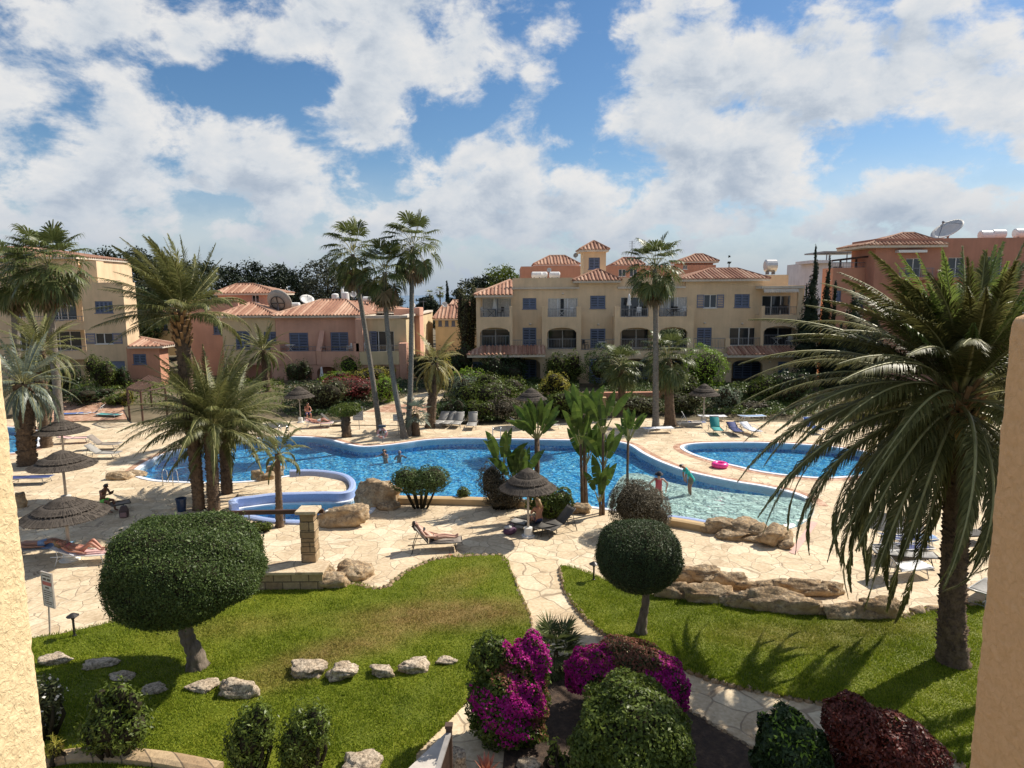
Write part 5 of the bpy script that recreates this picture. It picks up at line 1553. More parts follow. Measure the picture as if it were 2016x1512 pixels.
def slope(mb, A, B, C, D, sp=0.24, rad=0.085):
 sp, rad = sp * 1.4, rad * 1.35
 """tiled roof slope: eave A-B, top D-C; half-round tile courses run up the slope"""
 A, B, C, D = map(Vector, (A, B, C, D))
 mb.add([A, B, C, D] if (C - D).length > 1e-3 else [A, B, C], [(0, 1, 2, 3)] if (C - D).length > 1e-3 else [(0, 1, 2)])
 u = (B - A); Ln = u.length; u.normalize()
 nrm = u.cross(((C + D) / 2 - A)).normalized()
 if nrm.z < 0: nrm = -nrm
 v = nrm.cross(u)
 if v.z < 0: v = -v
 cc = ((C - A).dot(u), (C - A).dot(v)); dd = ((D - A).dot(u), (D - A).dot(v))
 n = max(2, int(Ln / sp))
 for i in range(n):
  s = (i + .5) * Ln / n
  vm = 1e9
  if dd[0] > 1e-6: vm = min(vm, dd[1] * s / dd[0]) if s < dd[0] else vm
  if Ln - cc[0] > 1e-6: vm = min(vm, cc[1] * (Ln - s) / (Ln - cc[0])) if s > cc[0] else vm
  vm = min(vm, max(dd[1], cc[1]))
  if vm < .15: continue
  V = []
  for e in (-0.06, vm):
   for k in range(5):
    a = PI * k / 4
    V.append(A + u * (s - math.cos(a) * rad) + nrm * (math.sin(a) * rad * 1.0 + .004) + v * e)
  mb.add(V, [(k, k + 1, k + 6, k + 5) for k in range(4)] + [(4, 3, 2, 1, 0)])
def hip(root, x0, x1, y0, y1, ze, zr, rx0, rx1, ym=None, sp=0.24, fascia=0.22, sides='flrb', name='roof', mat=None):
 ym = (y0 + y1) / 2 if ym is None else ym
 mb = MB()
 R0, R1 = (rx0, ym, zr), (rx1, ym, zr)
 if 'f' in sides: slope(mb, (x0, y0, ze), (x1, y0, ze), R1, R0, sp)
 if 'l' in sides: slope(mb, (x0, y1, ze), (x0, y0, ze), R0, R0, sp)
 if 'r' in sides: slope(mb, (x1, y0, ze), (x1, y1, ze), R1, R1, sp)
 if 'b' in sides: slope(mb, (x1, y1, ze), (x0, y1, ze), R0, R1, sp)
 cap = []
 if 'l' in sides: cap.append(((x0, y0, ze), R0))
 if 'r' in sides: cap.append(((x1, y0, ze), R1))
 cap.append((R0, R1))
 for a, b_ in cap:
  a, b_ = Vector(a), Vector(b_)
  if (b_ - a).length > .1: mb.tube([a + Vector((0, 0, .05)), b_ + Vector((0, 0, .05))], .12, 6)
 o = mb.build(name, mat or M_TILE, root, world=True)
 e = MB()
 e.box(x0 + .03, x1 - .03, y0 + .03, y1 - .03, ze - fascia, ze - .012)
 e.build('fascia', M_TRIM, o, world=True)
 return o
def shutter_leaf(mb, x0, x1, z0, z1, y):
 fr = .06
 mb.box(x0, x0 + fr, y, y + .04, z0, z1); mb.box(x1 - fr, x1, y, y + .04, z0, z1)
 mb.box(x0 + fr, x1 - fr, y, y + .04, z0, z0 + fr); mb.box(x0 + fr, x1 - fr, y, y + .04, z1 - fr, z1)
 n = max(4, int((z1 - z0) / .16))
 for i in range(n):
  z = z0 + fr + (z1 - z0 - 2 * fr) * (i + .5) / n
  mb.obox(((x0 + x1) / 2, y + .022, z), ((x1 - x0) / 2 - fr, 0, 0), (0, .018, .03), (0, -.004, .007))
def window(root, r, D, kind='shut', door=False, leaves=2, t=.3):
 """window or door in an opening of the wall at plane y = D; child meshes: pane / shutter / curtain"""
 x0, x1, z0, z1 = r
 f = .05; y = D + .08
 mb = MB()
 mb.box(x0, x0 + f, y, y + .08, z0, z1); mb.box(x1 - f, x1, y, y + .08, z0, z1)
 mb.box(x0 + f, x1 - f, y, y + .08, z1 - f, z1); mb.box(x0 + f, x1 - f, y, y + .08, z0, z0 + f)
 if kind in ('glass', 'glasscurtain', 'open'):
  k = leaves
  for i in range(1, k):
   xm = x0 + (x1 - x0) * i / k
   mb.box(xm - .035, xm + .035, y - .01, y + .07, z0 + f, z1 - f)
 if not door and kind != 'none':
  mb.box(x0 - .08, x1 + .08, D - .07, D + .075, z0 - .07, z0 - .002)
 w = mb.build('door' if door else 'window', M_WHITE if kind not in ('shut',) else M_BLUE, root, world=True)
 if kind == 'shut':
  for i in range(leaves):
   s = MB(); a = x0 + f + (x1 - x0 - 2 * f) * i / leaves; b_ = x0 + f + (x1 - x0 - 2 * f) * (i + 1) / leaves
   shutter_leaf(s, a + .005, b_ - .005, z0 + f, z1 - f, y - .045)
   s.build('shutter', M_BLUE, w, world=True)
  s = MB(); s.quad((x0, y + .09, z0), (x1, y + .09, z0), (x1, y + .09, z1), (x0, y + .09, z1)); s.build('pane', M_GLASS, w, world=True)
 else:
  s = MB(); s.quad((x0 + .02, y + .045, z0 + .02), (x1 - .02, y + .045, z0 + .02), (x1 - .02, y + .045, z1 - .02), (x0 + .02, y + .045, z1 - .02))
  s.build('pane', M_GLASS, w, world=True)
  if kind == 'glasscurtain':
   s = MB(); n = 24; xs = [x0 + .08 + (x1 - x0 - .16) * i / n for i in range(n + 1)]
   for i in range(n):
    if 9 < i < 13: continue
    s.quad((xs[i], y + .02 + .015 * (i % 2), z0 + .06), (xs[i + 1], y + .02 + .015 * ((i + 1) % 2), z0 + .06), (xs[i + 1], y + .02 + .015 * ((i + 1) % 2), z1 - .06), (xs[i], y + .02 + .015 * (i % 2), z1 - .06))
   s.build('curtain', M_CURT, w, world=True)
  if kind == 'open':
   wd = (x1 - x0) * .55
   for a in (x0 - wd - .01, x1 + .01):
    s = MB(); shutter_leaf(s, a, a + wd, z0, z1, D - .05); s.build('shutter', M_BLUE, w, world=True)
 return w
def railing(root, x0, x1, z0, z1, y, step=.14, mat=None):
 mb = MB()
 mb.bar((x0, y, z1), (x1, y, z1), .05); mb.bar((x0, y, z0 + .08), (x1, y, z0 + .08), .03)
 n = max(2, int((x1 - x0) / step))
 for i in range(n + 1):
  x = x0 + (x1 - x0) * i / n
  mb.bar((x, y, z0), (x, y, z1), .018 if i % 8 else .035)
 return mb.build('railing', mat or M_RAIL, root, world=True)
def shell(root, name, mat, x0, x1, y0, y1, z0, z1, top=True):
 """side and back walls with a flat roof slab (front left to panels)"""
 mb = MB()
 mb.box(x0, x0 + .3, y0, y1, z0, z1); mb.box(x1 - .3, x1, y0, y1, z0, z1); mb.box(x0 + .3, x1 - .3, y1 - .3, y1, z0, z1)
 return mb.build(name, mat, root, world=True)
def roofslab(root, x0, x1, y0, y1, z, name='flat_roof', mat=None):
 mb = MB(); mb.box(x0, x1, y0, y1, z - .25, z); return mb.build(name, mat or M_TRIM, root, world=True)
DM, DF = 62.0, 60.4
gz = 0.85
cb = P(1255, 750, DM); root = thing('apartment_block', 'long three-storey ochre apartment block with tiled roofs and arched balconies', 'building', (cb.x, DM + 5, gz))
APT = root
zt = P(1250, 688, DF).z                      # terrace over the ground floor
zc = P(1080, 566, DM).z                      # cornice
xl, xr = P(938, 650, DM).x, P(1580, 650, DM).x
WINS = [((1029, 587, 1056, 608), 'shut', False, 2), ((1029, 645, 1056, 682), 'shut', True, 2), ((1162, 582, 1192, 607), 'shut', False, 2), ((1162, 647, 1192, 687), 'shut', True, 2),
  ((1386, 580, 1411, 606), 'open', False, 2), ((1446, 579, 1476, 605), 'shut', False, 2), ((1372, 645, 1401, 687), 'shut', True, 2), ((1436, 645, 1494, 680), 'glass', True, 3),
  ((950, 587, 1006, 624), 'glasscurtain', True, 2), ((948, 648, 1004, 684), 'glass', True, 2), ((1079, 587, 1137, 624), 'glasscurtain', True, 3), ((1079, 649, 1136, 687), 'glass', True, 2),
  ((1222, 585, 1276, 624), 'glass', True, 3), ((1223, 648, 1282, 687), 'glass', True, 2), ((1298, 585, 1352, 624), 'glasscurtain', True, 3), ((1298, 648, 1352, 687), 'glass', True, 2),
  ((1500, 582, 1556, 622), 'glass', True, 3), ((1504, 645, 1560, 680), 'glass', True, 2)]
ops = []
for q, kd, dr, lv in WINS:
 r_ = rect(*q, DM); ops.append((r_[0], r_[1], max(r_[2], zt + .02 if dr and q[1] > 640 else -9), r_[3]))
w = MB()
panel(w, xl, xr, zt - .4, zc, DM, .3, ops)
w.build('wall', M_OCHRE, root, world=True)
for o_, (q, kd, dr, lv) in zip(ops, WINS):
 window(root, o_[:4], DM, kd, dr, lv)
shell(root, 'wall', M_OCHRE, xl, xr, DM + .3, DM + 12, gz - 1, zc)
roofslab(root, xl + .31, xr - .31, DM + .31, DM + 11.6, zc - .3)
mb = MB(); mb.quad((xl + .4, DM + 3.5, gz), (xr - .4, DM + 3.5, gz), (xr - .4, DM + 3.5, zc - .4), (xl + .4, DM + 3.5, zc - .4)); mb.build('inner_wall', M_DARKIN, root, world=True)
def block(q, D, depth, mat, name='parapet'):
 r_ = rect(*q, D); mb = MB(); mb.box(r_[0], r_[1], D, D + depth, r_[2], r_[3]); return mb.build(name, mat, root, world=True)
block((1009, 547, 1139, 567), DM + .15, .3, M_OCHRE); block((1217, 546, 1350, 566), DM + .15, .3, M_OCHRE)
block((1502, 541, 1552, 566), DM + 3, 5, M_OCHRE, 'stair_block')
block((1139, 552, 1217, 567), DM - .02, 6, M_OCHRE, 'upper_wall'); block((1350, 550, 1503, 567), DM - .02, 8, M_OCHRE, 'upper_wall')
for q in ((1006, 566, 1141, 569), (1216, 564, 1350, 568), (1502, 564, 1572, 568)):
 block(q, DM - .18, .5, M_TRIM, 'cornice')
def hip_px(root, x0, x1, ye, rx0, rx1, yr, D, depth, sides='flr', sp=.24, over=.5, fascia=.22):
 """front eave at pixels x0..x1 (row ye) on plane D - over; ridge at rx0..rx1 (row yr) half-way back"""
 Df = D - over; ym = Df + depth / 2
 a, b_ = P(x0, ye, Df), P(x1, ye, Df); c, d = P(rx0, yr, ym), P(rx1, yr, ym)
 return hip(root, a.x, b_.x, Df, Df + depth, (a.z + b_.z) / 2, (c.z + d.z) / 2, c.x, d.x, ym, sp, fascia, sides)
hip_px(root, 1128, 1224, 552, 1175, 1180, 532, DM, 5.0, 'flrb')
hip_px(root, 1341, 1517, 549, 1396, 1452, 530, DM, 8.0, 'flrb')
Df = DF - .5; a = P(933, 581, Df); b_ = P(1009, 578, DM - .2)
mb = MB(); tp = P(1011, 552, DM + 3)
slope(mb, (a.x, Df, a.z), (b_.x, Df, a.z), (b_.x, DM + 3, tp.z), (b_.x - .2, DM + 3, tp.z))
slope(mb, (a.x, DM + 7, a.z), (a.x, Df, a.z), (b_.x - .2, DM + 3, tp.z), (b_.x - .2, DM + 3, tp.z))
mb.tube([(a.x, Df, a.z + .05), (b_.x - .2, DM + 3, tp.z + .05)], .12, 6)
o_ = mb.build('roof', M_TILE, root, world=True)
mb = MB(); mb.box(a.x + .03, b_.x, Df + .03, DM + 6.9, a.z - .22, a.z - .012); mb.build('fascia', M_TRIM, o_, world=True)
r_ = rect(1149, 492, 1193, 552, DM + 6); mb = MB(); wq = rect(1159, 507, 1181, 530, DM + 6)
panel(mb, r_[0], r_[1], r_[2], r_[3], DM + 6, .3, [wq]); mb.build('tower_wall', M_OCHRE, root, world=True)
mb = MB(); mb.box(r_[0], r_[0] + .3, DM + 6.3, DM + 9, r_[2], r_[3]); mb.box(r_[1] - .3, r_[1], DM + 6.3, DM + 9, r_[2], r_[3]); mb.box(r_[0] + .3, r_[1] - .3, DM + 8.7, DM + 9, r_[2], r_[3]); mb.build('tower_wall', M_OCHRE, root, world=True)
window(root, wq, DM + 6, 'shut')
hip_px(root, 1141, 1200, 491, 1168, 1171, 476, DM + 6, 3.6, 'flrb', over=.4)
def bay(x0, x1, ypost, o3, ypar, o2, ybase, lintel=None):
 r_ = rect(x0, ypost, x1, ybase, DF)
 a3 = rect(*o3, DF); a2 = rect(*o2, DF)
 mb = MB()
 panel(mb, r_[0], r_[1], r_[2], r_[3], DF, .25, [(a3[0], a3[1], a3[2], r_[3] + 1), (a2[0], a2[1], max(a2[2], r_[2]), a2[3], .48)])
 for xx in (r_[0], r_[1] - .25):       # flank walls
  mb.box(xx, xx + .25, DF + .25, DM, r_[2], a3[2]); mb.box(xx, xx + .25, DF + .25, DF + .5, a3[2], r_[3])
 mb.build('balcony', M_OCHRE, root, world=True)
 mb = MB(); mb.box(r_[0] + .26, r_[1] - .26, DF + .26, DM - .01, a3[2] - .62, a3[2] - .38); mb.build('balcony_floor', M_TRIM, root, world=True)
 railing(root, a3[0], a3[1], a3[2], a3[2] + .72, DF + .12)
 railing(root, a2[0], a2[1], max(a2[2], r_[2]), max(a2[2], r_[2]) + .95, DF + .12)
bay(938, 1009, 604, (945, 604, 1003, 624), 640, (945, 645, 1004, 682), 688)
bay(1067, 1144, 604, (1078, 604, 1135, 624), 645, (1077, 645, 1135, 688), 690)
bay(1210, 1288, 604, (1221, 604, 1277, 624), 645, (1221, 645, 1283, 688), 690)
bay(1288.3, 1366, 603, (1297, 603, 1353, 623), 645, (1297, 644, 1353, 688), 690)
bay(1498, 1580, 602, (1506, 602, 1569, 620), 640, (1503, 642, 1570, 680), 690)
for (xa, xb, yt, yb) in ((938, 946, 583, 604), (1572, 1580, 566, 602)):
 r_ = rect(xa, yt, xb, yb, DF); mb = MB(); mb.box(r_[0], r_[1], DF, DF + .35, r_[2], r_[3]); mb.build('column', M_OCHRE, root, world=True)
r_ = rect(1500, 563, 1582, 568, DF); mb = MB(); mb.box(r_[0], r_[1], DF - .1, DM + .05, r_[2], r_[3]); mb.build('lintel', M_TRIM, root, world=True)
r_ = rect(1503, 569, 1572, 577, DF - .15); mb = MB(); k = 18
for i in range(k):
 xa = r_[0] + (r_[1] - r_[0]) * i / k; xb = r_[0] + (r_[1] - r_[0]) * (i + 1) / k
 mb.quad((xa, DF - .15, r_[3]), (xb, DF - .15, r_[3]), (xb, DF - .3, r_[2] + .12), ((xa + xb) / 2, DF - .3, r_[2]), (xa, DF - .3, r_[2] + .12))
mb.build('awning', M_TRIM, root, world=True)
G0 = (rect(929, 700, 1587, 756, DF - .6)); yb_ = gz - .6
mb = MB(); gops = []
for q, rs in (((931, 712, 950, 752), 0), ((1008, 706, 1064, 752), .5), ((1077, 706, 1134, 752), .5), ((1160, 706, 1195, 752), 0), ((1221, 706, 1283, 752), .5), ((1297, 706, 1353, 752), .5), ((1440, 708, 1501, 752), .5), ((1531, 712, 1552, 752), 0)):
 r_ = rect(*q, DF); gops.append((r_[0], r_[1], gz, r_[3], rs))
xa, xb = P(930, 720, DF).x, P(1586, 720, DF).x
panel(mb, xa, xb, yb_, zt - .02, DF, .3, gops)
mb.box(xa, xa + .3, DF + .3, DM + .3, yb_, zt - .03); mb.box(xb - .3, xb, DF + .3, DM + .3, yb_, zt - .03)
mb.build('ground_floor_wall', M_OCHRE, root, world=True)
mb = MB(); mb.box(xa + .3, xb - .3, DF + .3, DM, zt - .3, zt - .04); mb.build('terrace_floor', M_TRIM, root, world=True)
mb = MB(); mb.quad((xa + .3, DM + 1.2, gz - .5), (xb - .3, DM + 1.2, gz - .5), (xb - .3, DM + 1.2, zt - .3), (xa + .3, DM + 1.2, zt - .3)); mb.build('patio_back_wall', M_OCHRE, root, world=True)
mb = MB(); mb.quad((xa + .3, DF + .3, gz + .01), (xb - .3, DF + .3, gz + .01), (xb - .3, DM + 1.2, gz + .01), (xa + .3, DM + 1.2, gz + .01)); mb.build('patio_floor', M_TRIM, root, world=True)
for i in (0, 3, 7):
 window(root, gops[i][:4], DF, 'shut', True, 2)
for i, q in ((1, (1028, 709, 1056, 752)), (2, (1082, 710, 1130, 752)), (4, (1226, 710, 1278, 752)), (5, (1302, 710, 1348, 752)), (6, (1444, 711, 1497, 752))):
 r_ = rect(*q, DM + .95); window(root, (r_[0], r_[1], gz + .05, r_[3]), DM + .95, 'shut', True, 2 if i in (1,) else 3)
for (x0, x1, yt, ye) in ((919, 1074, 681, 699), (1432, 1590, 682, 699)):
 Dc = DF - 1.7; a, b_ = P(x0, ye, Dc), P(x1, ye, Dc); zc_ = P((x0 + x1) / 2, yt, DF).z
 mb = MB(); e = P(x0 + 34, yt, DF).x if x0 < 1000 else P(x0 + 1, yt, DF).x; e2 = P(x1 - 1, yt, DF).x if x0 < 1000 else P(x1 - 34, yt, DF).x
 slope(mb, (a.x, Dc, a.z), (b_.x, Dc, a.z), (e2, DF - .02, zc_), (e, DF - .02, zc_))
 if x0 < 1000: slope(mb, (a.x, DF + 1.2, a.z), (a.x, Dc, a.z), (e, DF - .02, zc_), (e, DF, zc_))
 else: slope(mb, (b_.x, Dc, a.z), (b_.x, DF + 1.2, a.z), (e2, DF, zc_), (e2, DF - .02, zc_))
 o_ = mb.build('canopy_roof', M_TILE, root, world=True)
 mb = MB(); mb.box(a.x + .02, b_.x - .02, Dc + .02, DF - .02, a.z - .24, a.z - .012)
 mb.build('fascia', M_TRIM, o_, world=True)
for (x0, x1) in ((1009, 1066), (1144, 1210), (1366, 1428)):
 a, b_ = P(x0, 680, DF).x, P(x1, 680, DF).x; railing(root, a, b_, zt, zt + .95, DF + .1)
r_ = rect(1428, 667, 1437, 700, DF); mb = MB(); mb.box(r_[0], r_[1], DF + .003, DF + .35, zt, r_[3]); mb.build('post', M_OCHRE, root, world=True)
for (x0, x1) in ((1437, 1502),):
 a, b_ = P(x0, 680, DF).x, P(x1, 680, DF).x; railing(root, a, b_, zt + .1, zt + .95, DF + .1)
for (px, py) in ((1044, 638), (1108, 578), (1178, 639), (1387, 636), (1461, 637), (1105, 702), (1515, 712), (1436, 712)):
 c_ = P(px, py, DM if py < 700 else DF); mb = MB(); mb.ell((c_.x, c_.y - .08, c_.z), (.12, .09, .10), 8, 6); mb.build('wall_lamp', M_TRIM, root, world=True)
DK = 66.0
kb = P(640, 748, DK); gk = 0.7
root = thing('villa', 'low pink and cream villa with hipped tile roofs and satellite dishes', 'building', (kb.x, DK + 6, gk))
def wallp(name, mat, q, D, ops=(), t=.3, arches=()):
 r_ = rect(*q, D); mb = MB()
 oo = [rect(*o, D) for o in ops] + [(*rect(*a[:4], D), a[4]) for a in arches]
 panel(mb, r_[0], r_[1], r_[2], r_[3], D, t, oo)
 mb.build(name, mat, root, world=True); return oo
def boxp(name, mat, q, D, d, off=0):
 r_ = rect(*q, D); mb = MB(); mb.box(r_[0], r_[1], D + off, D + d, r_[2], r_[3]); return mb.build(name, mat, root, world=True)
oo = wallp('wall', M_PINK, (545, 622, 712, 752), DK, [(570, 655, 607, 693), (651, 654, 686, 693)])
for r_ in oo: window(root, r_, DK, 'shut', True, 2)
oo = wallp('wall', M_CREAM, (440, 626, 544.7, 752), DK + .35, [(464, 652, 492, 688), (520, 653, 544, 690)])
for r_ in oo: window(root, r_, DK + .35, 'shut', True, 2)
oo = wallp('wall', M_CREAM, (712.3, 628, 801, 752), DK - .3, [(730, 652, 776, 692)])
window(root, oo[0], DK - .3, 'glass', True, 3)
r_ = rect(728, 652, 742, 692, DK - .3); s = MB(); shutter_leaf(s, r_[0], r_[1], r_[2], r_[3], DK - .37); s.build('shutter', M_BLUE, root, world=True)
x0, x1 = P(440, 690, DK).x, P(801, 690, DK - .3).x; zk = P(640, 626, DK).z
mb = MB(); mb.box(x0, x0 + .3, DK + .65, DK + 22, gk - 1, zk); mb.box(x1 - .3, x1, DK, DK + 22, gk - 1, zk + .05); mb.box(x0 + .3, x1 - .3, DK + 21.7, DK + 22, gk - 1, zk); mb.build('side_wall', M_CREAM, root, world=True)
roofslab(root, x0 + .31, x1 - .31, DK + .7, DK + 21.6, zk - .05)
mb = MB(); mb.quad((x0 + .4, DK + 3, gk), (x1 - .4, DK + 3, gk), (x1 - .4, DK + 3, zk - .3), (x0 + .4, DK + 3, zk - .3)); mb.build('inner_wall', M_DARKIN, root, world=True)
bz = P(832, 606, DK + 5).z
mb = MB(); mb.box(x1, x1 + .55, DK + 5.5, DK + 8.5, gk - 1, bz); mb.build('buttress', M_PINK, root, world=True)
mb = MB(); mb.box(x1 - .55, x1 + .18, DK - .5, DK + 5.4, zk - .02, zk + .2); mb.box(P(700, 626, DK - .5).x, x1 - .56, DK - .6, DK + .2, zk - .02, zk + .2); mb.box(x1 - .55, x1 + .18, DK + 8.6, DK + 21, zk - .02, zk + .2); mb.build('cornice', M_TRIM, root, world=True)
boxp('wall', M_PINK, (775, 608, 826, 622), DK + 5.2, 3)
for (q, mt) in (((552, 692, 622, 718), M_PINK), ((632, 692, 697, 718), M_PINK)):
 boxp('balcony', mt, q, DK - 1.5, .2)
 r_ = rect(*q, DK - 1.5); railing(root, r_[0], r_[1], r_[3], r_[3] + .45, DK - 1.4, .3)
boxp('balcony', M_CREAM, (442, 690, 546, 716), DK - 1.2, .2); boxp('balcony', M_CREAM, (708, 692, 786, 718), DK - 1.6, .2)
for (a, b_) in ((442, 546), (708, 786)):
 r_ = rect(a, 680, b_, 690, DK - 1.4); railing(root, r_[0], r_[1], r_[2], r_[3], DK - 1.3, .3)
mb = MB(); xa, xb = P(442, 716, DK - 1.5).x, P(788, 716, DK - 1.5).x; zf = P(640, 718, DK - 1.5).z; mb.box(xa, xb, DK - 1.29, DK - .31, zf, zf + .2); mb.build('balcony_floor', M_PINK, root, world=True)
for (q, d) in (((533, 678, 552, 718), 1.9), ((622, 652, 632, 718), 1.9), ((697, 676, 708, 752), 1.6), ((786, 676, 801, 752), 1.7), ((700, 628, 714, 692), 1.0)):
 r_ = rect(*q, DK - 1.55); mb = MB(); y0 = DK - 1.55
 if q[0] in (622,):      # divider with sloping head
  mb.add([(r_[0], y0, r_[2]), (r_[0], DK - .01, r_[2]), (r_[0], DK - .01, r_[3]), (r_[0], y0, r_[2] + 1.35), (r_[1], y0, r_[2]), (r_[1], DK - .01, r_[2]), (r_[1], DK - .01, r_[3]), (r_[1], y0, r_[2] + 1.35)],
               [(0, 1, 2, 3), (7, 6, 5, 4), (0, 3, 7, 4), (3, 2, 6, 7)])
 else:
  mb.box(r_[0], r_[1], y0, DK - .32, r_[2], r_[3])
 mb.build('pier', M_PINK, root, world=True)
oo = wallp('arcade', M_PINK, (535, 717.5, 786, 754), DK - 1.45, (), .25, ((565, 722, 614, 755, .5), (624, 722, 664, 755, .5), (676, 722, 697, 755, .3), (714, 722, 780, 755, .2)))
mb = MB(); mb.quad((xa, DK - .25, gk - .5), (xb, DK - .25, gk - .5), (xb, DK - .25, zf), (xa, DK - .25, zf)); mb.build('patio_back_wall', M_RED, root, world=True)
hip_px(root, 533, 715, 621, 632, 682, 591, DK, 11.5, 'flrb'); hip_px(root, 424, 541, 621, 492, 500, 597, DK + .4, 8, 'flrb')
hip_px(root, 650, 778, 613, 690, 730, 594, DK + 6, 9, 'frb', over=0)
oo = wallp('tower_wall', M_PINK, (430, 578, 534, 628), DK + 7, [(496, 581, 510, 596)]); window(root, oo[0], DK + 7, 'glass')
r_ = rect(430, 578, 534, 628, DK + 7); mb = MB(); mb.box(r_[0], r_[0] + .3, DK + 7.3, DK + 12, r_[2], r_[3]); mb.box(r_[1] - .3, r_[1], DK + 7.3, DK + 12, r_[2], r_[3]); mb.build('tower_wall', M_PINK, root, world=True)
hip_px(root, 420, 545, 577, 466, 500, 560, DK + 7, 6, 'flrb')
oo = wallp('wing_wall', M_PINK, (376, 601, 439.6, 752), DK + 3, [(420, 638, 440, 658), (468, 588, 469, 589)]); window(root, (P(420, 650, DK + 3).x, P(438, 650, DK + 3).x, oo[0][2], oo[0][3]), DK + 3, 'shut')
r_ = rect(376, 601, 439, 752, DK + 3); mb = MB(); mb.box(r_[0], r_[1], DK + 3.3, DK + 9, r_[2], r_[3] - .3); mb.build('wing_wall', M_PINK, root, world=True)
r_ = rect(397, 600, 432, 608, DK + 4); railing(root, r_[0], r_[1], r_[2], r_[3] + .2, DK + 3.2, .3)
DL = 63.0; gl_ = 0.6
lb_ = P(180, 750, DL); root = thing('villa', 'three-storey ochre villa with blue shutters and garage at the left', 'building', (lb_.x, DL + 5, gl_))
oo = wallp('wall', M_OCHRE, (168, 556, 250, 768), DL, [(187, 593, 222, 616), (188, 656, 222, 677), (210, 711, 248, 768)])
window(root, oo[0], DL, 'shut', False, 4); window(root, oo[1], DL, 'open', False, 2)
mb = MB(); r_ = oo[2]; mb.box(r_[0], r_[1], DL + .1, DL + .16, r_[2], r_[3])
for i in range(9):
 zz_ = r_[2] + (r_[3] - r_[2]) * i / 9; mb.box(r_[0], r_[1], DL + .08, DL + .095, zz_, zz_ + .03)
mb.build('garage_door', M_BLUE, root, world=True)
r_ = rect(168, 556, 250, 768, DL); mb = MB(); mb.box(r_[0], r_[0] + .3, DL + .3, DL + 2.1, r_[2], r_[3]); mb.box(r_[1] - .3, r_[1], DL + .3, DL + 2.1, r_[2], r_[3]); mb.box(r_[0] + .3, r_[1] - .3, DL + 1.8, DL + 2.1, r_[2], r_[3]); mb.build('side_wall', M_OCHRE, root, world=True)
roofslab(root, r_[0] + .31, r_[1] - .31, DL + .31, DL + 1.79, r_[3] - .6)
r_ = rect(193, 553, 238, 561, DL + .2); railing(root, r_[0], r_[1], r_[2], r_[3], DL + .15, .3)
boxp('stair_block', M_OCHRE, (160, 514, 191, 560), DL + 2.12, 1.2)
oo = wallp('wall', M_OCHRE, (-160, 506, 165, 768), DL + 2.2, [(30, 590, 60, 625), (95, 590, 150, 630), (30, 655, 60, 690), (95, 652, 160, 690), (30, 715, 160, 766)])
for r_ in oo[:4]: window(root, r_, DL + 2.2, 'glass', True, 3)
window(root, oo[4], DL + 2.2, 'glass', True, 4)
r_ = rect(-160, 506, 165, 768, DL + 2.2); mb = MB(); mb.box(r_[0], r_[1], DL + 11, DL + 11.3, r_[2], r_[3]); mb.box(r_[0], r_[0] + .3, DL + 2.5, DL + 11, r_[2], r_[3]); mb.box(r_[1] - .3, r_[1], DL + 2.5, DL + 11, r_[2] + 7, r_[3]); mb.build('side_wall', M_OCHRE, root, world=True)
for (yt, yb2) in ((633, 650), (692, 708)):
 boxp('balcony', M_OCHRE, (60, yt, 172, yb2), DL + .6, .2)
 r_ = rect(60, yt - 10, 172, yt, DL + .6); railing(root, r_[0], r_[1], r_[2], r_[3], DL + .7, .3)
 r_ = rect(60, yb2 - 3, 167, yb2, DL + .8); mb = MB(); mb.box(r_[0], r_[1], DL + .81, DL + 2.19, r_[2], r_[3]); mb.build('balcony_floor', M_TRIM, root, world=True)
boxp('balcony', M_OCHRE, (100, 566, 166, 590), DL + .6, .2)
hip_px(root, -170, 150, 506, -100, 70, 488, DL + 2.2, 9, 'flrb')
DA = 61.5
ab = P(285, 745, DA); root = thing('annexe', 'small red-pink annexe with a sloping tile roof beside the left villa', 'building', (ab.x, DA + 3, .6))
oo = wallp('wall', M_SALMON, (252, 683, 316, 768), DA, [(262, 697, 288, 717)]); window(root, oo[0], DA, 'shut', False, 2)
r_ = rect(252, 683, 316, 768, DA); mb = MB(); mb.box(r_[1] - .3, r_[1], DA + .3, DA + 1.6, r_[2], r_[3]); mb.box(r_[0], r_[1] - .3, DA + 1.3, DA + 1.6, r_[2], r_[3]); mb.build('side_wall', M_SALMON, root, world=True)
a, b_ = P(250, 682, DA - .4), P(320, 682, DA - .4); tp = P(252, 663, DA + 2.5)
mb = MB(); slope(mb, (a.x, DA - .4, a.z), (b_.x, DA - .4, a.z), (tp.x + 1.0, DA + 2.5, tp.z), (a.x, DA + 2.5, tp.z)); slope(mb, (b_.x, DA - .4, a.z), (b_.x, DA + 2.6, a.z), (tp.x + 1.0, DA + 2.5, tp.z), (tp.x + 1.0, DA + 2.5, tp.z))
o_ = mb.build('roof', M_TILE, root, world=True); mb = MB(); mb.box(a.x, b_.x - .02, DA - .38, DA + 2.4, a.z - .2, a.z - .012); mb.build('fascia', M_TRIM, o_, world=True)
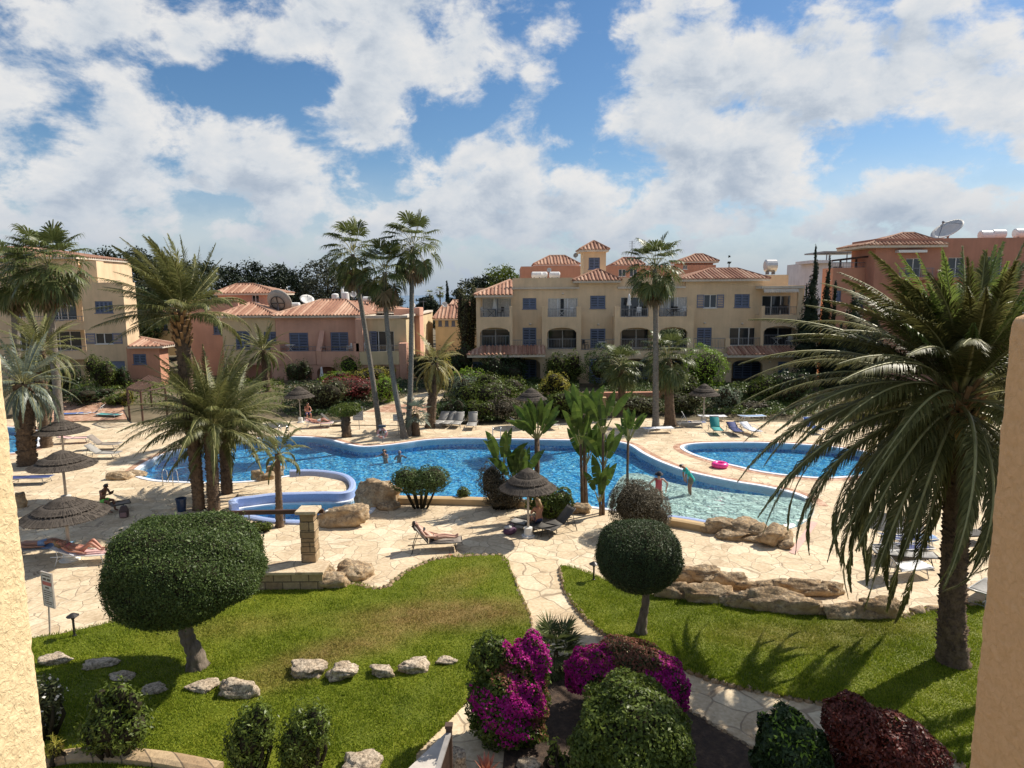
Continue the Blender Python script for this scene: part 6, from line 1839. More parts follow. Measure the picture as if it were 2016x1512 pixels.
def small_house(label, q, D, mat, roofs, wins=(), depth=7, blue=True):
 global root
 c_ = P((q[0] + q[2]) / 2, q[3], D); root = thing('house', label, 'building', (c_.x, D + depth / 2, c_.z), 0, 'houses in the distance')
 oo = wallp('wall', mat, q, D, wins)
 for r_ in oo: window(root, r_, D, 'shut' if blue else 'glass', False, 2)
 r_ = rect(*q, D); mb = MB(); mb.box(r_[0], r_[0] + .3, D + .3, D + depth, r_[2], r_[3]); mb.box(r_[1] - .3, r_[1], D + .3, D + depth, r_[2], r_[3]); mb.box(r_[0] + .3, r_[1] - .3, D + depth - .3, D + depth, r_[2], r_[3]); mb.build('side_wall', mat, root, world=True)
 for rf in roofs: hip_px(root, *rf[:6], rf[6], rf[7], 'flrb', sp=.3, over=.4)
 if not roofs: roofslab(root, r_[0] + .31, r_[1] - .31, D + .31, D + depth - .31, r_[3] - .2)
 return root
small_house('yellow house with a hipped roof seen left of the tall date palm trunk', (284, 615, 345, 700), 84, M_CREAM, [(276, 348, 615, 300, 335, 600, 84, 7)], [(303, 636, 312, 650), (322, 636, 330, 650)])
small_house('cream house with broken tiled roofs between villa and apartment block', (858, 628, 912, 730), 82, M_CREAM, [(852, 916, 627, 872, 896, 601, 82, 7)], [(863, 631, 870, 642), (876, 631, 883, 642), (889, 631, 896, 642)])
small_house('cream house end with a tiled roof touching the apartment block', (884, 612, 945, 720), 86, M_CREAM, [(878, 950, 611, 892, 935, 592, 86, 7)], [(895, 640, 903, 655)])
D2 = 86
cb2 = P(1215, 560, D2); root = thing('apartment_block', 'salmon block with small hipped roofs rising behind the ochre apartments', 'building', (cb2.x, D2 + 6, .9))
oo = wallp('wall', M_SALMON, (1026, 523, 1406, 740), D2, [(1218, 530, 1232, 544), (1240, 530, 1254, 544), (1345, 522, 1353, 530)])
for r_ in oo: window(root, r_, D2, 'glass')
r_ = rect(1026, 523, 1406, 740, D2); mb = MB(); mb.box(r_[0], r_[0] + .3, D2 + .3, D2 + 12, r_[2], r_[3]); mb.box(r_[1] - .3, r_[1], D2 + .3, D2 + 12, r_[2], r_[3]); mb.build('side_wall', M_SALMON, root, world=True)
roofslab(root, r_[0] + .31, r_[1] - .31, D2 + .31, D2 + 11.6, r_[3] - .4, mat=M_SALMON)
boxp('roof_room', M_SALMON, (1060, 519, 1130, 526), D2 + 2, 5); hip_px(root, 1050, 1142, 520, 1082, 1112, 504, D2 + 2, 6, 'flrb', sp=.3)
boxp('roof_room', M_SALMON, (1215, 518, 1262, 526), D2 + 1, 5); hip_px(root, 1206, 1270, 521, 1226, 1250, 508, D2 + 1, 5, 'flrb', sp=.3)
boxp('roof_room', M_SALMON, (1346, 513, 1404, 526), D2 + 1, 5); hip_px(root, 1338, 1416, 514, 1368, 1384, 501, D2 + 1, 5, 'flrb', sp=.3)
DR = 60.0
rb_ = P(1830, 720, DR); root = thing('apartment_block', 'brick-red apartment block with a hip roof and huge roof dish on the right', 'building', (rb_.x, DR + 6, .9))
oo = wallp('wall', M_RED, (1716, 468, 2200, 760), DR, [(1783, 509, 1813, 545), (1866, 507, 1898, 545), (1938, 505, 1972, 545), (1800, 573, 1826, 600), (1870, 572, 1900, 600), (1940, 572, 1975, 610), (1790, 640, 1820, 680), (1990, 585, 2030, 615)])
for i, r_ in enumerate(oo): window(root, r_, DR, 'glass' if i < 3 or i == 7 else 'shut', i < 3, 2)
r_ = rect(1716, 468, 2200, 760, DR); mb = MB(); mb.box(r_[0], r_[0] + .3, DR + .3, DR + 4.2, r_[2], r_[3]); mb.box(r_[0] + .3, r_[1], DR + 3.9, DR + 4.2, r_[2], r_[3]); mb.build('side_wall', M_RED, root, world=True)
roofslab(root, r_[0] + .31, r_[1], DR + .31, DR + 3.89, r_[3] - .4, mat=M_RED)
hip_px(root, 1703, 1868, 482, 1776, 1800, 460, DR, 5.2, 'flrb', over=.6)
boxp('sun_blind', M_WHITE, (1770, 492, 1826, 497), DR - .6, .6)
for (a, b_, yt, yb2) in ((1772, 1840, 528, 546), (1856, 1990, 528, 546)):
 r_ = rect(a, yt, b_, yb2, DR - 1.2); railing(root, r_[0], r_[1], r_[2], r_[3], DR - 1.1, .12)
 mb = MB(); mb.box(r_[0], r_[1], DR - 1.2, DR - .003, r_[2] - .25, r_[2]); mb.build('balcony_floor', M_RED, root, world=True)
oo = wallp('wing_wall', M_SALMON, (1634, 527, 1716, 760), DR + 1.5, [(1646, 572, 1656, 592), (1690, 575, 1712, 610)])
window(root, oo[0], DR + 1.5, 'shut'); window(root, oo[1], DR + 1.5, 'shut', True)
r_ = rect(1634, 527, 1716, 760, DR + 1.5); mb = MB(); mb.box(r_[0], r_[0] + .3, DR + 1.8, DR + 3.6, r_[2], r_[3]); mb.build('wing_side_wall', M_SALMON, root, world=True); roofslab(root, r_[0] + .31, r_[1] - .3, DR + 1.81, DR + 3.59, r_[3] - .4, mat=M_RED)
r_ = rect(1634, 517, 1716, 527, DR + 1.6); railing(root, r_[0], r_[1], r_[2], r_[3], DR + 1.65, .25)
mb = MB()
p0, p1 = P(1650, 512, DR + 3), P(1756, 499, DR + 1.5)
for k in range(7):
 y_ = DR + 1.2 + k * .5; mb.bar((p0.x, y_, p0.z), (p1.x, y_, p1.z), .12, .16)
for px in (1655, 1686, 1740):
 q_ = P(px, 510, DR + 2); mb.bar((q_.x, DR + 2, r_[2] - .3), (q_.x, DR + 2, q_.z), .14)
mb.build('pergola', mat_plain('dark_timber', (0.05, 0.022, 0.016), .7), root, world=True)
small_house('white modern house with roof terrace behind the cypresses', (1600, 516, 1720, 640), 92, M_WHITEW, [], [(1640, 524, 1660, 536)], 9, False)
mb = MB(); r_ = rect(1597, 512, 1640, 518, 91)
mb.box(r_[0], r_[1], 91, 96, r_[2], r_[3]); mb.build('roof_canopy', M_WHITEW, root, world=True)
mb = MB(); r_ = rect(1622, 494, 1715, 497, 91); mb.box(r_[0], r_[1], 91, 97, r_[2], r_[3])
for px in (1628, 1633, 1668, 1712):
 q_ = P(px, 497, 91.3); mb.bar((q_.x, 91.3, P(px, 518, 91.3).z), (q_.x, 91.3, q_.z), .12)
mb.build('roof_pergola', M_GREYW, root, world=True)
small_house('grey and white flats in the gap right of the ochre apartment block', (1566, 542, 1602, 660), 118, M_GREYW, [], [(1571, 548, 1580, 560), (1586, 550, 1597, 572), (1571, 572, 1580, 590)], 8, False)
small_house('distant white house between the pines', (514, 547, 543, 600), 150, M_WHITEW, [], [(520, 551, 526, 557)], 8, False)
def dish(label, px, py, rad, D, az, tilt, mat, seg=28, group='satellite dishes on roofs', mesh=False):
 c_ = P(px, py, D)
 r0 = thing('satellite_dish', label, 'satellite dish', c_, 0, group)
 ax = Vector((math.sin(az) * math.cos(tilt), -math.cos(az) * math.cos(tilt), math.sin(tilt)))
 q = ax.to_track_quat('Z', 'Y')
 mb = MB(); mb.lathe([(0.001, 0), (rad * .35, rad * .035), (rad * .7, rad * .13), (rad, rad * .27), (rad, rad * .31), (rad * .68, rad * .17), (rad * .3, rad * .06), (.001, rad * .03)], seg)
 o = mb.build('reflector', mat, r0, smooth=True); o.rotation_euler = q.to_euler()
 mb = MB()
 for a in (0.5, 2.6, 4.7): mb.bar(q @ Vector((math.cos(a) * rad * .95, math.sin(a) * rad * .95, rad * .27)), q @ Vector((0, 0, rad * .85)), rad * .03)
 mb.ell(q @ Vector((0, 0, rad * .88)), (rad * .09,) * 3, 8, 6); mb.build('feed_arm', M_RAIL, r0)
 mb = MB(); mb.tube([(0, .1, -rad * 1.3), (0, .1, -rad * .3), q @ Vector((0, 0, -.02))], rad * .07, 8)
 mb.bar((-rad * .5, .3, -rad * 1.25), (rad * .5, .3, -rad * 1.25), rad * .06); mb.build('mount', M_RAIL, r0)
 if mesh:
  mb = MB(); pts = [q @ Vector((math.cos(a) * rad * .55, math.sin(a) * rad * .55 , rad * -.02)) for a in np.linspace(0, 2 * PI, 25)]
  mb.tube(pts, rad * .035, 6); mb.bar(q @ Vector((-rad * .55, 0, -.03)), q @ Vector((rad * .55, 0, -.03)), rad * .05); mb.bar(q @ Vector((0, -rad * .55, -.03)), q @ Vector((0, rad * .55, -.03)), rad * .05)
  mb.build('back_frame', mat_plain('dark_steel', (.05, .045, .04), .6, .4), r0)
 return r0
M_DISH = mat_plain('grey_dish', (0.36, 0.33, 0.28), .6, 0, .1, 2); M_DISH2 = mat_plain('pale_dish', (0.62, 0.60, 0.56), .5, 0, .08, 2)
dish('huge grey dish seen from behind on the pink villa roof', 547, 597, 1.36, DK + 3.5, R(170), R(22), M_DISH, mesh=True)
dish('medium tilted dish right of the huge grey one on the villa roof', 604, 592, .75, DK + 6, R(30), R(50), M_DISH2)
dish('small round dish right of the white tanks on the villa roof', 695, 580, .36, DK + 8, R(20), R(20), M_DISH2)
dish('small dish on top of the white cylinder stack', 675, 566, .22, DK + 8, R(-10), R(25), M_DISH2)
dish('giant tilted dish on the red block roof', 1868, 458, 1.4, DR + 3, R(-72), R(50), M_DISH2, 32)
dish('little white dish on the salmon wall behind the roof tanks', 1081, 532, .24, DM + 8, R(0), R(20), M_DISH2)
dish('dish on the tiled gable of the cream house', 875, 600, .35, 81, R(20), R(20), M_DISH2)
dish('small dish at the right end of the pink villa roof', 812, 601, .30, DK + 8, R(40), R(20), M_DISH2)
dish('small brownish dish beside the stair tower', 1134, 503, .28, DM + 9, R(-30), R(20), M_DISH)
M_TANK = mat_plain('galvanised_tank', (0.55, 0.55, 0.54), .35, .5, .08, 3); M_TANKW = mat_plain('white_tank', (0.74, 0.73, 0.70), .5, 0, .06, 3)
def tank(label, px, py, r_, ln, D, vertical=False, mat=None, base=.25):
 c_ = P(px, py, D); r0 = thing('water_tank', label, 'water tank', c_, 0, 'water tanks on roofs')
 mb = MB()
 if vertical: mb.lathe([(.01, -ln / 2), (r_, -ln / 2), (r_, ln / 2), (r_ * .7, ln / 2 + r_ * .25), (.01, ln / 2 + r_ * .35)], 18)
 else: mb.tube([(-ln / 2 - .08, 0, 0), (-ln / 2, 0, 0), (ln / 2, 0, 0), (ln / 2 + .08, 0, 0)], [r_ * .7, r_, r_, r_ * .7], 16)
 mb.build('barrel', mat or M_TANKW, r0, smooth=False)
 mb = MB(); h = (ln / 2 if vertical else r_) ; mb.box(-ln * .35, -ln * .25, -r_ * .6, r_ * .6, -h - base, -h + .05); mb.box(ln * .25, ln * .35, -r_ * .6, r_ * .6, -h - base, -h + .05); mb.build('stand', M_RAIL, r0)
for a in ((660, 588, .38, .9, DK + 7, True, 'white rounded tank, left of the two on the villa roof'), (680, 586, .42, 1.0, DK + 7, True, 'white rounded tank, right of the two on the villa roof'),
          (580, 601, .30, 1.0, DK + 5, False, 'white tank lying behind the huge grey dish'), (723, 589, .30, .8, DK + 9, False, 'white tank behind the leaning palm on the villa roof'),
          (674, 574, .16, .5, DK + 7.6, True, 'narrow white cylinder stacked above the villa roof tanks'),
          (1057, 541, .30, .9, DM + 4, False, 'white tank at the left end on the apartment roof'), (1069, 541, .30, .7, DM + 4.6, False, 'second white tank on the apartment roof, right of the left end one'), (1092, 541, .30, .9, DM + 4, False, 'third white tank on the apartment roof, nearest the stair tower'),
          (1517, 523, .62, 1.0, DM + 5, False, 'big round grey tank raised on the stair block'),
          (1942, 463, .42, 1.1, DR + 2.5, False, 'pale tank on the red roof, next to the giant dish'), (1965, 461, .42, 1.1, DR + 2.5, False, 'pale tank on the red roof, middle of three'), (2010, 459, .42, 1.1, DR + 2.5, False, 'pale tank on the red roof, partly hidden by the right wall')):
 tank(a[6], *a[:6], mat=M_TANK if a[1] == 523 else M_TANKW)
def mast(label, px, y0, y1, D, cross=4):
 a, b_ = P(px, y0, D), P(px, y1, D); r0 = thing('antenna_mast', label, 'antenna', b_)
 mb = MB(); mb.tube([(0, 0, -.3), (0, 0, a.z - b_.z)], .035, 6); mb.build('pole', M_RAIL, r0)
 mb = MB()
 for i in range(cross):
  z = (a.z - b_.z) * (.95 - .1 * i); mb.bar((-.35, 0, z), (.35, 0, z), .025)
 mb.bar((0, -.4, (a.z - b_.z) * .9), (0, .4, (a.z - b_.z) * .9), .03); mb.build('aerial', M_RAIL, r0)
mast('tall aerial mast right of the stair tower', 1244, 474, 508, DM + 14); mast('thin aerial on the pink buttress of the villa', 834, 592, 608, DK + 6, 2); mast('short aerial beside the lone palm crown', 1258, 490, 510, DM + 14, 3)
M_LAV = mat_plain('lavender_mosaic', (0.33, 0.41, 0.64), .4, 0, .42, 70)
def strip_wall(name, pts, w, z0, z1, mat, kind=None, n=8):
 ln = np.array(spline(pts, n, False))[:, :2]
 tg = norm(np.gradient(ln, axis=0)); nn = np.stack([-tg[:, 1], tg[:, 0]], 1)
 a, b_ = ln + nn * w / 2, ln - nn * w / 2
 m = len(ln); bv = .04
 prof = [(a, z0), (a, z1 - bv), (a * .75 + b_ * .25, z1), (a * .25 + b_ * .75, z1), (b_, z1 - bv), (b_, z0)]
 V = np.concatenate([np.column_stack([p, np.full(m, z)]) for p, z in prof])
 Fs = []
 for k in range(5):
  for i in range(m - 1): Fs.append((k * m + i, k * m + i + 1, (k + 1) * m + i + 1, (k + 1) * m + i))
 Fs += [tuple(k * m for k in range(6)), tuple(k * m + m - 1 for k in reversed(range(6)))]
 o = mesh_obj(name, V, Fs, mat)
 if kind: o['kind'] = kind
 return o
spa = strip_wall('spa_wall', gp([(464, 1010), (458, 1003), (468, 998), (500, 994), (540, 989), (590, 987), (640, 986), (674, 986), (692, 979), (693, 962), (673, 948), (625, 941), (572, 941)]), .30, -.84, .42, M_LAV)
tag(spa, 'raised lavender-blue mosaic wall curling round the spa pool', 'pool wall')
rim = strip_wall('spa_rim', gp([(459, 1004), (470, 1013), (500, 1021), (545, 1028), (600, 1030), (655, 1026), (690, 1018)]), .34, -.84, .12, M_LAV)
tag(rim, 'low pale blue front rim of the spa pool', 'pool wall')
sheet('spa_terrace', [gpoly([(470, 985), (530, 981), (590, 981), (650, 980), (682, 974), (680, 958), (620, 946), (575, 948), (530, 954), (490, 962)], 3)], .22, M_FLAG, skirt=.5)
M_OCHREW = mat_stucco('ochre_low_wall', (0.50, 0.36, 0.20))
for pts, lab in (([(760, 986), (800, 990), (880, 991), (1000, 995), (1080, 1002), (1130, 1008)], 'long low ochre wall between the pool and the planted bushes'), ([(1318, 1033), (1350, 1038), (1392, 1046)], 'short low ochre wall at the edge of the shallow end')):
 o = strip_wall('low_wall', gp(pts), .42, -.05, .30, M_OCHREW); tag(o, lab, 'wall')
o = strip_wall('pool_edge', gp([(1316, 1025), (1350, 1029), (1390, 1036)]), .34, -.4, .22, M_LAV); tag(o, 'rounded lavender edge of the shallow end', 'pool edge')
mb = MB(); q = [G(1553, 1088), G(1566, 1092), G(1610, 1030), G(1598, 1026)]
mb.add([(*p[:2], .014) for p in q], [(0, 1, 2, 3)]); tag(mb.build('path_strip', mat_plain('pink_strip', (.58, .36, .30), .7)), kind='structure')
def mat_block(name, c0, c1, joint, sx=2.2, sz=3.6):
 m, nt, b = nodes(name)
 g = N(nt, 'ShaderNodeNewGeometry')
 s = N(nt, 'ShaderNodeSeparateXYZ'); L(nt, g.outputs['Position'], s.inputs[0])
 c = N(nt, 'ShaderNodeCombineXYZ'); L(nt, math_n(nt, 'ADD', s.outputs[0], s.outputs[1]), c.inputs[0]); L(nt, s.outputs[2], c.inputs[1])
 br = N(nt, 'ShaderNodeTexBrick'); L(nt, c.outputs[0], br.inputs['Vector'])
 br.inputs['Scale'].default_value = 1.0; br.inputs['Brick Width'].default_value = .55; br.inputs['Row Height'].default_value = .34; br.inputs['Mortar Size'].default_value = .018
 br.inputs['Color1'].default_value = (*c0, 1); br.inputs['Color2'].default_value = (*c1, 1); br.inputs['Mortar'].default_value = (*joint, 1)
 n_ = noise(nt, g.outputs['Position'], 9, 6, .7)
 L(nt, mixc(nt, .6, br.outputs['Color'], ramp(nt, n_.outputs['Fac'], [(.3, (.35, .28, .2)), (.7, (.9, .85, .75))]).outputs[0], 'MULTIPLY'), b.inputs['Base Color'])
 b.inputs['Roughness'].default_value = .9
 bump(nt, b, math_n(nt, 'ADD', math_n(nt, 'MULTIPLY', br.outputs['Fac'], -1.2), n_.outputs['Fac']), .8, .03)
 return m
M_BLOCK = mat_block('sandstone_blocks', (.42, .29, .17), (.60, .46, .29), (.20, .15, .10))
M_SLAB = mat_flag('slab_stone', (1, 1, 1), .8, .012)
wz = .66
A, Bq = G(425, 1168), G(636, 1166)
d = (Bq - A).normalized(); nb = Vector((-d.y, d.x, 0))
root = thing('seat_wall', 'stone block seat wall with pale slab top behind the big clipped tree', 'wall', A)
mb = MB(); mb.obox((A + Bq) / 2 + nb * .40 + Vector((0, 0, wz / 2 - .1)), (Bq - A) / 2, nb * .38, (0, 0, wz / 2 + .02)); mb.build('wall_body', M_BLOCK, root, world=True)
mb = MB(); mb.obox((A + Bq) / 2 + nb * .42 + Vector((0, 0, wz - .03)), (Bq - A) / 2 + d * .04, nb * .46, (0, 0, .045)); bevel(mb.build('slab_top', M_SLAB, root, world=True), .015)
pb = G(612, 1102, wz + .02); ph = P(612, 1001, pb.y).z
root = thing('stone_pillar', 'square sandstone pillar with a flat capstone at the end of the seat wall', 'pillar', pb)
mb = MB(); hw = .235
k = 6
for i in range(k):
 z0, z1 = (ph - pb.z - .1) * i / k, (ph - pb.z - .1) * (i + 1) / k - .012
 e = .012 * math.sin(i * 2.3); mb.box(-hw - e, hw + e, -hw, hw, z0, z1)
bevel(mb.build('shaft', M_BLOCK, root), .018)
mb = MB(); mb.box(-hw - .1, hw + .1, -hw - .1, hw + .1, ph - pb.z - .11, ph - pb.z); bevel(mb.build('capstone', M_SLAB, root), .02)
M_TIMBER = mat_plain('dark_handrail_timber', (0.075, 0.035, 0.022), .6, 0, .3, 5)
zb = ph - .22
a, b_ = P(448, 1010, pb.y + .25), P(637, 1006, pb.y + .25)
root = thing('timber_beam', 'long dark timber beam running from the stone pillar past the spa pool', 'beam', a)
mb = MB(); mb.bar(a, b_, .10, .14); bevel(mb.build('beam', M_TIMBER, root, world=True), .012)
mb = MB()
for px in (490, 560):
 q = P(px, 1010, pb.y + .25); mb.bar(q, q - Vector((0, 0, .32)), .03)
mb.build('bracket', M_RAIL, root, world=True)
def rk(label, px, py, w, h, seed, mat=None, z=0.0, group='limestone boulders', depth=.75, sub=3, name='boulder', cat='boulder', rz=0):
 g = G(px, py, z); k = g.y / F * 1.03; w *= 1.5; h *= .86; q_ = 'row' in group; w *= 1.32 if q_ else 1; h *= 1.05 if q_ else 1; depth = .40 if q_ else depth; sub = max(sub, 4) if w > 40 else sub
 sx, sz = w * k / 2, h * k * .62
 return rock(name, label, cat, (g.x, g.y + sx * depth * .6, z + sz * .45), (sx, sx * depth, sz), seed, mat, group, sub, rz, .30, .62)
rk('big knobbly boulder beside the spa, right of the pillar', 672, 1036, 76, 58, 1, sub=4)
rk('small pale boulder leaning on the big spa boulder', 702, 1030, 26, 34, 2)
rk('low pale rock left of the big spa boulder', 648, 1036, 30, 26, 3)
rk('tall cream boulder at the pool corner beside the two-lobed bush', 738, 998, 72, 66, 4, sub=4)
rk('flat rock at the foot of the tall cream boulder', 768, 1004, 40, 18, 5)
rk('rounded stone on the pool peninsula, front of three', 522, 948, 30, 22, 6)
rk('rounded stone on the pool peninsula, left of three', 504, 944, 26, 24, 7)
rk('rounded stone on the pool peninsula, rear right of three', 536, 938, 30, 28, 8)
rk('tan rock at the left tip of the main pool', 228, 946, 36, 20, 9)
rk('brownish rock right at the left pool tip', 262, 938, 30, 14, 10)
rk('stacked cream rock between the parasol bush and the paddle plants', 1140, 1012, 36, 34, 11)
rk('small cream rock below the stacked one by the paddle plants', 1128, 1012, 20, 14, 12)
rk('tan rock beside the left parasols, half behind the wall', 36, 1000, 22, 40, 13)
for i, (px, py, w, h, lab) in enumerate([(1412, 1052, 58, 36, 'blocky brown rock at the left end of the beach rockery'), (1444, 1050, 30, 38, 'upright knob in the beach rockery, second from the left'), (1470, 1058, 64, 44, 'wide layered rock in the middle of the beach rockery'),
  (1452, 1064, 60, 22, 'flat ledge rock low in the beach rockery'), (1502, 1064, 38, 42, 'knobbly rock right of the wide layered rock'), (1532, 1076, 56, 56, 'large rounded rock at the right end of the beach rockery'), (1550, 1082, 26, 20, 'small rock beside the pink strip'), (1490, 1068, 50, 18, 'low ledge rock under the knobbly rock')]):
 rk(lab, px, py, w, h, 20 + i, group='rockery of the shallow end')
row = [(1328, 1150, 44, 40), (1378, 1150, 50, 44), (1410, 1158, 34, 30), (1440, 1162, 44, 50), (1476, 1164, 44, 28), (1512, 1168, 48, 36), (1545, 1170, 36, 32), (1578, 1172, 52, 38), (1612, 1176, 44, 34), (1638, 1174, 34, 38)]
for i, (px, py, w, h) in enumerate(row):
 rk(['first', 'second', 'third', 'fourth', 'fifth', 'sixth', 'seventh', 'eighth', 'ninth', 'last'][i] + ' boulder of the upper rock row, counting from the small ball tree', px, py, w, h, 40 + i, z=.0, group='upper boulder row', rz=.09 * (i % 3 - 1) - .08)
row = [(1332, 1182, 50, 46), (1372, 1188, 40, 34), (1400, 1190, 58, 50), (1430, 1190, 26, 36), (1458, 1198, 50, 42), (1516, 1204, 72, 56), (1572, 1212, 62, 48), (1610, 1214, 44, 38), (1660, 1220, 46, 40), (1704, 1222, 58, 40), (1748, 1220, 52, 56)]
for i, (px, py, w, h) in enumerate(row):
 rk(['first', 'second', 'third', 'fourth', 'fifth', 'sixth', 'seventh', 'eighth', 'ninth', 'tenth', 'last'][i] + ' boulder of the lower rock row edging the right lawn, from its left end', px, py, w, h, 60 + i, z=.05, group='lower boulder row', rz=.1 * (i % 3 - 1) - .12)
rk('small dark stone at the lawn edge left of the big palm', 1812, 1210, 26, 18, 75, z=.05); rk('small stone at the lawn edge beside the big palm trunk', 1838, 1204, 20, 14, 76, z=.05)
rk('wide weathered boulder at the end of the seat wall', 655, 1162, 66, 46, 80, sub=4); rk('tall split boulder right of the seat wall', 692, 1148, 62, 52, 81, sub=4); rk('boulder tucked behind the seat wall end', 640, 1140, 40, 30, 82)
for i, (px, py, w, h, lab) in enumerate([(104, 1310, 50, 22, 'flat pale lawn stone beside the left balcony wall'), (193, 1316, 50, 18, 'flat lawn stone at the edge of the big tree shadow'), (236, 1342, 40, 16, 'dark-shaded lawn stone in the big tree shadow, left'), (302, 1366, 40, 20, 'shaded lawn stone below the big tree trunk'),
  (396, 1362, 50, 20, 'small pale lawn stone right of the tree trunk shadow'), (460, 1378, 74, 42, 'big craggy pale lawn stone nearest the loose shrubs'), (596, 1332, 66, 30, 'long grey-topped lawn stone left of the square one'), (675, 1340, 60, 38, 'square dark-sided lawn stone'),
  (750, 1334, 42, 26, 'speckled round lawn stone right of the square one'), (816, 1326, 52, 32, 'pointed speckled lawn stone'), (881, 1308, 34, 14, 'small flat lawn stone beside the bougainvillea')]):
 rk(lab, px, py, w, h, 90 + i, M_PALE, ZL, 'pale stones set in the left lawn', .6, name='lawn_stone', cat='stone', sub=4)
rk('tan boulder at the bottom edge of the left lawn', 716, 1528, 70, 40, 110, M_PALE, ZL); rk('cream boulder beside the slatted fence post', 900, 1520, 34, 60, 111, M_PALE); rk('small cream rock in the bed by the agave', 1040, 1522, 40, 24, 112, M_PALE)
o = strip_wall('stone_wall', gp([(60, 1520), (140, 1502), (230, 1500), (330, 1510), (430, 1530)]), .34, -.1, .24, M_BLOCK); tag(o, 'low stone retaining wall at the bottom left of the lawn', 'wall')
root = thing('garden_steps', 'stone steps with low pillars leading up to the apartment block', 'steps', Gt(1158, 812))
g0 = Gt(1158, 812)
for i in range(6):
 mb = MB(); mb.box(g0.x - .9, g0.x + .9, g0.y + i * .42, g0.y + i * .42 + .5, -.1, .05 + .16 * (i + 1)); mb.build('step', M_SLAB, root, world=True)
for s in (-1.15, 1.15):
 mb = MB(); mb.box(g0.x + s - .2, g0.x + s + .2, g0.y + .3, g0.y + .7, -.1, 1.15); mb.box(g0.x + s - .27, g0.x + s + .27, g0.y + .23, g0.y + .77, 1.152, 1.25); mb.build('step_pillar', M_OCHREW, root, world=True)
for (x0, x1, yb, lab, mt) in ((1172, 1300, 790, 'low brown retaining wall right of the garden steps', M_SALMON), (1300, 1420, 786, 'low grey retaining wall behind the far parasol hedge', M_OCHREW)):
 q0, q1 = Gt(x0, yb), Gt(x1, yb); o = strip_wall('retaining_wall', [(q0.x, q0.y), ((q0.x + q1.x) / 2, q0.y), (q1.x, q0.y)], .35, -.3, q0.z + .75, mt); tag(o, lab, 'wall')
def ramp_sheet(name, pix, mat, lift):
 pts = [Gt(*p) for p in pix]; mb = MB(); mb.add([(p.x, p.y, max(.0, ground_h(p.x, p.y)) + lift) for p in pts], [(i, i + 1, len(pts) - 2 - i, len(pts) - 1 - i) for i in range(len(pts) // 2 - 1)])
 tag(mb.build(name, mat), kind='structure')
ramp_sheet('garden_path', [(652, 838), (700, 818), (745, 800), (800, 782), (850, 770), (890, 770), (872, 788), (850, 808), (842, 824), (842, 838)], M_FLAG, .05)
ramp_sheet('garden_path', [(715, 812), (745, 804), (765, 797), (850, 797), (845, 806), (842, 814)], M_TERRA, .06)
ramp_sheet('garden_path', [(100, 832), (104, 812), (110, 792), (240, 792), (245, 808), (250, 826)], M_TERRA, .05)
def mat_rough(name, col, lo):
 m, nt, b = nodes(name)
 p = wpos(nt)
 a = noise(nt, p, 55, 5, .6, .6); c = noise(nt, p, 3, 3)
 L(nt, ramp(nt, a.outputs['Fac'], [(.3, lo), (.65, col)]).outputs[0], b.inputs['Base Color']); b.inputs['Roughness'].default_value = .95; b.inputs['Specular IOR Level'].default_value = .1
 bump(nt, b, a.outputs['Fac'], 1.0, .008)
 return m
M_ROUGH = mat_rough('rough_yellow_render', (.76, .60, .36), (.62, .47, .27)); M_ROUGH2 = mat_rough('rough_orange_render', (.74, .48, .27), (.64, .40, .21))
def near_wall(label, x, D, zt, side, mat):
 root = thing('balcony_wall', label, 'wall', (x, D / 2, zt - 1.2))
 ny, nz = 70, 170
 ys = np.linspace(D, D - 1.3, ny); zs = np.linspace(zt - 1.6, zt, nz)
 Y, Z = np.meshgrid(ys, zs)
 def disp(y, z, s):
  return np.array([mnoise.fractal(Vector((s, yy * 26, zz * 26)), .8, 2, 3) for yy, zz in zip(y.ravel(), z.ravel())]).reshape(y.shape) * .0045
 rr = .035
 dz = np.clip(Z - (zt - rr), 0, rr); dy = np.clip(Y - (D - .014), 0, .014)
 X = x + side * (disp(Y, Z, 3.1 * side) * .6 + rr - np.sqrt(np.maximum(0, rr * rr - dz * dz)) + dy * .6)
 Yd = Y + disp(Z, Y, 7.7) * .6
 V = np.stack([X.ravel(), Yd.ravel(), Z.ravel()], 1)
 i_ = np.arange(ny * nz).reshape(nz, ny)
 Fq = np.stack([i_[:-1, :-1].ravel(), i_[:-1, 1:].ravel(), i_[1:, 1:].ravel(), i_[1:, :-1].ravel()], 1)
 nV = len(V)
 t = .28 * side
 e0 = V[i_[:, 0]]; e1 = e0 + np.array([t, 0, 0]); tp0 = V[i_[-1, :]]; tp1 = tp0 + np.array([t, 0, 0])
 V = np.concatenate([V, e0, e1, tp0, tp1]); k = np.arange(nz - 1); j = np.arange(ny - 1)
 Fe = np.stack([nV + k, nV + k + 1, nV + nz + k + 1, nV + nz + k], 1); o2 = nV + 2 * nz
 Ft = np.stack([o2 + j, o2 + j + 1, o2 + ny + j + 1, o2 + ny + j], 1)
 mesh_obj('rendered_face', V, np.concatenate([Fq, Fe, Ft]), mat, root, world=True)
DW = 1.75
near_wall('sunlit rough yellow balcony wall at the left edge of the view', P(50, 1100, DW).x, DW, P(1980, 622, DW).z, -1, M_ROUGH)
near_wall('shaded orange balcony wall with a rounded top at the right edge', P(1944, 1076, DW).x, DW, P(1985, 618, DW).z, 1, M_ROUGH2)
M_SLAT = mat_plain('brown_slat', (.075, .042, .028), .6, 0, .3, 5)
ft = G(884, 1441, 1.0); fe = G(838, 1590, 1.0)
root = thing('slatted_fence', 'short dark slatted fence with a tall post at the bottom edge', 'fence', (ft.x, ft.y, 0))
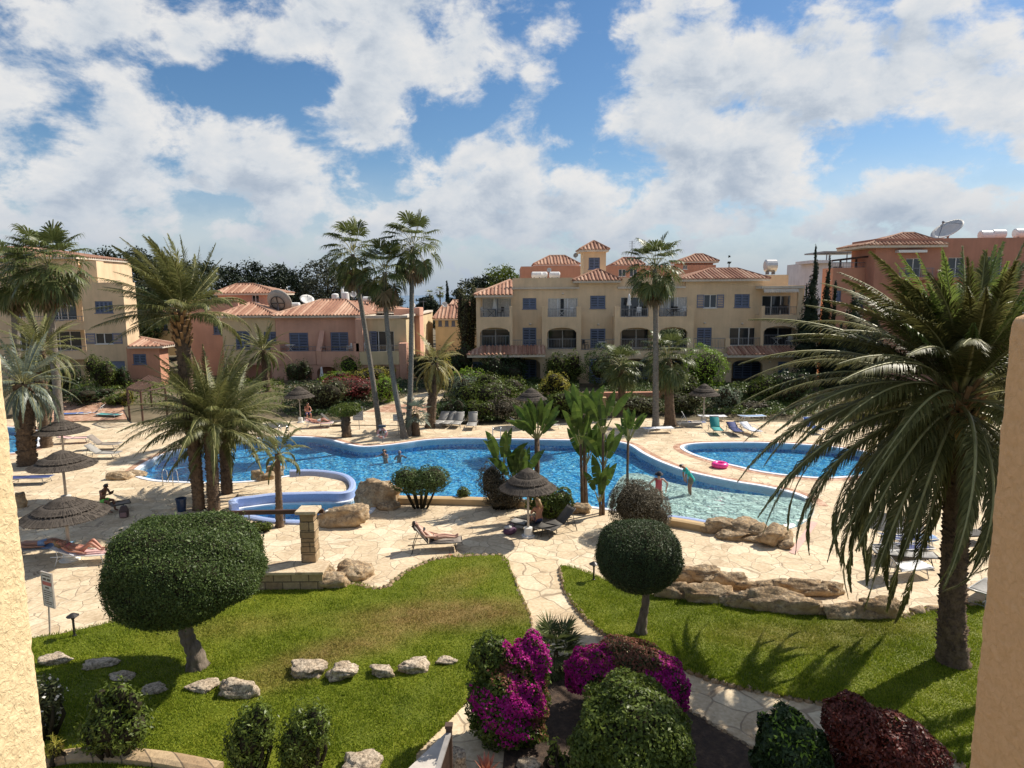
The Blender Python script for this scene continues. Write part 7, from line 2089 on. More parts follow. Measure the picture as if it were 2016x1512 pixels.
mb = MB(); mb.box(ft.x - .055, ft.x + .055, ft.y - .05, ft.y + .05, 0, 1.10); mb.box(ft.x - .07, ft.x + .07, ft.y - .065, ft.y + .065, 1.102, 1.16); mb.build('post', M_SLAT, root, world=True)
mb = MB(); mb.bar((ft.x, ft.y - .06, 1.0), (fe.x, fe.y, 1.0), .09, .05); mb.build('top_rail', mat_plain('weathered_rail', (.27, .25, .23), .7, 0, .2, 5), root, world=True)
mb = MB(); nS = 26
for i in range(nS):
 f = (i + .6) / nS; p = ft.lerp(fe, f); mb.box(p.x - .014, p.x + .014, p.y - .02, p.y + .02, .08, .97)
mb.build('slat_panel', M_SLAT, root, world=True)
mb = MB(); q = [G(878, 1442, .3), G(800, 1516, .3), G(760, 1560, .3), G(840, 1560, .3), G(862, 1500, .3)]
mb.add([tuple(p) for p in q] + [(p.x, p.y, -.05) for p in q], [(0, 1, 2, 3, 4)] + [(i, (i + 1) % 5, 5 + (i + 1) % 5, 5 + i) for i in range(5)])
tag(mb.build('wall_slab', mat_plain('pale_slab', (.52, .47, .41), .8, 0, .15, 4)), 'pale stone slab wall top beside the slatted fence', 'wall')
root = thing('agave', 'red-tipped dying agave in the shaded bed at the bottom', 'plant', G(958, 1520, .05))
for i in range(12):
 a = i * 2.4; e = R(35 + 3 * i); d = Vector((math.cos(a) * math.cos(e), math.sin(a) * math.cos(e), math.sin(e))); s = d.cross(Vector((0, 0, 1))).normalized()
 mb = MB(); l = .34; mb.add([-s * .03, s * .03, d * l * .5 + s * .045, d * l * .5 - s * .045, d * l + Vector((0, 0, .04))], [(0, 1, 2, 3), (3, 2, 4)]); mb.build('leaf', mat_plain('agave_red', (.42, .17, .11), .5, 0, .4, 9), root)
m, nt, b = nodes('reed_thatch')
tcn = N(nt, 'ShaderNodeTexCoord'); sp_ = N(nt, 'ShaderNodeSeparateXYZ'); L(nt, tcn.outputs['Object'], sp_.inputs[0])
an = math_n(nt, 'ARCTAN2', sp_.outputs[1], sp_.outputs[0])
cb_ = N(nt, 'ShaderNodeCombineXYZ'); L(nt, math_n(nt, 'MULTIPLY', an, 22), cb_.inputs[0]); L(nt, math_n(nt, 'MULTIPLY', sp_.outputs[2], 1.2), cb_.inputs[1])
n_ = noise(nt, cb_.outputs[0], 2.0, 5, .7)
gi = N(nt, 'ShaderNodeNewGeometry')
r_ = ramp(nt, math_n(nt, 'ADD', math_n(nt, 'MULTIPLY', n_.outputs['Fac'], .7), math_n(nt, 'MULTIPLY', gi.outputs['Random Per Island'], .3)), [(.3, (.035, .028, .023)), (.5, (.078, .064, .052)), (.75, (.15, .125, .102))])
L(nt, r_.outputs[0], b.inputs['Base Color']); b.inputs['Roughness'].default_value = .85; b.inputs['Specular IOR Level'].default_value = .2
bump(nt, b, n_.outputs['Fac'], .8, .03)
M_THATCH = m
M_POLE = mat_plain('weathered_pole', (.42, .37, .32), .6, 0, .15, 4)
M_POLEW = mat_plain('white_pole', (.68, .66, .62), .5, 0, .08, 4)
PAR = None
def make_parasol():
 root = thing('thatched_parasol', 'x', 'parasol', (0, 0, 0))
 r = np.random.default_rng(77)
 mb = MB(); mb.tube([(0, 0, 0), (0, 0, 2.45)], .045, 10); mb.build('pole', M_POLE, root, smooth=True)
 mb = MB(); mb.lathe([(.01, 0), (.26, 0), (.26, .06), (.17, .08), (.16, .36), (.01, .38)], 18); mb.build('base', M_POLEW, root)
 tiers = [(1.08, 1.93, .52, 2.22), (.76, 2.20, .34, 2.42), (.46, 2.40, .02, 2.70)]
 for (r1, z1, r0, z0) in tiers:
  mb = MB(); mb.lathe([(r0, z0), ((r0 + r1) / 2, (z0 + z1) / 2 + .035), (r1, z1), (r1 - .03, z1 - .05), ((r0 + r1) / 2, (z0 + z1) / 2 - .03), (r0, z0 - .06)], 56)
  n = int(r1 * 330)
  for i in range(n):
   a = r.uniform(0, 2 * PI); f0 = r.uniform(.55, .85); l = r.uniform(.12, .22)
   ra, za = r0 + (r1 - r0) * f0, z0 + (z1 - z0) * f0 + .04 * math.sin(PI * f0)
   rb = r1 + r.uniform(-.015, .045); zb_ = z1 + (z1 - z0) / (r1 - r0) * (rb - r1) - r.uniform(0, .04)
   w = .012; ca, sa_ = math.cos(a), math.sin(a); a2 = a + r.uniform(-.03, .03); cb2, sb2 = math.cos(a2), math.sin(a2)
   mb.add([(ra * ca - w * sa_, ra * sa_ + w * ca, za + .012), (ra * ca + w * sa_, ra * sa_ - w * ca, za + .012), (rb * cb2 + w * sb2, rb * sb2 - w * cb2, zb_ + .006), (rb * cb2 - w * sb2, rb * sb2 + w * cb2, zb_ + .006)], [(0, 1, 2, 3)])
  mb.build('thatch_tier', M_THATCH, root)
 mb = MB()
 for i in range(8):
  a = i * PI / 4; mb.bar((math.cos(a) * .05, math.sin(a) * .05, 2.30), (math.cos(a) * 1.03, math.sin(a) * 1.03, 1.88), .03); mb.bar((math.cos(a) * .05, math.sin(a) * .05, 1.65), (math.cos(a) * .5, math.sin(a) * .5, 2.09), .025)
 mb.build('ribs', M_POLEW, root)
 return root
PAR = make_parasol()
first = True
for (px, py, s, lab) in ((1040, 1056, 1.0, 'thatched parasol shading the seated woman beside the brown bush'), (138, 1102, (1.27, 1.27, .86), 'front thatched parasol of the three by the left balcony wall'), (131, 989, (1.27, 1.27, .9), 'middle thatched parasol of the three by the left balcony wall'),
                         (127, 908, (1.27, 1.27, .9), 'rear thatched parasol of the three by the left balcony wall'), (592, 832, 1.0, 'thatched parasol by the olive mound near the pink villa'), (1046, 838, 1.0, 'thatched parasol before the green hedge mound on the far terrace'),
                         (1385, 828, 1.0, 'thatched parasol over the blue lounger on the far right terrace'), (1806, 1010, 1.15, 'dark thatched parasol half hidden under the big palm fronds')):
 g = G(px, py); loc = (g.x, g.y, 0)
 if first:
  PAR.location = loc; tag(PAR, lab, 'parasol', 'thatched parasols round the pool'); first = False
 else:
  dup(PAR, loc, px * .37, lab, 'thatched parasols round the pool', s)
def cloth(name, col): return mat_plain(name, col, .8, 0, .14, 14)
SL = dict(taupe=cloth('taupe_sling', (.24, .20, .165)), dark=cloth('dark_sling', (.075, .068, .06)), navy=cloth('navy_sling', (.03, .045, .15)), blue=cloth('blue_sling', (.03, .10, .36)), teal=cloth('teal_sling', (.03, .26, .25)),
          white=cloth('white_sling', (.66, .68, .74)), grey=cloth('grey_sling', (.30, .285, .26)), pink=cloth('pink_towel', (.58, .36, .34)), orange=cloth('orange_towel', (.60, .22, .05)), lblue=cloth('light_blue_towel', (.22, .34, .55)), green=cloth('green_towel', (.02, .20, .17)))
FR = dict(w=M_WHITE, d=mat_plain('dark_tube', (.05, .045, .042), .4, .5, .1, 5), g=mat_plain('grey_tube', (.36, .35, .33), .4, .4, .1, 5))
def make_lounger(kind, sling, frame, ang, arms=False):
 root = thing('sun_lounger', 'x', 'sun lounger', (0, 0, 0))
 h, W2 = .34, .31
 ca, sa_ = math.cos(ang), math.sin(ang)
 bx, bz = -.22 - .78 * ca, h + .78 * sa_
 mb = MB()
 for s in (-W2, W2):
  mb.tube([(-.95, s, h - .01), (-.2, s, h), (.98, s, h)], .018, 7)
  mb.tube([(-.22, s * .96, h), (bx, s * .96, bz)], .017, 7)
 mb.tube([(.98, -W2, h), (.98, W2, h)], .018, 7); mb.tube([(bx, -W2 * .96, bz), (bx, W2 * .96, bz)], .017, 7)
 if ang > .2:
  for s in (-W2, W2): mb.tube([(bx * .75 - .05, s * .96, h + .5 * sa_), (-.72, s, h)], .012, 6)
 mb.build('frame', FR[frame], root, smooth=True)
 n = 8
 V = []
 for i in range(n + 1):
  f = i / n; V += [(-.2 + 1.17 * f, -W2, h + .012 - .03 * math.sin(PI * f)), (-.2 + 1.17 * f, 0, h + .002 - .05 * math.sin(PI * f)), (-.2 + 1.17 * f, W2, h + .012 - .03 * math.sin(PI * f))]
 o = mesh_obj('seat', V, [(3 * i + k, 3 * i + 3 + k, 3 * i + 4 + k, 3 * i + 1 + k) for i in range(n) for k in (0, 1)], SL[sling], root, smooth=True)
 md = o.modifiers.new('t', 'SOLIDIFY'); md.thickness = .02
 V = []
 for i in range(n + 1):
  f = i / n; sg = .05 * math.sin(PI * f); V += [(-.22 - .77 * f * ca + sg * sa_, yy, h + .01 + .77 * f * sa_ - sg * ca * (1 if yy == 0 else .6)) for yy in (-W2 * .97, 0, W2 * .97)]
 o = mesh_obj('backrest', V, [(3 * i + k, 3 * i + 1 + k, 3 * i + 4 + k, 3 * i + 3 + k) for i in range(n) for k in (0, 1)], SL[sling], root, smooth=True)
 md = o.modifiers.new('t', 'SOLIDIFY'); md.thickness = .02
 for x, dx in ((-.72, -.10), (.68, .10)):
  for s in (-W2, W2):
   mb = MB(); mb.tube([(x, s, h), (x + dx, s * 1.05, 0)], .017, 7); mb.build('leg', FR[frame], root, smooth=True)
 for q in ((-.78, .16), (.75, .14)): mb = MB(); mb.tube([(q[0], -W2, q[1]), (q[0], W2, q[1])], .012, 6); mb.build('stretcher', FR[frame], root)
 if arms:
  for s in (-W2 - .03, W2 + .03):
   mb = MB(); mb.tube([(-.62, s, h), (-.55, s, h + .2), (-.1, s, h + .24), (.28, s, h + .17), (.40, s, h)], .016, 7); mb.build('armrest', FR[frame], root, smooth=True)
 return root
LP = {}
def lounger(label, px, py, rz, sling='grey', frame='w', ang=.0, arms=False, z=0, group='sun loungers round the pools'):
 g = G(px, py, z); key = (sling, frame, ang, arms)
 if key not in LP:
  LP[key] = make_lounger('l', *key); o = LP[key]
  o.location = (g.x, g.y, z); o.rotation_euler = (0, 0, rz); return tag(o, label, None, group)
 return dup(LP[key], (g.x, g.y, z), rz, label, group)
def towel(label, lo, mat, x0=-.15, x1=.95, w=.28, dz=.015, drop=0.0, name='towel', cat='towel'):
 """towel lying along a lounger's seat"""
 n = 10; V = []
 r = random.Random(len(label))
 for i in range(n + 1):
  f = i / n
  for k in range(5):
   y = (k - 2) / 2 * w; zz = .34 + dz + .012 - .045 * math.sin(PI * f) + r.uniform(0, .012)
   if drop and k in (0, 4): zz -= drop
   V.append((x0 + (x1 - x0) * f, y, zz))
 o = mesh_obj(name, V, [(5 * i + k, 5 * i + 5 + k, 5 * i + 6 + k, 5 * i + 1 + k) for i in range(n) for k in range(4)], mat, smooth=True)
 md = o.modifiers.new('t', 'SOLIDIFY'); md.thickness = .012; md.offset = 1
 o.location = lo.location; o.rotation_euler = lo.rotation_euler
 return tag(o, label, cat)
l_sun = lounger('dark lounger with raised back carrying the sunbathing woman on the paving', 856, 1082, .12, 'taupe', 'd', R(52))
l_par = lounger('dark lounger with raised back in front of the rock by the parasol bush', 1092, 1046, R(205), 'dark', 'd', R(45))
l_seat = lounger('low lounger on which the woman under the parasol sits', 1052, 1048, R(150), 'dark', 'd', 0.0)
l_left = lounger('white-framed lounger with pink towel carrying the sunbather by the left parasol', 168, 1106, .10, 'white', 'w', R(22))
l_left2 = lounger('grey lounger half hidden by the left balcony wall', 84, 1094, .18, 'grey', 'g', 0.0)
l_blue = lounger('flat navy lounger by the palms at the left wall', 62, 952, .10, 'navy', 'g', 0.0)
lounger('grey lounger with upright back on the left paving, front of the pair', 203, 902, .02, 'grey', 'g', R(38)); lounger('beige lounger with raised back on the left paving, rear of the pair', 205, 884, .05, 'taupe', 'g', R(42)); lounger('faded pink lounger behind the rear left parasol', 150, 872, R(10), 'pink', 'g', R(10))
lounger('blue lounger with its back up near the wooden pergola', 182, 820, R(200), 'blue', 'w', R(40)); lounger('flat blue lounger on the far left terrace', 150, 822, R(190), 'blue', 'w', 0.0); lounger('turquoise lounger lying flat beside the timber pergola', 215, 824, R(170), 'teal', 'w', 0.0)
l_read = lounger('tan lounger on which the reading man sits', 206, 1010, R(35), 'taupe', 'd', 0.0)
for i, (px, py, lab) in enumerate(((868, 838, 'first'), (884, 838, 'second'), (902, 839, 'third'), (930, 842, 'fourth'))):
 lounger(f'{lab} grey lounger from the left in the row below the far hedge', px, py, R(250 + i * 6), 'grey', 'g', R(45 if i < 3 else 60))
lounger('blue and white lounger beyond the pool under the far parasol', 1030, 842, R(20), 'lblue', 'w', R(30)); lounger('grey lounger right of the far parasol', 1082, 842, R(-70), 'grey', 'g', R(50))
lb1 = lounger('dark blue lounger with its back up beside the far right parasol', 1360, 840, R(-8), 'navy', 'w', R(60)); lounger('teal lounger facing the pool, left of two with curved armrests', 1409, 852, R(-95), 'teal', 'd', R(55)); l_t2 = lounger('dark-framed lounger with curved armrests facing the pool', 1446, 854, R(-92), 'navy', 'd', R(20), True)
l_t3 = lounger('white lounger with curved armrests facing the small pool', 1477, 854, R(-80), 'white', 'w', R(20), True); lounger('white lounger by the low reddish shrubs', 1480, 828, R(10), 'lblue', 'w', R(5))
lounger('white lounger lying at the foot of the tall lone palm', 1296, 852, R(5), 'white', 'w', 0.0); lounger('white lounger with thick cushion near the far right parasol', 1402, 828, R(0), 'white', 'w', 0.05)
l_n1 = lounger('navy lounger furthest back in the group under the big palm', 1786, 1076, R(8), 'navy', 'w', R(10), True); l_n2 = lounger('navy lounger in the middle of the group under the big palm', 1776, 1094, R(5), 'dark', 'w', R(0), True); lounger('dark lounger at the front of the group under the big palm', 1780, 1108, R(-12), 'grey', 'd', 0.05)
l_w = lounger('white lounger with its back up in front of the dark group', 1772, 1136, R(12), 'white', 'g', R(48)); lounger('black lounger with a raised back against the right balcony wall', 1925, 1066, R(185), 'dark', 'd', R(40)); lounger('grey lounger cut off by the right balcony wall beside the palm trunk', 1935, 1182, R(35), 'grey', 'g', R(20))
lounger('sun lounger on the far terrace behind the palm fronds', 1600, 850, R(-85), 'blue', 'w', R(40)); l_fp = lounger('lounger of the person under the olive-mound parasol', 628, 842, R(8), 'pink', 'w', R(20)); lounger('dark lounger right of the olive-mound parasol', 655, 838, R(5), 'dark', 'd', R(45))
towel('pink towel on the sunbather lounger by the left parasol', l_left, SL['pink']); towel('blue towel spread on the grey lounger by the left wall', l_left2, SL['lblue'], .1, .98)
towel('green towel folded at the end of the lounger by the left wall', l_left2, SL['green'], .72, 1.0, .29, .035)
towel('navy patterned towel draped on the middle lounger under the big palm', l_n2, SL['navy'], -.1, .8, .33, .02, .06); towel('white and navy towel on the rear lounger under the big palm', l_n1, SL['lblue'], .3, .98, .33, .02, .08); towel('beige towel hanging over the dark blue lounger', lb1, SL['taupe'], .0, .7, .33, .02, .1)
towel('striped pale towel on the armrest lounger', l_t3, SL['white'], -.1, .9); towel('white towel smoothed over the white lounger', l_w, M_WHITE, -.15, .95)
towel('grey towel hanging on the low lounger of the seated woman', l_seat, SL['grey'], .3, .95, .33, .02, .16)
def skin(name, chains, mat, parent=None, sub=2, rootv=None):
 """one continuous surface grown on a skeleton: chains of (point, radius); equal points are shared joints"""
 idx = {}; vs = []; rs = []; es = []
 for ch in chains:
  prev = None
  for p, r in ch:
   key = tuple(round(c, 4) for c in p)
   if key not in idx:
    idx[key] = len(vs); vs.append(key); rs.append(r)
   i = idx[key]
   if prev is not None and prev != i: es.append((prev, i))
   prev = i
 me = bpy.data.meshes.new(name); me.from_pydata(vs, es, []); me.update(); me.materials.append(mat)
 o = link(bpy.data.objects.new(name, me))
 sm = o.modifiers.new('skin', 'SKIN'); sm.use_smooth_shade = True; sm.branch_smoothing = .4
 sv = me.skin_vertices[0].data
 for i, r in enumerate(rs):
  rr = r if isinstance(r, tuple) else (r, r)
  sv[i].radius = rr; sv[i].use_root = (i == 0)
 if sub:
  su = o.modifiers.new('sub', 'SUBSURF'); su.levels = sub; su.render_levels = sub
 if parent is not None: adopt(o, parent)
 return o
V3 = lambda *a: Vector(a)
def skin_mat(name, c):
 m, nt, b = nodes(name); tc_ = N(nt, 'ShaderNodeTexCoord'); n_ = noise(nt, tc_.outputs['Object'], 7, 4)
 L(nt, ramp(nt, n_.outputs['Fac'], [(.3, tuple(x * .88 for x in c)), (.7, c)]).outputs[0], b.inputs['Base Color']); b.inputs['Roughness'].default_value = .5; b.inputs['Subsurface Weight'].default_value = .08; b.inputs['Subsurface Radius'].default_value = (.02, .008, .004)
 return m
SK = dict(fair=skin_mat('fair_skin', (.56, .33, .24)), tan=skin_mat('tanned_skin', (.40, .19, .115)), brown=skin_mat('brown_skin', (.22, .10, .06)), red=skin_mat('sunburnt_skin', (.48, .22, .15)))
HAIR = dict(dark=mat_plain('dark_hair', (.022, .016, .013), .5, 0, .3, 30), blond=mat_plain('blond_hair', (.30, .19, .09), .5, 0, .3, 30), grey=mat_plain('grey_hair', (.32, .30, .28), .5, 0, .2, 30))
CL = lambda n, c: mat_plain(n, c, .8, 0, .12, 12)
def person(label, loc, rz, J, sk, hair, clothes=(), hairlen=0.0, hat=None, group=None, scale=1.0):
 """J: joints pelvis, chest, neck, head, face (direction), and per side l/r shoulder, elbow, wrist, hand (direction), hip, knee, ankle, toe"""
 J = {k: Vector(v) for k, v in J.items()}
 root = thing('person', label, 'person', loc, rz, group, scale)
 f = J['face'].normalized(); upv = (J['head'] - J['neck']).normalized(); side = f.cross(upv).normalized()
 hd = J['head']
 ch = []
 mid = J['pelvis'].lerp(J['chest'], .5)
 ch.append([(J['pelvis'], (.145, .11)), (mid, (.125, .095)), (J['chest'], (.155, .11)), (J['neck'], .055), (hd - upv * .06, .075), (hd + upv * .03, .092), (hd + upv * .09, .07)])
 ch.append([(hd - upv * .06, .075), (hd - upv * .055 + f * .075, .026)])           # chin
 ch.append([(hd + upv * .03, .092), (hd + f * .112 - upv * .005, .013)])            # nose
 for s, sg in (('l', 1), ('r', -1)):
  ch.append([(hd + upv * .03, .092), (hd + side * sg * .1, .016)])               # ear
  sh, el, wr = J[s + 'shoulder'], J[s + 'elbow'], J[s + 'wrist']
  ch.append([(J['chest'], (.155, .11)), (sh, .06), (sh.lerp(el, .5), .05), (el, .04), (el.lerp(wr, .4), .039), (wr, .027)])
  hdv = (J.get(s + 'hand') or (wr - el)).normalized(); pal = wr + hdv * .055
  ch.append([(wr, .027), (pal, (.034, .018))])
  pn = hdv.orthogonal().normalized(); ps = hdv.cross(pn)
  for q in range(4):
   o_ = ps * (q - 1.5) * .02; ln = (.066, .078, .072, .055)[q]
   a = pal + o_ * .9 + hdv * .028
   ch.append([(pal, (.034, .018)), (a, .010), (a + hdv * ln * .5 - pn * .008, .0085), (a + hdv * ln * .95 - pn * .022, .007)])
  a = wr + hdv * .03 - ps * .034
  ch.append([(wr, .027), (a, .012), (a + hdv * .035 - ps * .014, .010), (a + hdv * .062 - ps * .012, .0085)])
  hp, kn, ak, to = J[s + 'hip'], J[s + 'knee'], J[s + 'ankle'], J[s + 'toe']
  ch.append([(J['pelvis'], (.145, .11)), (hp, .092), (hp.lerp(kn, .5), .075), (kn, .055), (kn.lerp(ak, .35), .055), (ak, .036), (ak.lerp(to, .5), .037), (to, .028)])
 skin('body', ch, SK[sk], root)
 hm = MB()
 V, Fs = rock_mesh(950, 3, .05)
 c_ = hd + upv * .035 - f * .018
 V = np.array([tuple(c_ + side * v[0] * .098 + f * v[1] * .108 + upv * v[2] * .112) for v in V])
 keep = [t for t in Fs if not all(((Vector(V[i]) - c_).dot(f) > .045 and (Vector(V[i]) - c_).dot(upv) < .05) or (Vector(V[i]) - c_).dot(upv) < -.06 for i in t)]
 hm.add(V, keep)
 if hairlen:
  p0 = hd - f * .08; d = (-upv * .8 - f * .25).normalized()
  hm.tube([p0 + upv * .05, p0 - upv * .05, p0 - upv * .05 + d * hairlen * .5 - f * .02, p0 - upv * .05 + d * hairlen], [.085, .09, .075, .03], 10)
 if hair: hm.build('hair', HAIR[hair], root, smooth=True)
 for sg in (1, -1):
  mb = MB(); mb.ell(hd + f * .088 + side * sg * .033 + upv * .022, (.011,) * 3, 8, 6); mb.build('eye', HAIR['dark'], root)
 if hat:
  mb = MB(); q = upv.to_track_quat('Z', 'Y'); pr = [(.01, .13), (.08, .12), (.105, .05), (.105, .03), (.19, .02), (.19, .012), (.1, .0)]
  b2 = MB(); b2.lathe(pr, 20); mb.add([hd + upv * .02 + q @ Vector(v) for v in b2.v], b2.f); mb.build('hat', hat, root, smooth=True)
 for nm, mt in clothes:
  e = .022; pv, cs = J['pelvis'], J['chest']
  if nm in ('shirt', 'swimsuit', 'long_shirt'):
   cc = [[(pv + (pv - cs).normalized() * (.22 if nm == 'long_shirt' else .06), (.185, .15)), (mid, (.15, .12)), (cs, (.178, .135)), (J['neck'] - upv * .03, .075)]]
   if nm != 'swimsuit':
    for s in 'lr': cc.append([(cs, (.178, .135)), (J[s + 'shoulder'], .085), (J[s + 'shoulder'].lerp(J[s + 'elbow'], .75), .07)])
   skin(nm if nm != 'long_shirt' else 'shirt', cc, mt, root)
  elif nm in ('shorts', 'bikini_bottom'):
   t = .62 if nm == 'shorts' else .16
   cc = [[(pv.lerp(cs, .18), (.15, .115)), (pv, (.175, .145))]]
   for s in 'lr': cc.append([(pv, (.175, .145)), (J[s + 'hip'], .115), (J[s + 'hip'].lerp(J[s + 'knee'], t), .098 if nm == 'shorts' else .09)])
   skin(nm, cc, mt, root)
  elif nm == 'bikini_top':
   skin(nm, [[(cs.lerp(pv, .22), (.165, .14)), (cs.lerp(pv, .08), (.185, .15)), (cs.lerp(pv, -.04), (.18, .14))]], mt, root)
 return root
def lying(ang=.0, knees=0.0, arms=0, h=.40):
 """on a lounger: head towards -x, back raised by ang, seat joint at x=-.22"""
 ca, sa_ = math.cos(ang), math.sin(ang)
 def bk(d, y, o=.10): return (-.15 - d * ca + o * sa_ * -.0, y, h + .07 + d * sa_)
 J = dict(pelvis=(-.12, 0, h + .06), chest=bk(.42, 0), neck=bk(.60, 0), head=bk(.74, 0), face=(sa_ * .95 + .05, 0, ca + .15))
 for s, g in (('l', 1), ('r', -1)):
  J[s + 'shoulder'] = bk(.50, .17 * g); J[s + 'elbow'] = (bk(.24, .27 * g)[0], .27 * g, bk(.24, 0)[2] - .03)
  J[s + 'wrist'] = (.02, .16 * g, h + .16) if arms == 0 else (.10, .28 * g, h + .04)
  J[s + 'hip'] = (-.04, .09 * g, h + .06); k = knees if s == 'l' else knees * .85
  J[s + 'knee'] = (.38 - .12 * k, .10 * g, h + .07 + .36 * k); J[s + 'ankle'] = (.80 - .30 * k, .09 * g, h + .05); J[s + 'toe'] = (.90 - .22 * k, .10 * g, h + .14 - .08 * k)
 return J
black = CL('black_swim', (.015, .015, .018))
person('woman with dark hair in a black bikini sunbathing on the dark lounger', l_sun.location, .12, lying(R(45), 0.12, 0), 'fair', 'dark', (('bikini_top', black), ('bikini_bottom', black)), .18)
person('sunbather with raised knees on the pink towel by the left parasol', l_left.location, .10, lying(R(20), .85, 1), 'red', 'blond', (('bikini_bottom', CL('rose_swim', (.35, .12, .12))), ('bikini_top', CL('rose_swim', (.35, .12, .12)))), .12)
person('person in light blue shorts lying face up by the left balcony wall', l_left2.location, .18, lying(R(4), .25, 1), 'tan', 'dark', (('shorts', CL('light_blue_shorts', (.20, .30, .48))),))
person('person lying under the far olive-mound parasol', l_fp.location, R(8), lying(R(18), .5, 1), 'red', 'grey', (('shorts', CL('white_shorts', (.6, .58, .55))),))
J = dict(pelvis=(0, 0, .47), chest=(.05, 0, .88), neck=(.10, 0, 1.06), head=(.16, 0, 1.19), face=(.8, .1, -.45))
for s, g in (('l', 1), ('r', -1)):
 J[s + 'shoulder'] = (.07, .17 * g, .98); J[s + 'elbow'] = (.22, .24 * g, .72); J[s + 'wrist'] = (.44, .12 * g, .70); J[s + 'hip'] = (.06, .10 * g, .46); J[s + 'knee'] = (.46, .13 * g, .50); J[s + 'ankle'] = (.50, .14 * g, .07); J[s + 'toe'] = (.66, .15 * g, .04)
g = G(1062, 1047); person('woman seated under the near parasol with her bare back to the balcony', (g.x, g.y, 0), R(118), J, 'tan', 'blond', (('bikini_bottom', CL('navy_swim', (.02, .03, .09))),), .26)
g = G(1050, 1042)
J2 = dict(J); J2['face'] = (.9, 0, -.3)
g = G(203, 1006); person('man in bright green shorts sitting and reading on the tan lounger', (g.x, g.y, 0), R(-14), dict(J2, lwrist=(.46, .05, .82), rwrist=(.46, -.07, .82), chest=(.10, 0, .86), neck=(.19, 0, 1.02), head=(.27, 0, 1.13), lshoulder=(.14, .18, .96), rshoulder=(.14, -.18, .96)), 'brown', 'dark', (('shorts', CL('bright_green_shorts', (.16, .50, .08))),))
g2 = g + Vector((.52, -.13, .86))
root = thing('book', 'dark book held by the reading man', 'book', g2, R(-14)); mb = MB(); mb.obox((0, 0, 0), (.004, .075, 0), (.0, .004, .0), (.04, 0, .1)); mb = MB(); mb.obox((0, .05, 0), (.006, 0, .003), (0, .06, 0), (.045, 0, .085)); mb.obox((0.012, -.062, 0), (.006, 0, .003), (0, .045, 0), (.045, 0, .085)); mb.build('cover', HAIR['dark'], root)
g = G(606, 826); person('sunburnt person in blue shorts sitting under the far olive-mound parasol', (g.x, g.y, 0), R(-60), J2, 'red', 'dark', (('shorts', CL('royal_blue_shorts', (.02, .08, .3))),))
J = dict(pelvis=(-.06, 0, .86), chest=(.14, 0, 1.24), neck=(.28, 0, 1.38), head=(.40, 0, 1.45), face=(.7, 0, -.75))
for s, g_ in (('l', 1), ('r', -1)):
 J[s + 'shoulder'] = (.20, .19 * g_, 1.32); J[s + 'elbow'] = (.28, .22 * g_, 1.04); J[s + 'wrist'] = (.24, .16 * g_, .82); J[s + 'hip'] = (-.05, .10 * g_, .82); J[s + 'knee'] = (.02, .12 * g_, .44); J[s + 'ankle'] = (-.02, .12 * g_, .03); J[s + 'toe'] = (.15, .13 * g_, .0)
g = G(1358, 968, -.12); person('man in a teal shirt bending forward in the shallow end', (g.x, g.y, -.33), R(182), J, 'tan', 'dark', (('long_shirt', CL('teal_shirt', (.03, .42, .36))), ('shorts', CL('khaki_shorts', (.20, .17, .12)))))
J = dict(pelvis=(0, 0, .72), chest=(.03, 0, 1.14), neck=(.05, 0, 1.31), head=(.08, 0, 1.45), face=(.9, 0, -.2))
for s, g_ in (('l', 1), ('r', -1)):
 J[s + 'shoulder'] = (.03, .18 * g_, 1.24); J[s + 'elbow'] = (-.02, .40 * g_, 1.02); J[s + 'wrist'] = (.10, .33 * g_, .78); J[s + 'hip'] = (0, .10 * g_, .70); J[s + 'knee'] = (.20, .14 * g_, .38); J[s + 'ankle'] = (.06, .14 * g_, .03); J[s + 'toe'] = (.22, .15 * g_, .0)
g = G(1296, 984, -.1); person('woman in a red swimsuit and dark hat wading in the shallow end', (g.x, g.y, -.36), R(-95), J, 'fair', 'dark', (('swimsuit', CL('red_swim', (.55, .09, .10))), ('bikini_bottom', CL('red_swim', (.55, .09, .10)))), 0, CL('dark_hat', (.02, .02, .025)))
J = dict(pelvis=(-.1, 0, -.55), chest=(0, 0, -.12), neck=(.02, 0, .06), head=(.05, 0, .2), face=(1, 0, .05))
for s, g_ in (('l', 1), ('r', -1)):
 J[s + 'shoulder'] = (0, .18 * g_, -.02); J[s + 'elbow'] = (.12, .36 * g_, -.14); J[s + 'wrist'] = (.36, .30 * g_, -.08); J[s + 'hip'] = (-.1, .1 * g_, -.58); J[s + 'knee'] = (-.2, .12 * g_, -.95); J[s + 'ankle'] = (-.3, .12 * g_, -1.2); J[s + 'toe'] = (-.22, .12 * g_, -1.22)
g = G(757, 892); person('dark-haired swimmer with shoulders out of the water below the lifebuoy', (g.x, g.y, -.06), R(-120), J, 'tan', 'dark', (), .15, None, 'swimmers in the main pool')
g = G(786, 890); person('swimmer with pale grey hair, only the head above the water', (g.x, g.y, -.22), R(-60), J, 'red', 'grey', (), 0, None, 'swimmers in the main pool')
def tor(mb, R0, r0, n=28, k=10, c=(0, 0, 0)):
 V = [(c[0] + (R0 + r0 * math.cos(b)) * math.cos(a), c[1] + (R0 + r0 * math.cos(b)) * math.sin(a), c[2] + r0 * math.sin(b)) for a in np.linspace(0, 2 * PI, n, False) for b in np.linspace(0, 2 * PI, k, False)]
 mb.add(V, [(i * k + j, ((i + 1) % n) * k + j, ((i + 1) % n) * k + (j + 1) % k, i * k + (j + 1) % k) for i in range(n) for j in range(k)])
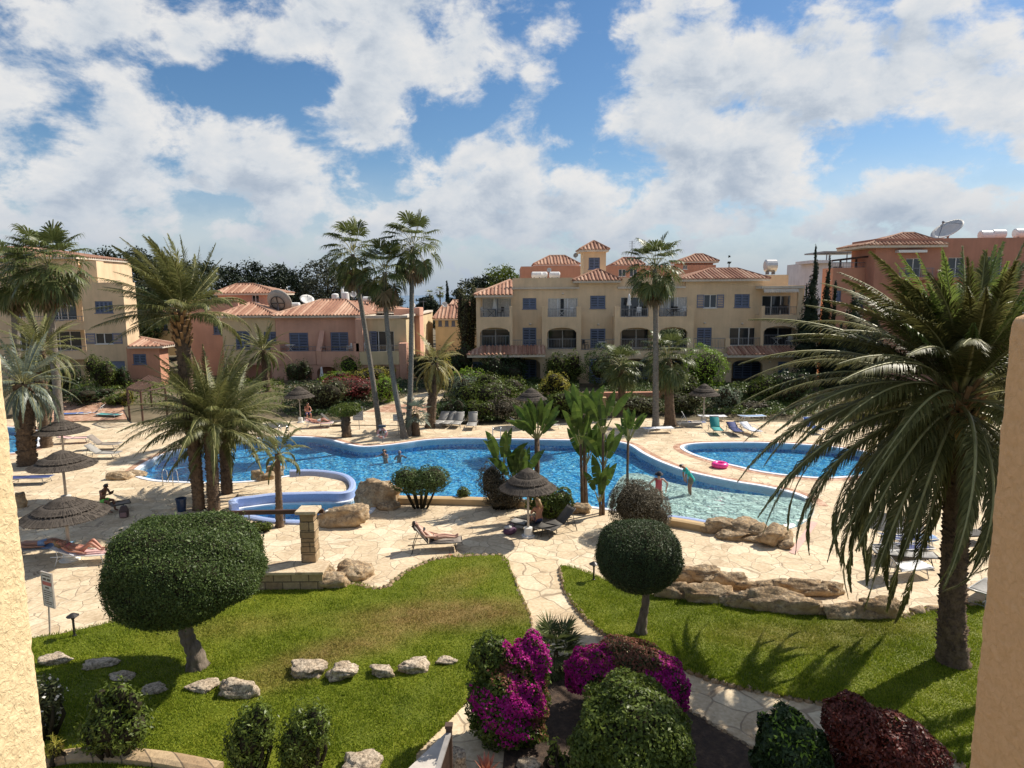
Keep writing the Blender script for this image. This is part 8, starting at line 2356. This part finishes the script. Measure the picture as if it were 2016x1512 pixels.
mb = MB(); tor(mb, .30, .14); o = mb.build('swim_ring', mat_plain('pink_vinyl', (.85, .05, .30), .3, 0, .05, 3), smooth=True); g = G(1417, 920); o.location = (g.x, g.y, .14); tag(o, 'bright pink inflatable ring on the strip between the two pools', 'swim ring')
vm = MB(); vm.tube([(.44, 0, .0), (.47, 0, .02)], .015, 8); vm.build('valve', M_WHITE, o)
g = G(358, 1006); root = thing('litter_bin', 'dark blue litter bin beside the tall date palm trunk', 'bin', g); mb = MB(); mb.lathe([(.01, 0), (.17, 0), (.21, .5), (.22, .5), (.22, .53), (.19, .53), (.16, .06), (.01, .06)], 20); mb.build('bucket', mat_plain('navy_plastic', (.015, .035, .085), .4), root); mb = MB(); mb.lathe([(.2, .531), (.235, .531), (.235, .57), (.2, .575)], 20); mb.build('rim', mat_plain('navy_plastic', (.015, .035, .085), .4), root)
g = G(245, 1018); root = thing('backpack', 'dark striped backpack on the paving beside the reading man', 'backpack', g, .3)
mb = MB(); mb.add([(-.17, -.11, 0), (.17, -.11, 0), (.17, .12, 0), (-.17, .12, 0), (-.18, -.12, .3), (.18, -.12, .3), (.17, .12, .3), (-.17, .12, .3), (-.10, -.05, .5), (.10, -.05, .5), (.10, .1, .5), (-.10, .1, .5)], [(3, 2, 1, 0)] + [(a + b4, (a + 1) % 4 + b4, (a + 1) % 4 + b4 + 4, a + b4 + 4) for b4 in (0, 4) for a in range(4)] + [(8, 9, 10, 11)]); bevel(mb.build('pack', mat_plain('brown_nylon', (.085, .055, .05), .7, 0, .2), root), .05, 3); mb = MB(); mb.box(-.12, .12, -.18, -.115, .03, .24); bevel(mb.build('front_pocket', mat_plain('dusty_pink_nylon', (.28, .17, .16), .7), root), .025, 3)
for s in (-.08, .08):
 mb = MB(); mb.tube([(s, .1, .44), (s, .17, .34), (s, .15, .08)], .018, 6); mb.build('strap', mat_plain('grey_strap', (.40, .38, .36), .7), root)
for s, lab in ((0, 'left'),):
 g = G(886, 1096); root = thing('flip_flops', 'pair of orange flip-flops left on the paving edge by the sunbather', 'flip-flops', g, .4)
 for q in (-.09, .09):
  mb = MB(); mb.ell((0, q, .02), (.14, .05, .02), 12, 6); mb.build('sole', mat_plain('orange_rubber', (.60, .20, .12), .6), root, smooth=True); mb = MB(); mb.tube([(.08, q, .04), (-.02, q - .04, .05)], .01, 5); mb.tube([(.08, q, .04), (-.02, q + .04, .05)], .01, 5); mb.build('thong', mat_plain('orange_rubber', (.60, .20, .12), .6), root)
g = G(648, 1034); root = thing('pump_box', 'small pale box with a pipe beside the big spa boulder', 'box', g); mb = MB(); mb.box(-.12, .12, -.1, .1, 0, .62); bevel(mb.build('case', M_POLEW, root), .02); mb = MB(); mb.tube([(.16, 0, 0), (.16, 0, .7)], .03, 8); mb.build('pipe', M_RAIL, root)
g = G(1004, 1052); root = thing('beach_bag', 'purple beach bag full of clothes at the foot of the near parasol', 'bag', g, .5); mb = MB(); mb.ell((0, 0, .15), (.30, .16, .16), 16, 8); mb.build('bag_body', CL('purple_cloth', (.10, .045, .09)), root, smooth=True); mb = MB(); mb.ell((-.08, .0, .30), (.16, .12, .07), 12, 6); mb.build('clothes', CL('white_cloth', (.55, .53, .52)), root, smooth=True); mb = MB(); mb.tube([(-.2, 0, .24), (-.1, 0, .42), (.1, 0, .42), (.2, 0, .24)], .015, 6); mb.build('handle', CL('purple_cloth', (.10, .045, .09)), root)
g = G(1792, 1050); root = thing('beach_bag', 'orange and white beach bag standing behind the navy loungers', 'bag', g, .3); mb = MB(); mb.lathe([(.01, 0), (.24, 0), (.28, .30), (.26, .42), (.01, .40)], 16); mb.build('bag_body', CL('pale_canvas', (.55, .5, .45)), root); mb = MB(); mb.ell((0, 0, .46), (.24, .2, .13), 14, 8); mb.build('clothes', SL['orange'], root, smooth=True)
mb = MB()
for (x, pts) in ((-.10, [(-.06, 0), (.06, 0), (.06, .16), (-.06, .16), (-.06, 0)]), (.08, [(-.05, 0), (-.05, .16), (.05, 0), (.05, .16)])):
 for a, c in zip(pts[:-1], pts[1:]): mb.bar((x + a[0], -.285, .1 + a[1]), (x + c[0], -.285, .1 + c[1]), .035)
mb.build('lettering', CL('navy_print', (.02, .02, .08)), root)
def ladder(label, px, py, rz):
 g = G(px, py); root = thing('pool_ladder', label, 'pool ladder', g, rz, 'pool ladders')
 for s in (-.25, .25):
  mb = MB(); mb.tube([(s, -.35, 0), (s, -.35, .55), (s, -.28, .72), (s, -.1, .78), (s, .12, .6), (s, .18, .2), (s, .18, -.7)], .022, 8); mb.build('handrail', mat_plain('steel_tube', (.55, .56, .58), .2, .9, .05, 3), root, smooth=True)
 for z in (-.15, -.42):
  mb = MB(); mb.box(-.24, .24, .13, .22, z, z + .03); mb.build('tread', M_WHITE, root)
ladder('steel ladder at the near left edge of the main pool', 338, 952, 0); ladder('steel ladder at the far left edge of the main pool', 558, 860, PI); ladder('steel ladder in the middle of the far pool edge', 978, 864, PI)
def sign(label, base, x0, y0, x1, y1, rz, face, lines, band=None, header=None):
 b = G(*base); root = thing('notice_sign', label, 'sign', b, 0)
 a, c = P((x0 + x1) / 2, y0, b.y), P((x0 + x1) / 2, y1, b.y); w = (x1 - x0) * b.y / F / 2 / max(.5, math.cos(rz)); cz = (a.z + c.z) / 2; hh = (a.z - c.z) / 2; cx = a.x - b.x
 ax, ay = Vector((math.cos(rz), math.sin(rz), 0)), Vector((-math.sin(rz), math.cos(rz), 0)); C0 = Vector((cx, 0, cz))
 mb = MB(); mb.tube([(0, .03, 0), (cx, .03, cz + hh * .5)], .025, 8); mb.build('post', M_POLE, root)
 mb = MB(); mb.obox(C0, ax * w, ay * .012, (0, 0, hh)); mb.build('panel', face, root)
 mb = MB()
 for (s, t) in ((1, 0), (-1, 0)): mb.obox(C0 + ax * w * s, ax * .015, ay * .02, (0, 0, hh + .015))
 for s in (1, -1): mb.obox(C0 + Vector((0, 0, hh * s)), ax * (w - .016), ay * .02, (0, 0, .015))
 mb.build('frame', M_POLE, root)
 mb = MB(); r = random.Random(3)
 for (t, h_, x_0, x_1) in lines:
  x = x_0
  while x < x_1:
   l = r.uniform(.06, .2); e = min(x_1, x + l); mb.obox(C0 + ax * w * ((x + e) / 2) + Vector((0, 0, hh * t)) - ay * .014, ax * w * (e - x) / 2, ay * .002, (0, 0, hh * h_)); x = e + .05
 mb.build('lettering', HAIR['dark'], root)
 if band:
  mb = MB(); mb.obox(C0 + Vector((0, 0, hh * band[0])) - ay * .0145, ax * w * .85, ay * .002, (0, 0, hh * band[1])); mb.build('red_band', mat_plain('sign_red', (.35, .05, .06), .5), root)
 if header:
  mb = MB(); mb.obox(C0 + Vector((0, 0, hh * .72)) - ay * .0145, ax * w * .95, ay * .002, (0, 0, hh * .22)); mb.build('header', mat_plain('sign_blue', (.16, .22, .42), .5), root)
gp_ = mat_plain('sign_grey', (.50, .50, .49), .5, 0, .06, 4)
sign('grey pool rules notice on a post beside the left balcony wall', (97, 1250), 75, 1128, 107, 1194, -.45, gp_, [(.82, .035, -.75, .7), (.62, .06, -.7, -.1), (.62, .06, .1, .7), (.12, .05, -.4, .3), (-.08, .025, -.75, .75), (-.2, .025, -.75, .7), (-.32, .025, -.75, .75), (-.46, .025, -.75, .2), (-.58, .025, -.75, .1), (-.72, .025, -.75, .7), (-.84, .025, -.7, .6)], (.37, .11))
sign('grey notice board with a blue header beside the cycad', (708, 846), 694, 801, 714, 827, 0.0, gp_, [(.2, .03, -.7, .7), (0, .03, -.7, .5), (-.2, .03, -.7, .7), (-.45, .03, -.7, .6)], None, True)
sign('small pale notice on a thin post before the leaning palm', (785, 857), 774, 816, 790, 828, 0.0, M_POLEW, [(.3, .08, -.7, .7), (-.2, .08, -.7, .4)])
g = G(753, 872); root = thing('lifebuoy_stand', 'lifebuoy hanging on a post at the far pool edge', 'lifebuoy', g); mb = MB(); mb.tube([(0, .06, 0), (0, .06, 1.15)], .03, 8); mb.build('post', M_RAIL, root)
mb = MB(); tor(mb, .27, .07); V = [(x, z, y + .62) for x, y, z in mb.v]; o = mesh_obj('ring', V, mb.f, mat_plain('faded_red_ring', (.50, .24, .21), .5, 0, .15, 4), root, smooth=True)
mb = MB()
for a in (.4, 1.97, 3.54, 5.1): mb.tube([(.33 * math.cos(a), -.075, .62 + .33 * math.sin(a)), (.2 * math.cos(a), -.075, .62 + .2 * math.sin(a))], .05, 6)
mb.build('band', M_WHITE, root); mb = MB(); mb.box(-.22, .22, -.04, .2, 1.0, 1.12); mb.build('hood', mat_plain('dark_hood', (.05, .06, .08), .5), root)
def path_lamp(label, px, py, h):
 g = G(px, py, ZL); root = thing('path_lamp', label, 'path lamp', g, 0, 'black path lamps')
 mb = MB(); mb.lathe([(.05, 0), (.05, .03), (.03, .04), (.03, h * .72), (.045, h * .74), (.045, h * .8)], 14); mb.build('post', FR['d'], root)
 mb = MB(); mb.lathe([(.035, h * .8), (.035, h * .9)], 12); mb.build('lens', M_POLEW, root); mb = MB(); mb.lathe([(.15, h * .86), (.155, h * .875), (.05, h * .98), (.01, h)], 18); mb.build('hood', FR['d'], root)
path_lamp('black mushroom-hooded path lamp near the notice by the left wall', 147, 1252, .66); path_lamp('black path lamp at the top of the right lawn beside the ball tree', 1169, 1142, .62)
q = [G(256, 829), G(282, 836), G(330, 826), G(300, 812)]
root = thing('pergola', 'open timber pergola with slanting roof poles left of the tall date palm', 'pergola', q[0])
zz = [P(250, 752, q[0].y).z, P(276, 757, q[1].y).z, 2.6, 2.6]
for p, z in zip(q, zz):
 mb = MB(); mb.tube([(p.x, p.y, 0), (p.x, p.y, 2.45)], .075, 8); mb.build('post', M_TIMBER, root, world=True)
mb = MB()
for a, c in ((0, 1), (1, 2), (2, 3), (3, 0)): mb.tube([(q[a].x, q[a].y, 2.42), (q[c].x, q[c].y, 2.42)], .06, 7)
cx_ = sum((p.x for p in q)) / 4; cy_ = sum((p.y for p in q)) / 4
for k in range(9):
 f = k / 8; a = q[0].lerp(q[1], f); c = q[3].lerp(q[2], f); mb.tube([(a.x, a.y, 2.5), (c.x, c.y, 3.0)], .035, 6)
mb.build('roof_poles', M_TIMBER, root, world=True)
def bal_table(label, px, py, D, mat):
 p = P(px, py, D); root = thing('balcony_table', label, 'table', p, 0, 'balcony furniture'); mb = MB(); mb.box(-.4, .4, -.35, .35, .68, .72); mb.build('tabletop', mat, root)
 for a, c in ((-.34, .34), (.34, -.34)):
  mb = MB(); mb.bar((a, 0, .68), (c, 0, 0), .04); mb.build('leg', mat, root)
CH = {}
def bal_chair(label, px, py, D, mat, rz):
 p = P(px, py, D)
 if mat.name in CH: return dup(CH[mat.name], p, rz, label, 'balcony furniture')
 root = thing('balcony_chair', label, 'chair', p, rz, 'balcony furniture'); CH[mat.name] = root
 mb = MB(); mb.box(-.22, .22, -.22, .22, .42, .46); mb.build('seat', mat, root); mb = MB(); mb.box(-.22, .22, .2, .24, .5, .92); mb.build('backrest', mat, root)
 for a in (-.2, .2):
  for c in (-.2, .22): mb = MB(); mb.bar((a, c, 0), (a, c, .42 if c < 0 else .9), .035); mb.build('leg', mat, root)
  mb = MB(); mb.bar((a, -.2, .64), (a, .2, .64), .035); mb.build('armrest', mat, root)
dk, wh = FR['d'], M_WHITE
bal_chair('dark chair on the open terrace beside the blue door of the apartments', 1152, 688, DF + .7, dk, .8); bal_table('folding table on the open terrace of the apartments', 1186, 688, DF + .6, wh)
bal_table('dark table on the top left apartment balcony', 968, 624, DF + .8, dk); bal_chair('dark chair on the top left apartment balcony', 986, 624, DF + .9, dk, -.9); bal_chair('white chair on the top left apartment balcony', 953, 624, DF + .8, wh, 1.2)
bal_table('white table on the second top apartment balcony', 1106, 624, DF + .8, wh); bal_chair('white chair on the second top apartment balcony', 1122, 624, DF + .9, wh, -1.0)
bal_chair('cushioned white chair under the folded umbrella', 1257, 624, DF + .8, wh, -.4); bal_table('dark table under the folded umbrella', 1236, 624, DF + .9, dk)
bal_table('dark table on the balcony with the open white umbrella', 1318, 623, DF + .9, dk); bal_chair('white chair on the balcony with the open white umbrella', 1345, 623, DF + .8, wh, -.8); bal_chair('dark chair on the balcony with the open white umbrella', 1332, 623, DF + 1.0, dk, .3)
bal_table('white table on the right arched apartment balcony', 1528, 680, DF + .9, wh); bal_chair('white chair on the right arched apartment balcony', 1553, 680, DF + .7, wh, -.9); bal_chair('dark chair on the right awning balcony', 1540, 620, DF + .8, dk, .5)
bal_table('white table on the pink villa balcony, left of the divider', 572, 693, DK - .9, wh); bal_chair('white chair on the pink villa balcony, right of the divider', 688, 694, DK - .9, wh, -1.0); bal_chair('dark chair on the pink villa balcony beside the divider', 636, 694, DK - .8, dk, .7); bal_chair('white chair on the cream villa balcony behind the palms', 722, 693, DK - 1.2, wh, .3)
def umb(label, px, yt, yb, D, open_, base=None):
 a, c = P(px, yt, D), P(px, yb, D); h = a.z - c.z; root = thing('balcony_umbrella', label, 'umbrella', c, 0)
 mb = MB(); mb.tube([(0, 0, 0), (0, 0, h)], .03, 7); mb.build('pole', M_POLEW, root); mb = MB()
 if open_: mb.lathe([(.02, h), (.5, h - .18), (1.05, h - .42), (1.04, h - .45), (.5, h - .24), (.02, h - .1)], 12)
 else: mb.lathe([(.02, h), (.10, h - .15), (.16, h - .7), (.22, h - 1.05), (.20, h - 1.1), (.06, h - 1.0)], 12)
 mb.build('canopy', M_WHITE, root)
 mb = MB(); mb.lathe([(.01, 0), (.2, 0), (.2, .08), (.01, .1)], 12); mb.build('base', M_RAIL, root)
umb('closed white umbrella on the third top balcony of the apartments', 1238, 578, 624, DF + .8, False); umb('open white umbrella on the fourth top balcony of the apartments', 1303, 576, 623, DF + 1.0, True); umb('closed white umbrella standing in the pink villa arch', 634, 722, 752, DK - 2.0, False); umb('open white umbrella on the left villa balcony', 122, 594, 632, DL + 1.2, True); umb('closed grey umbrella on the top left apartment balcony', 974, 586, 624, DF + 1.1, False)
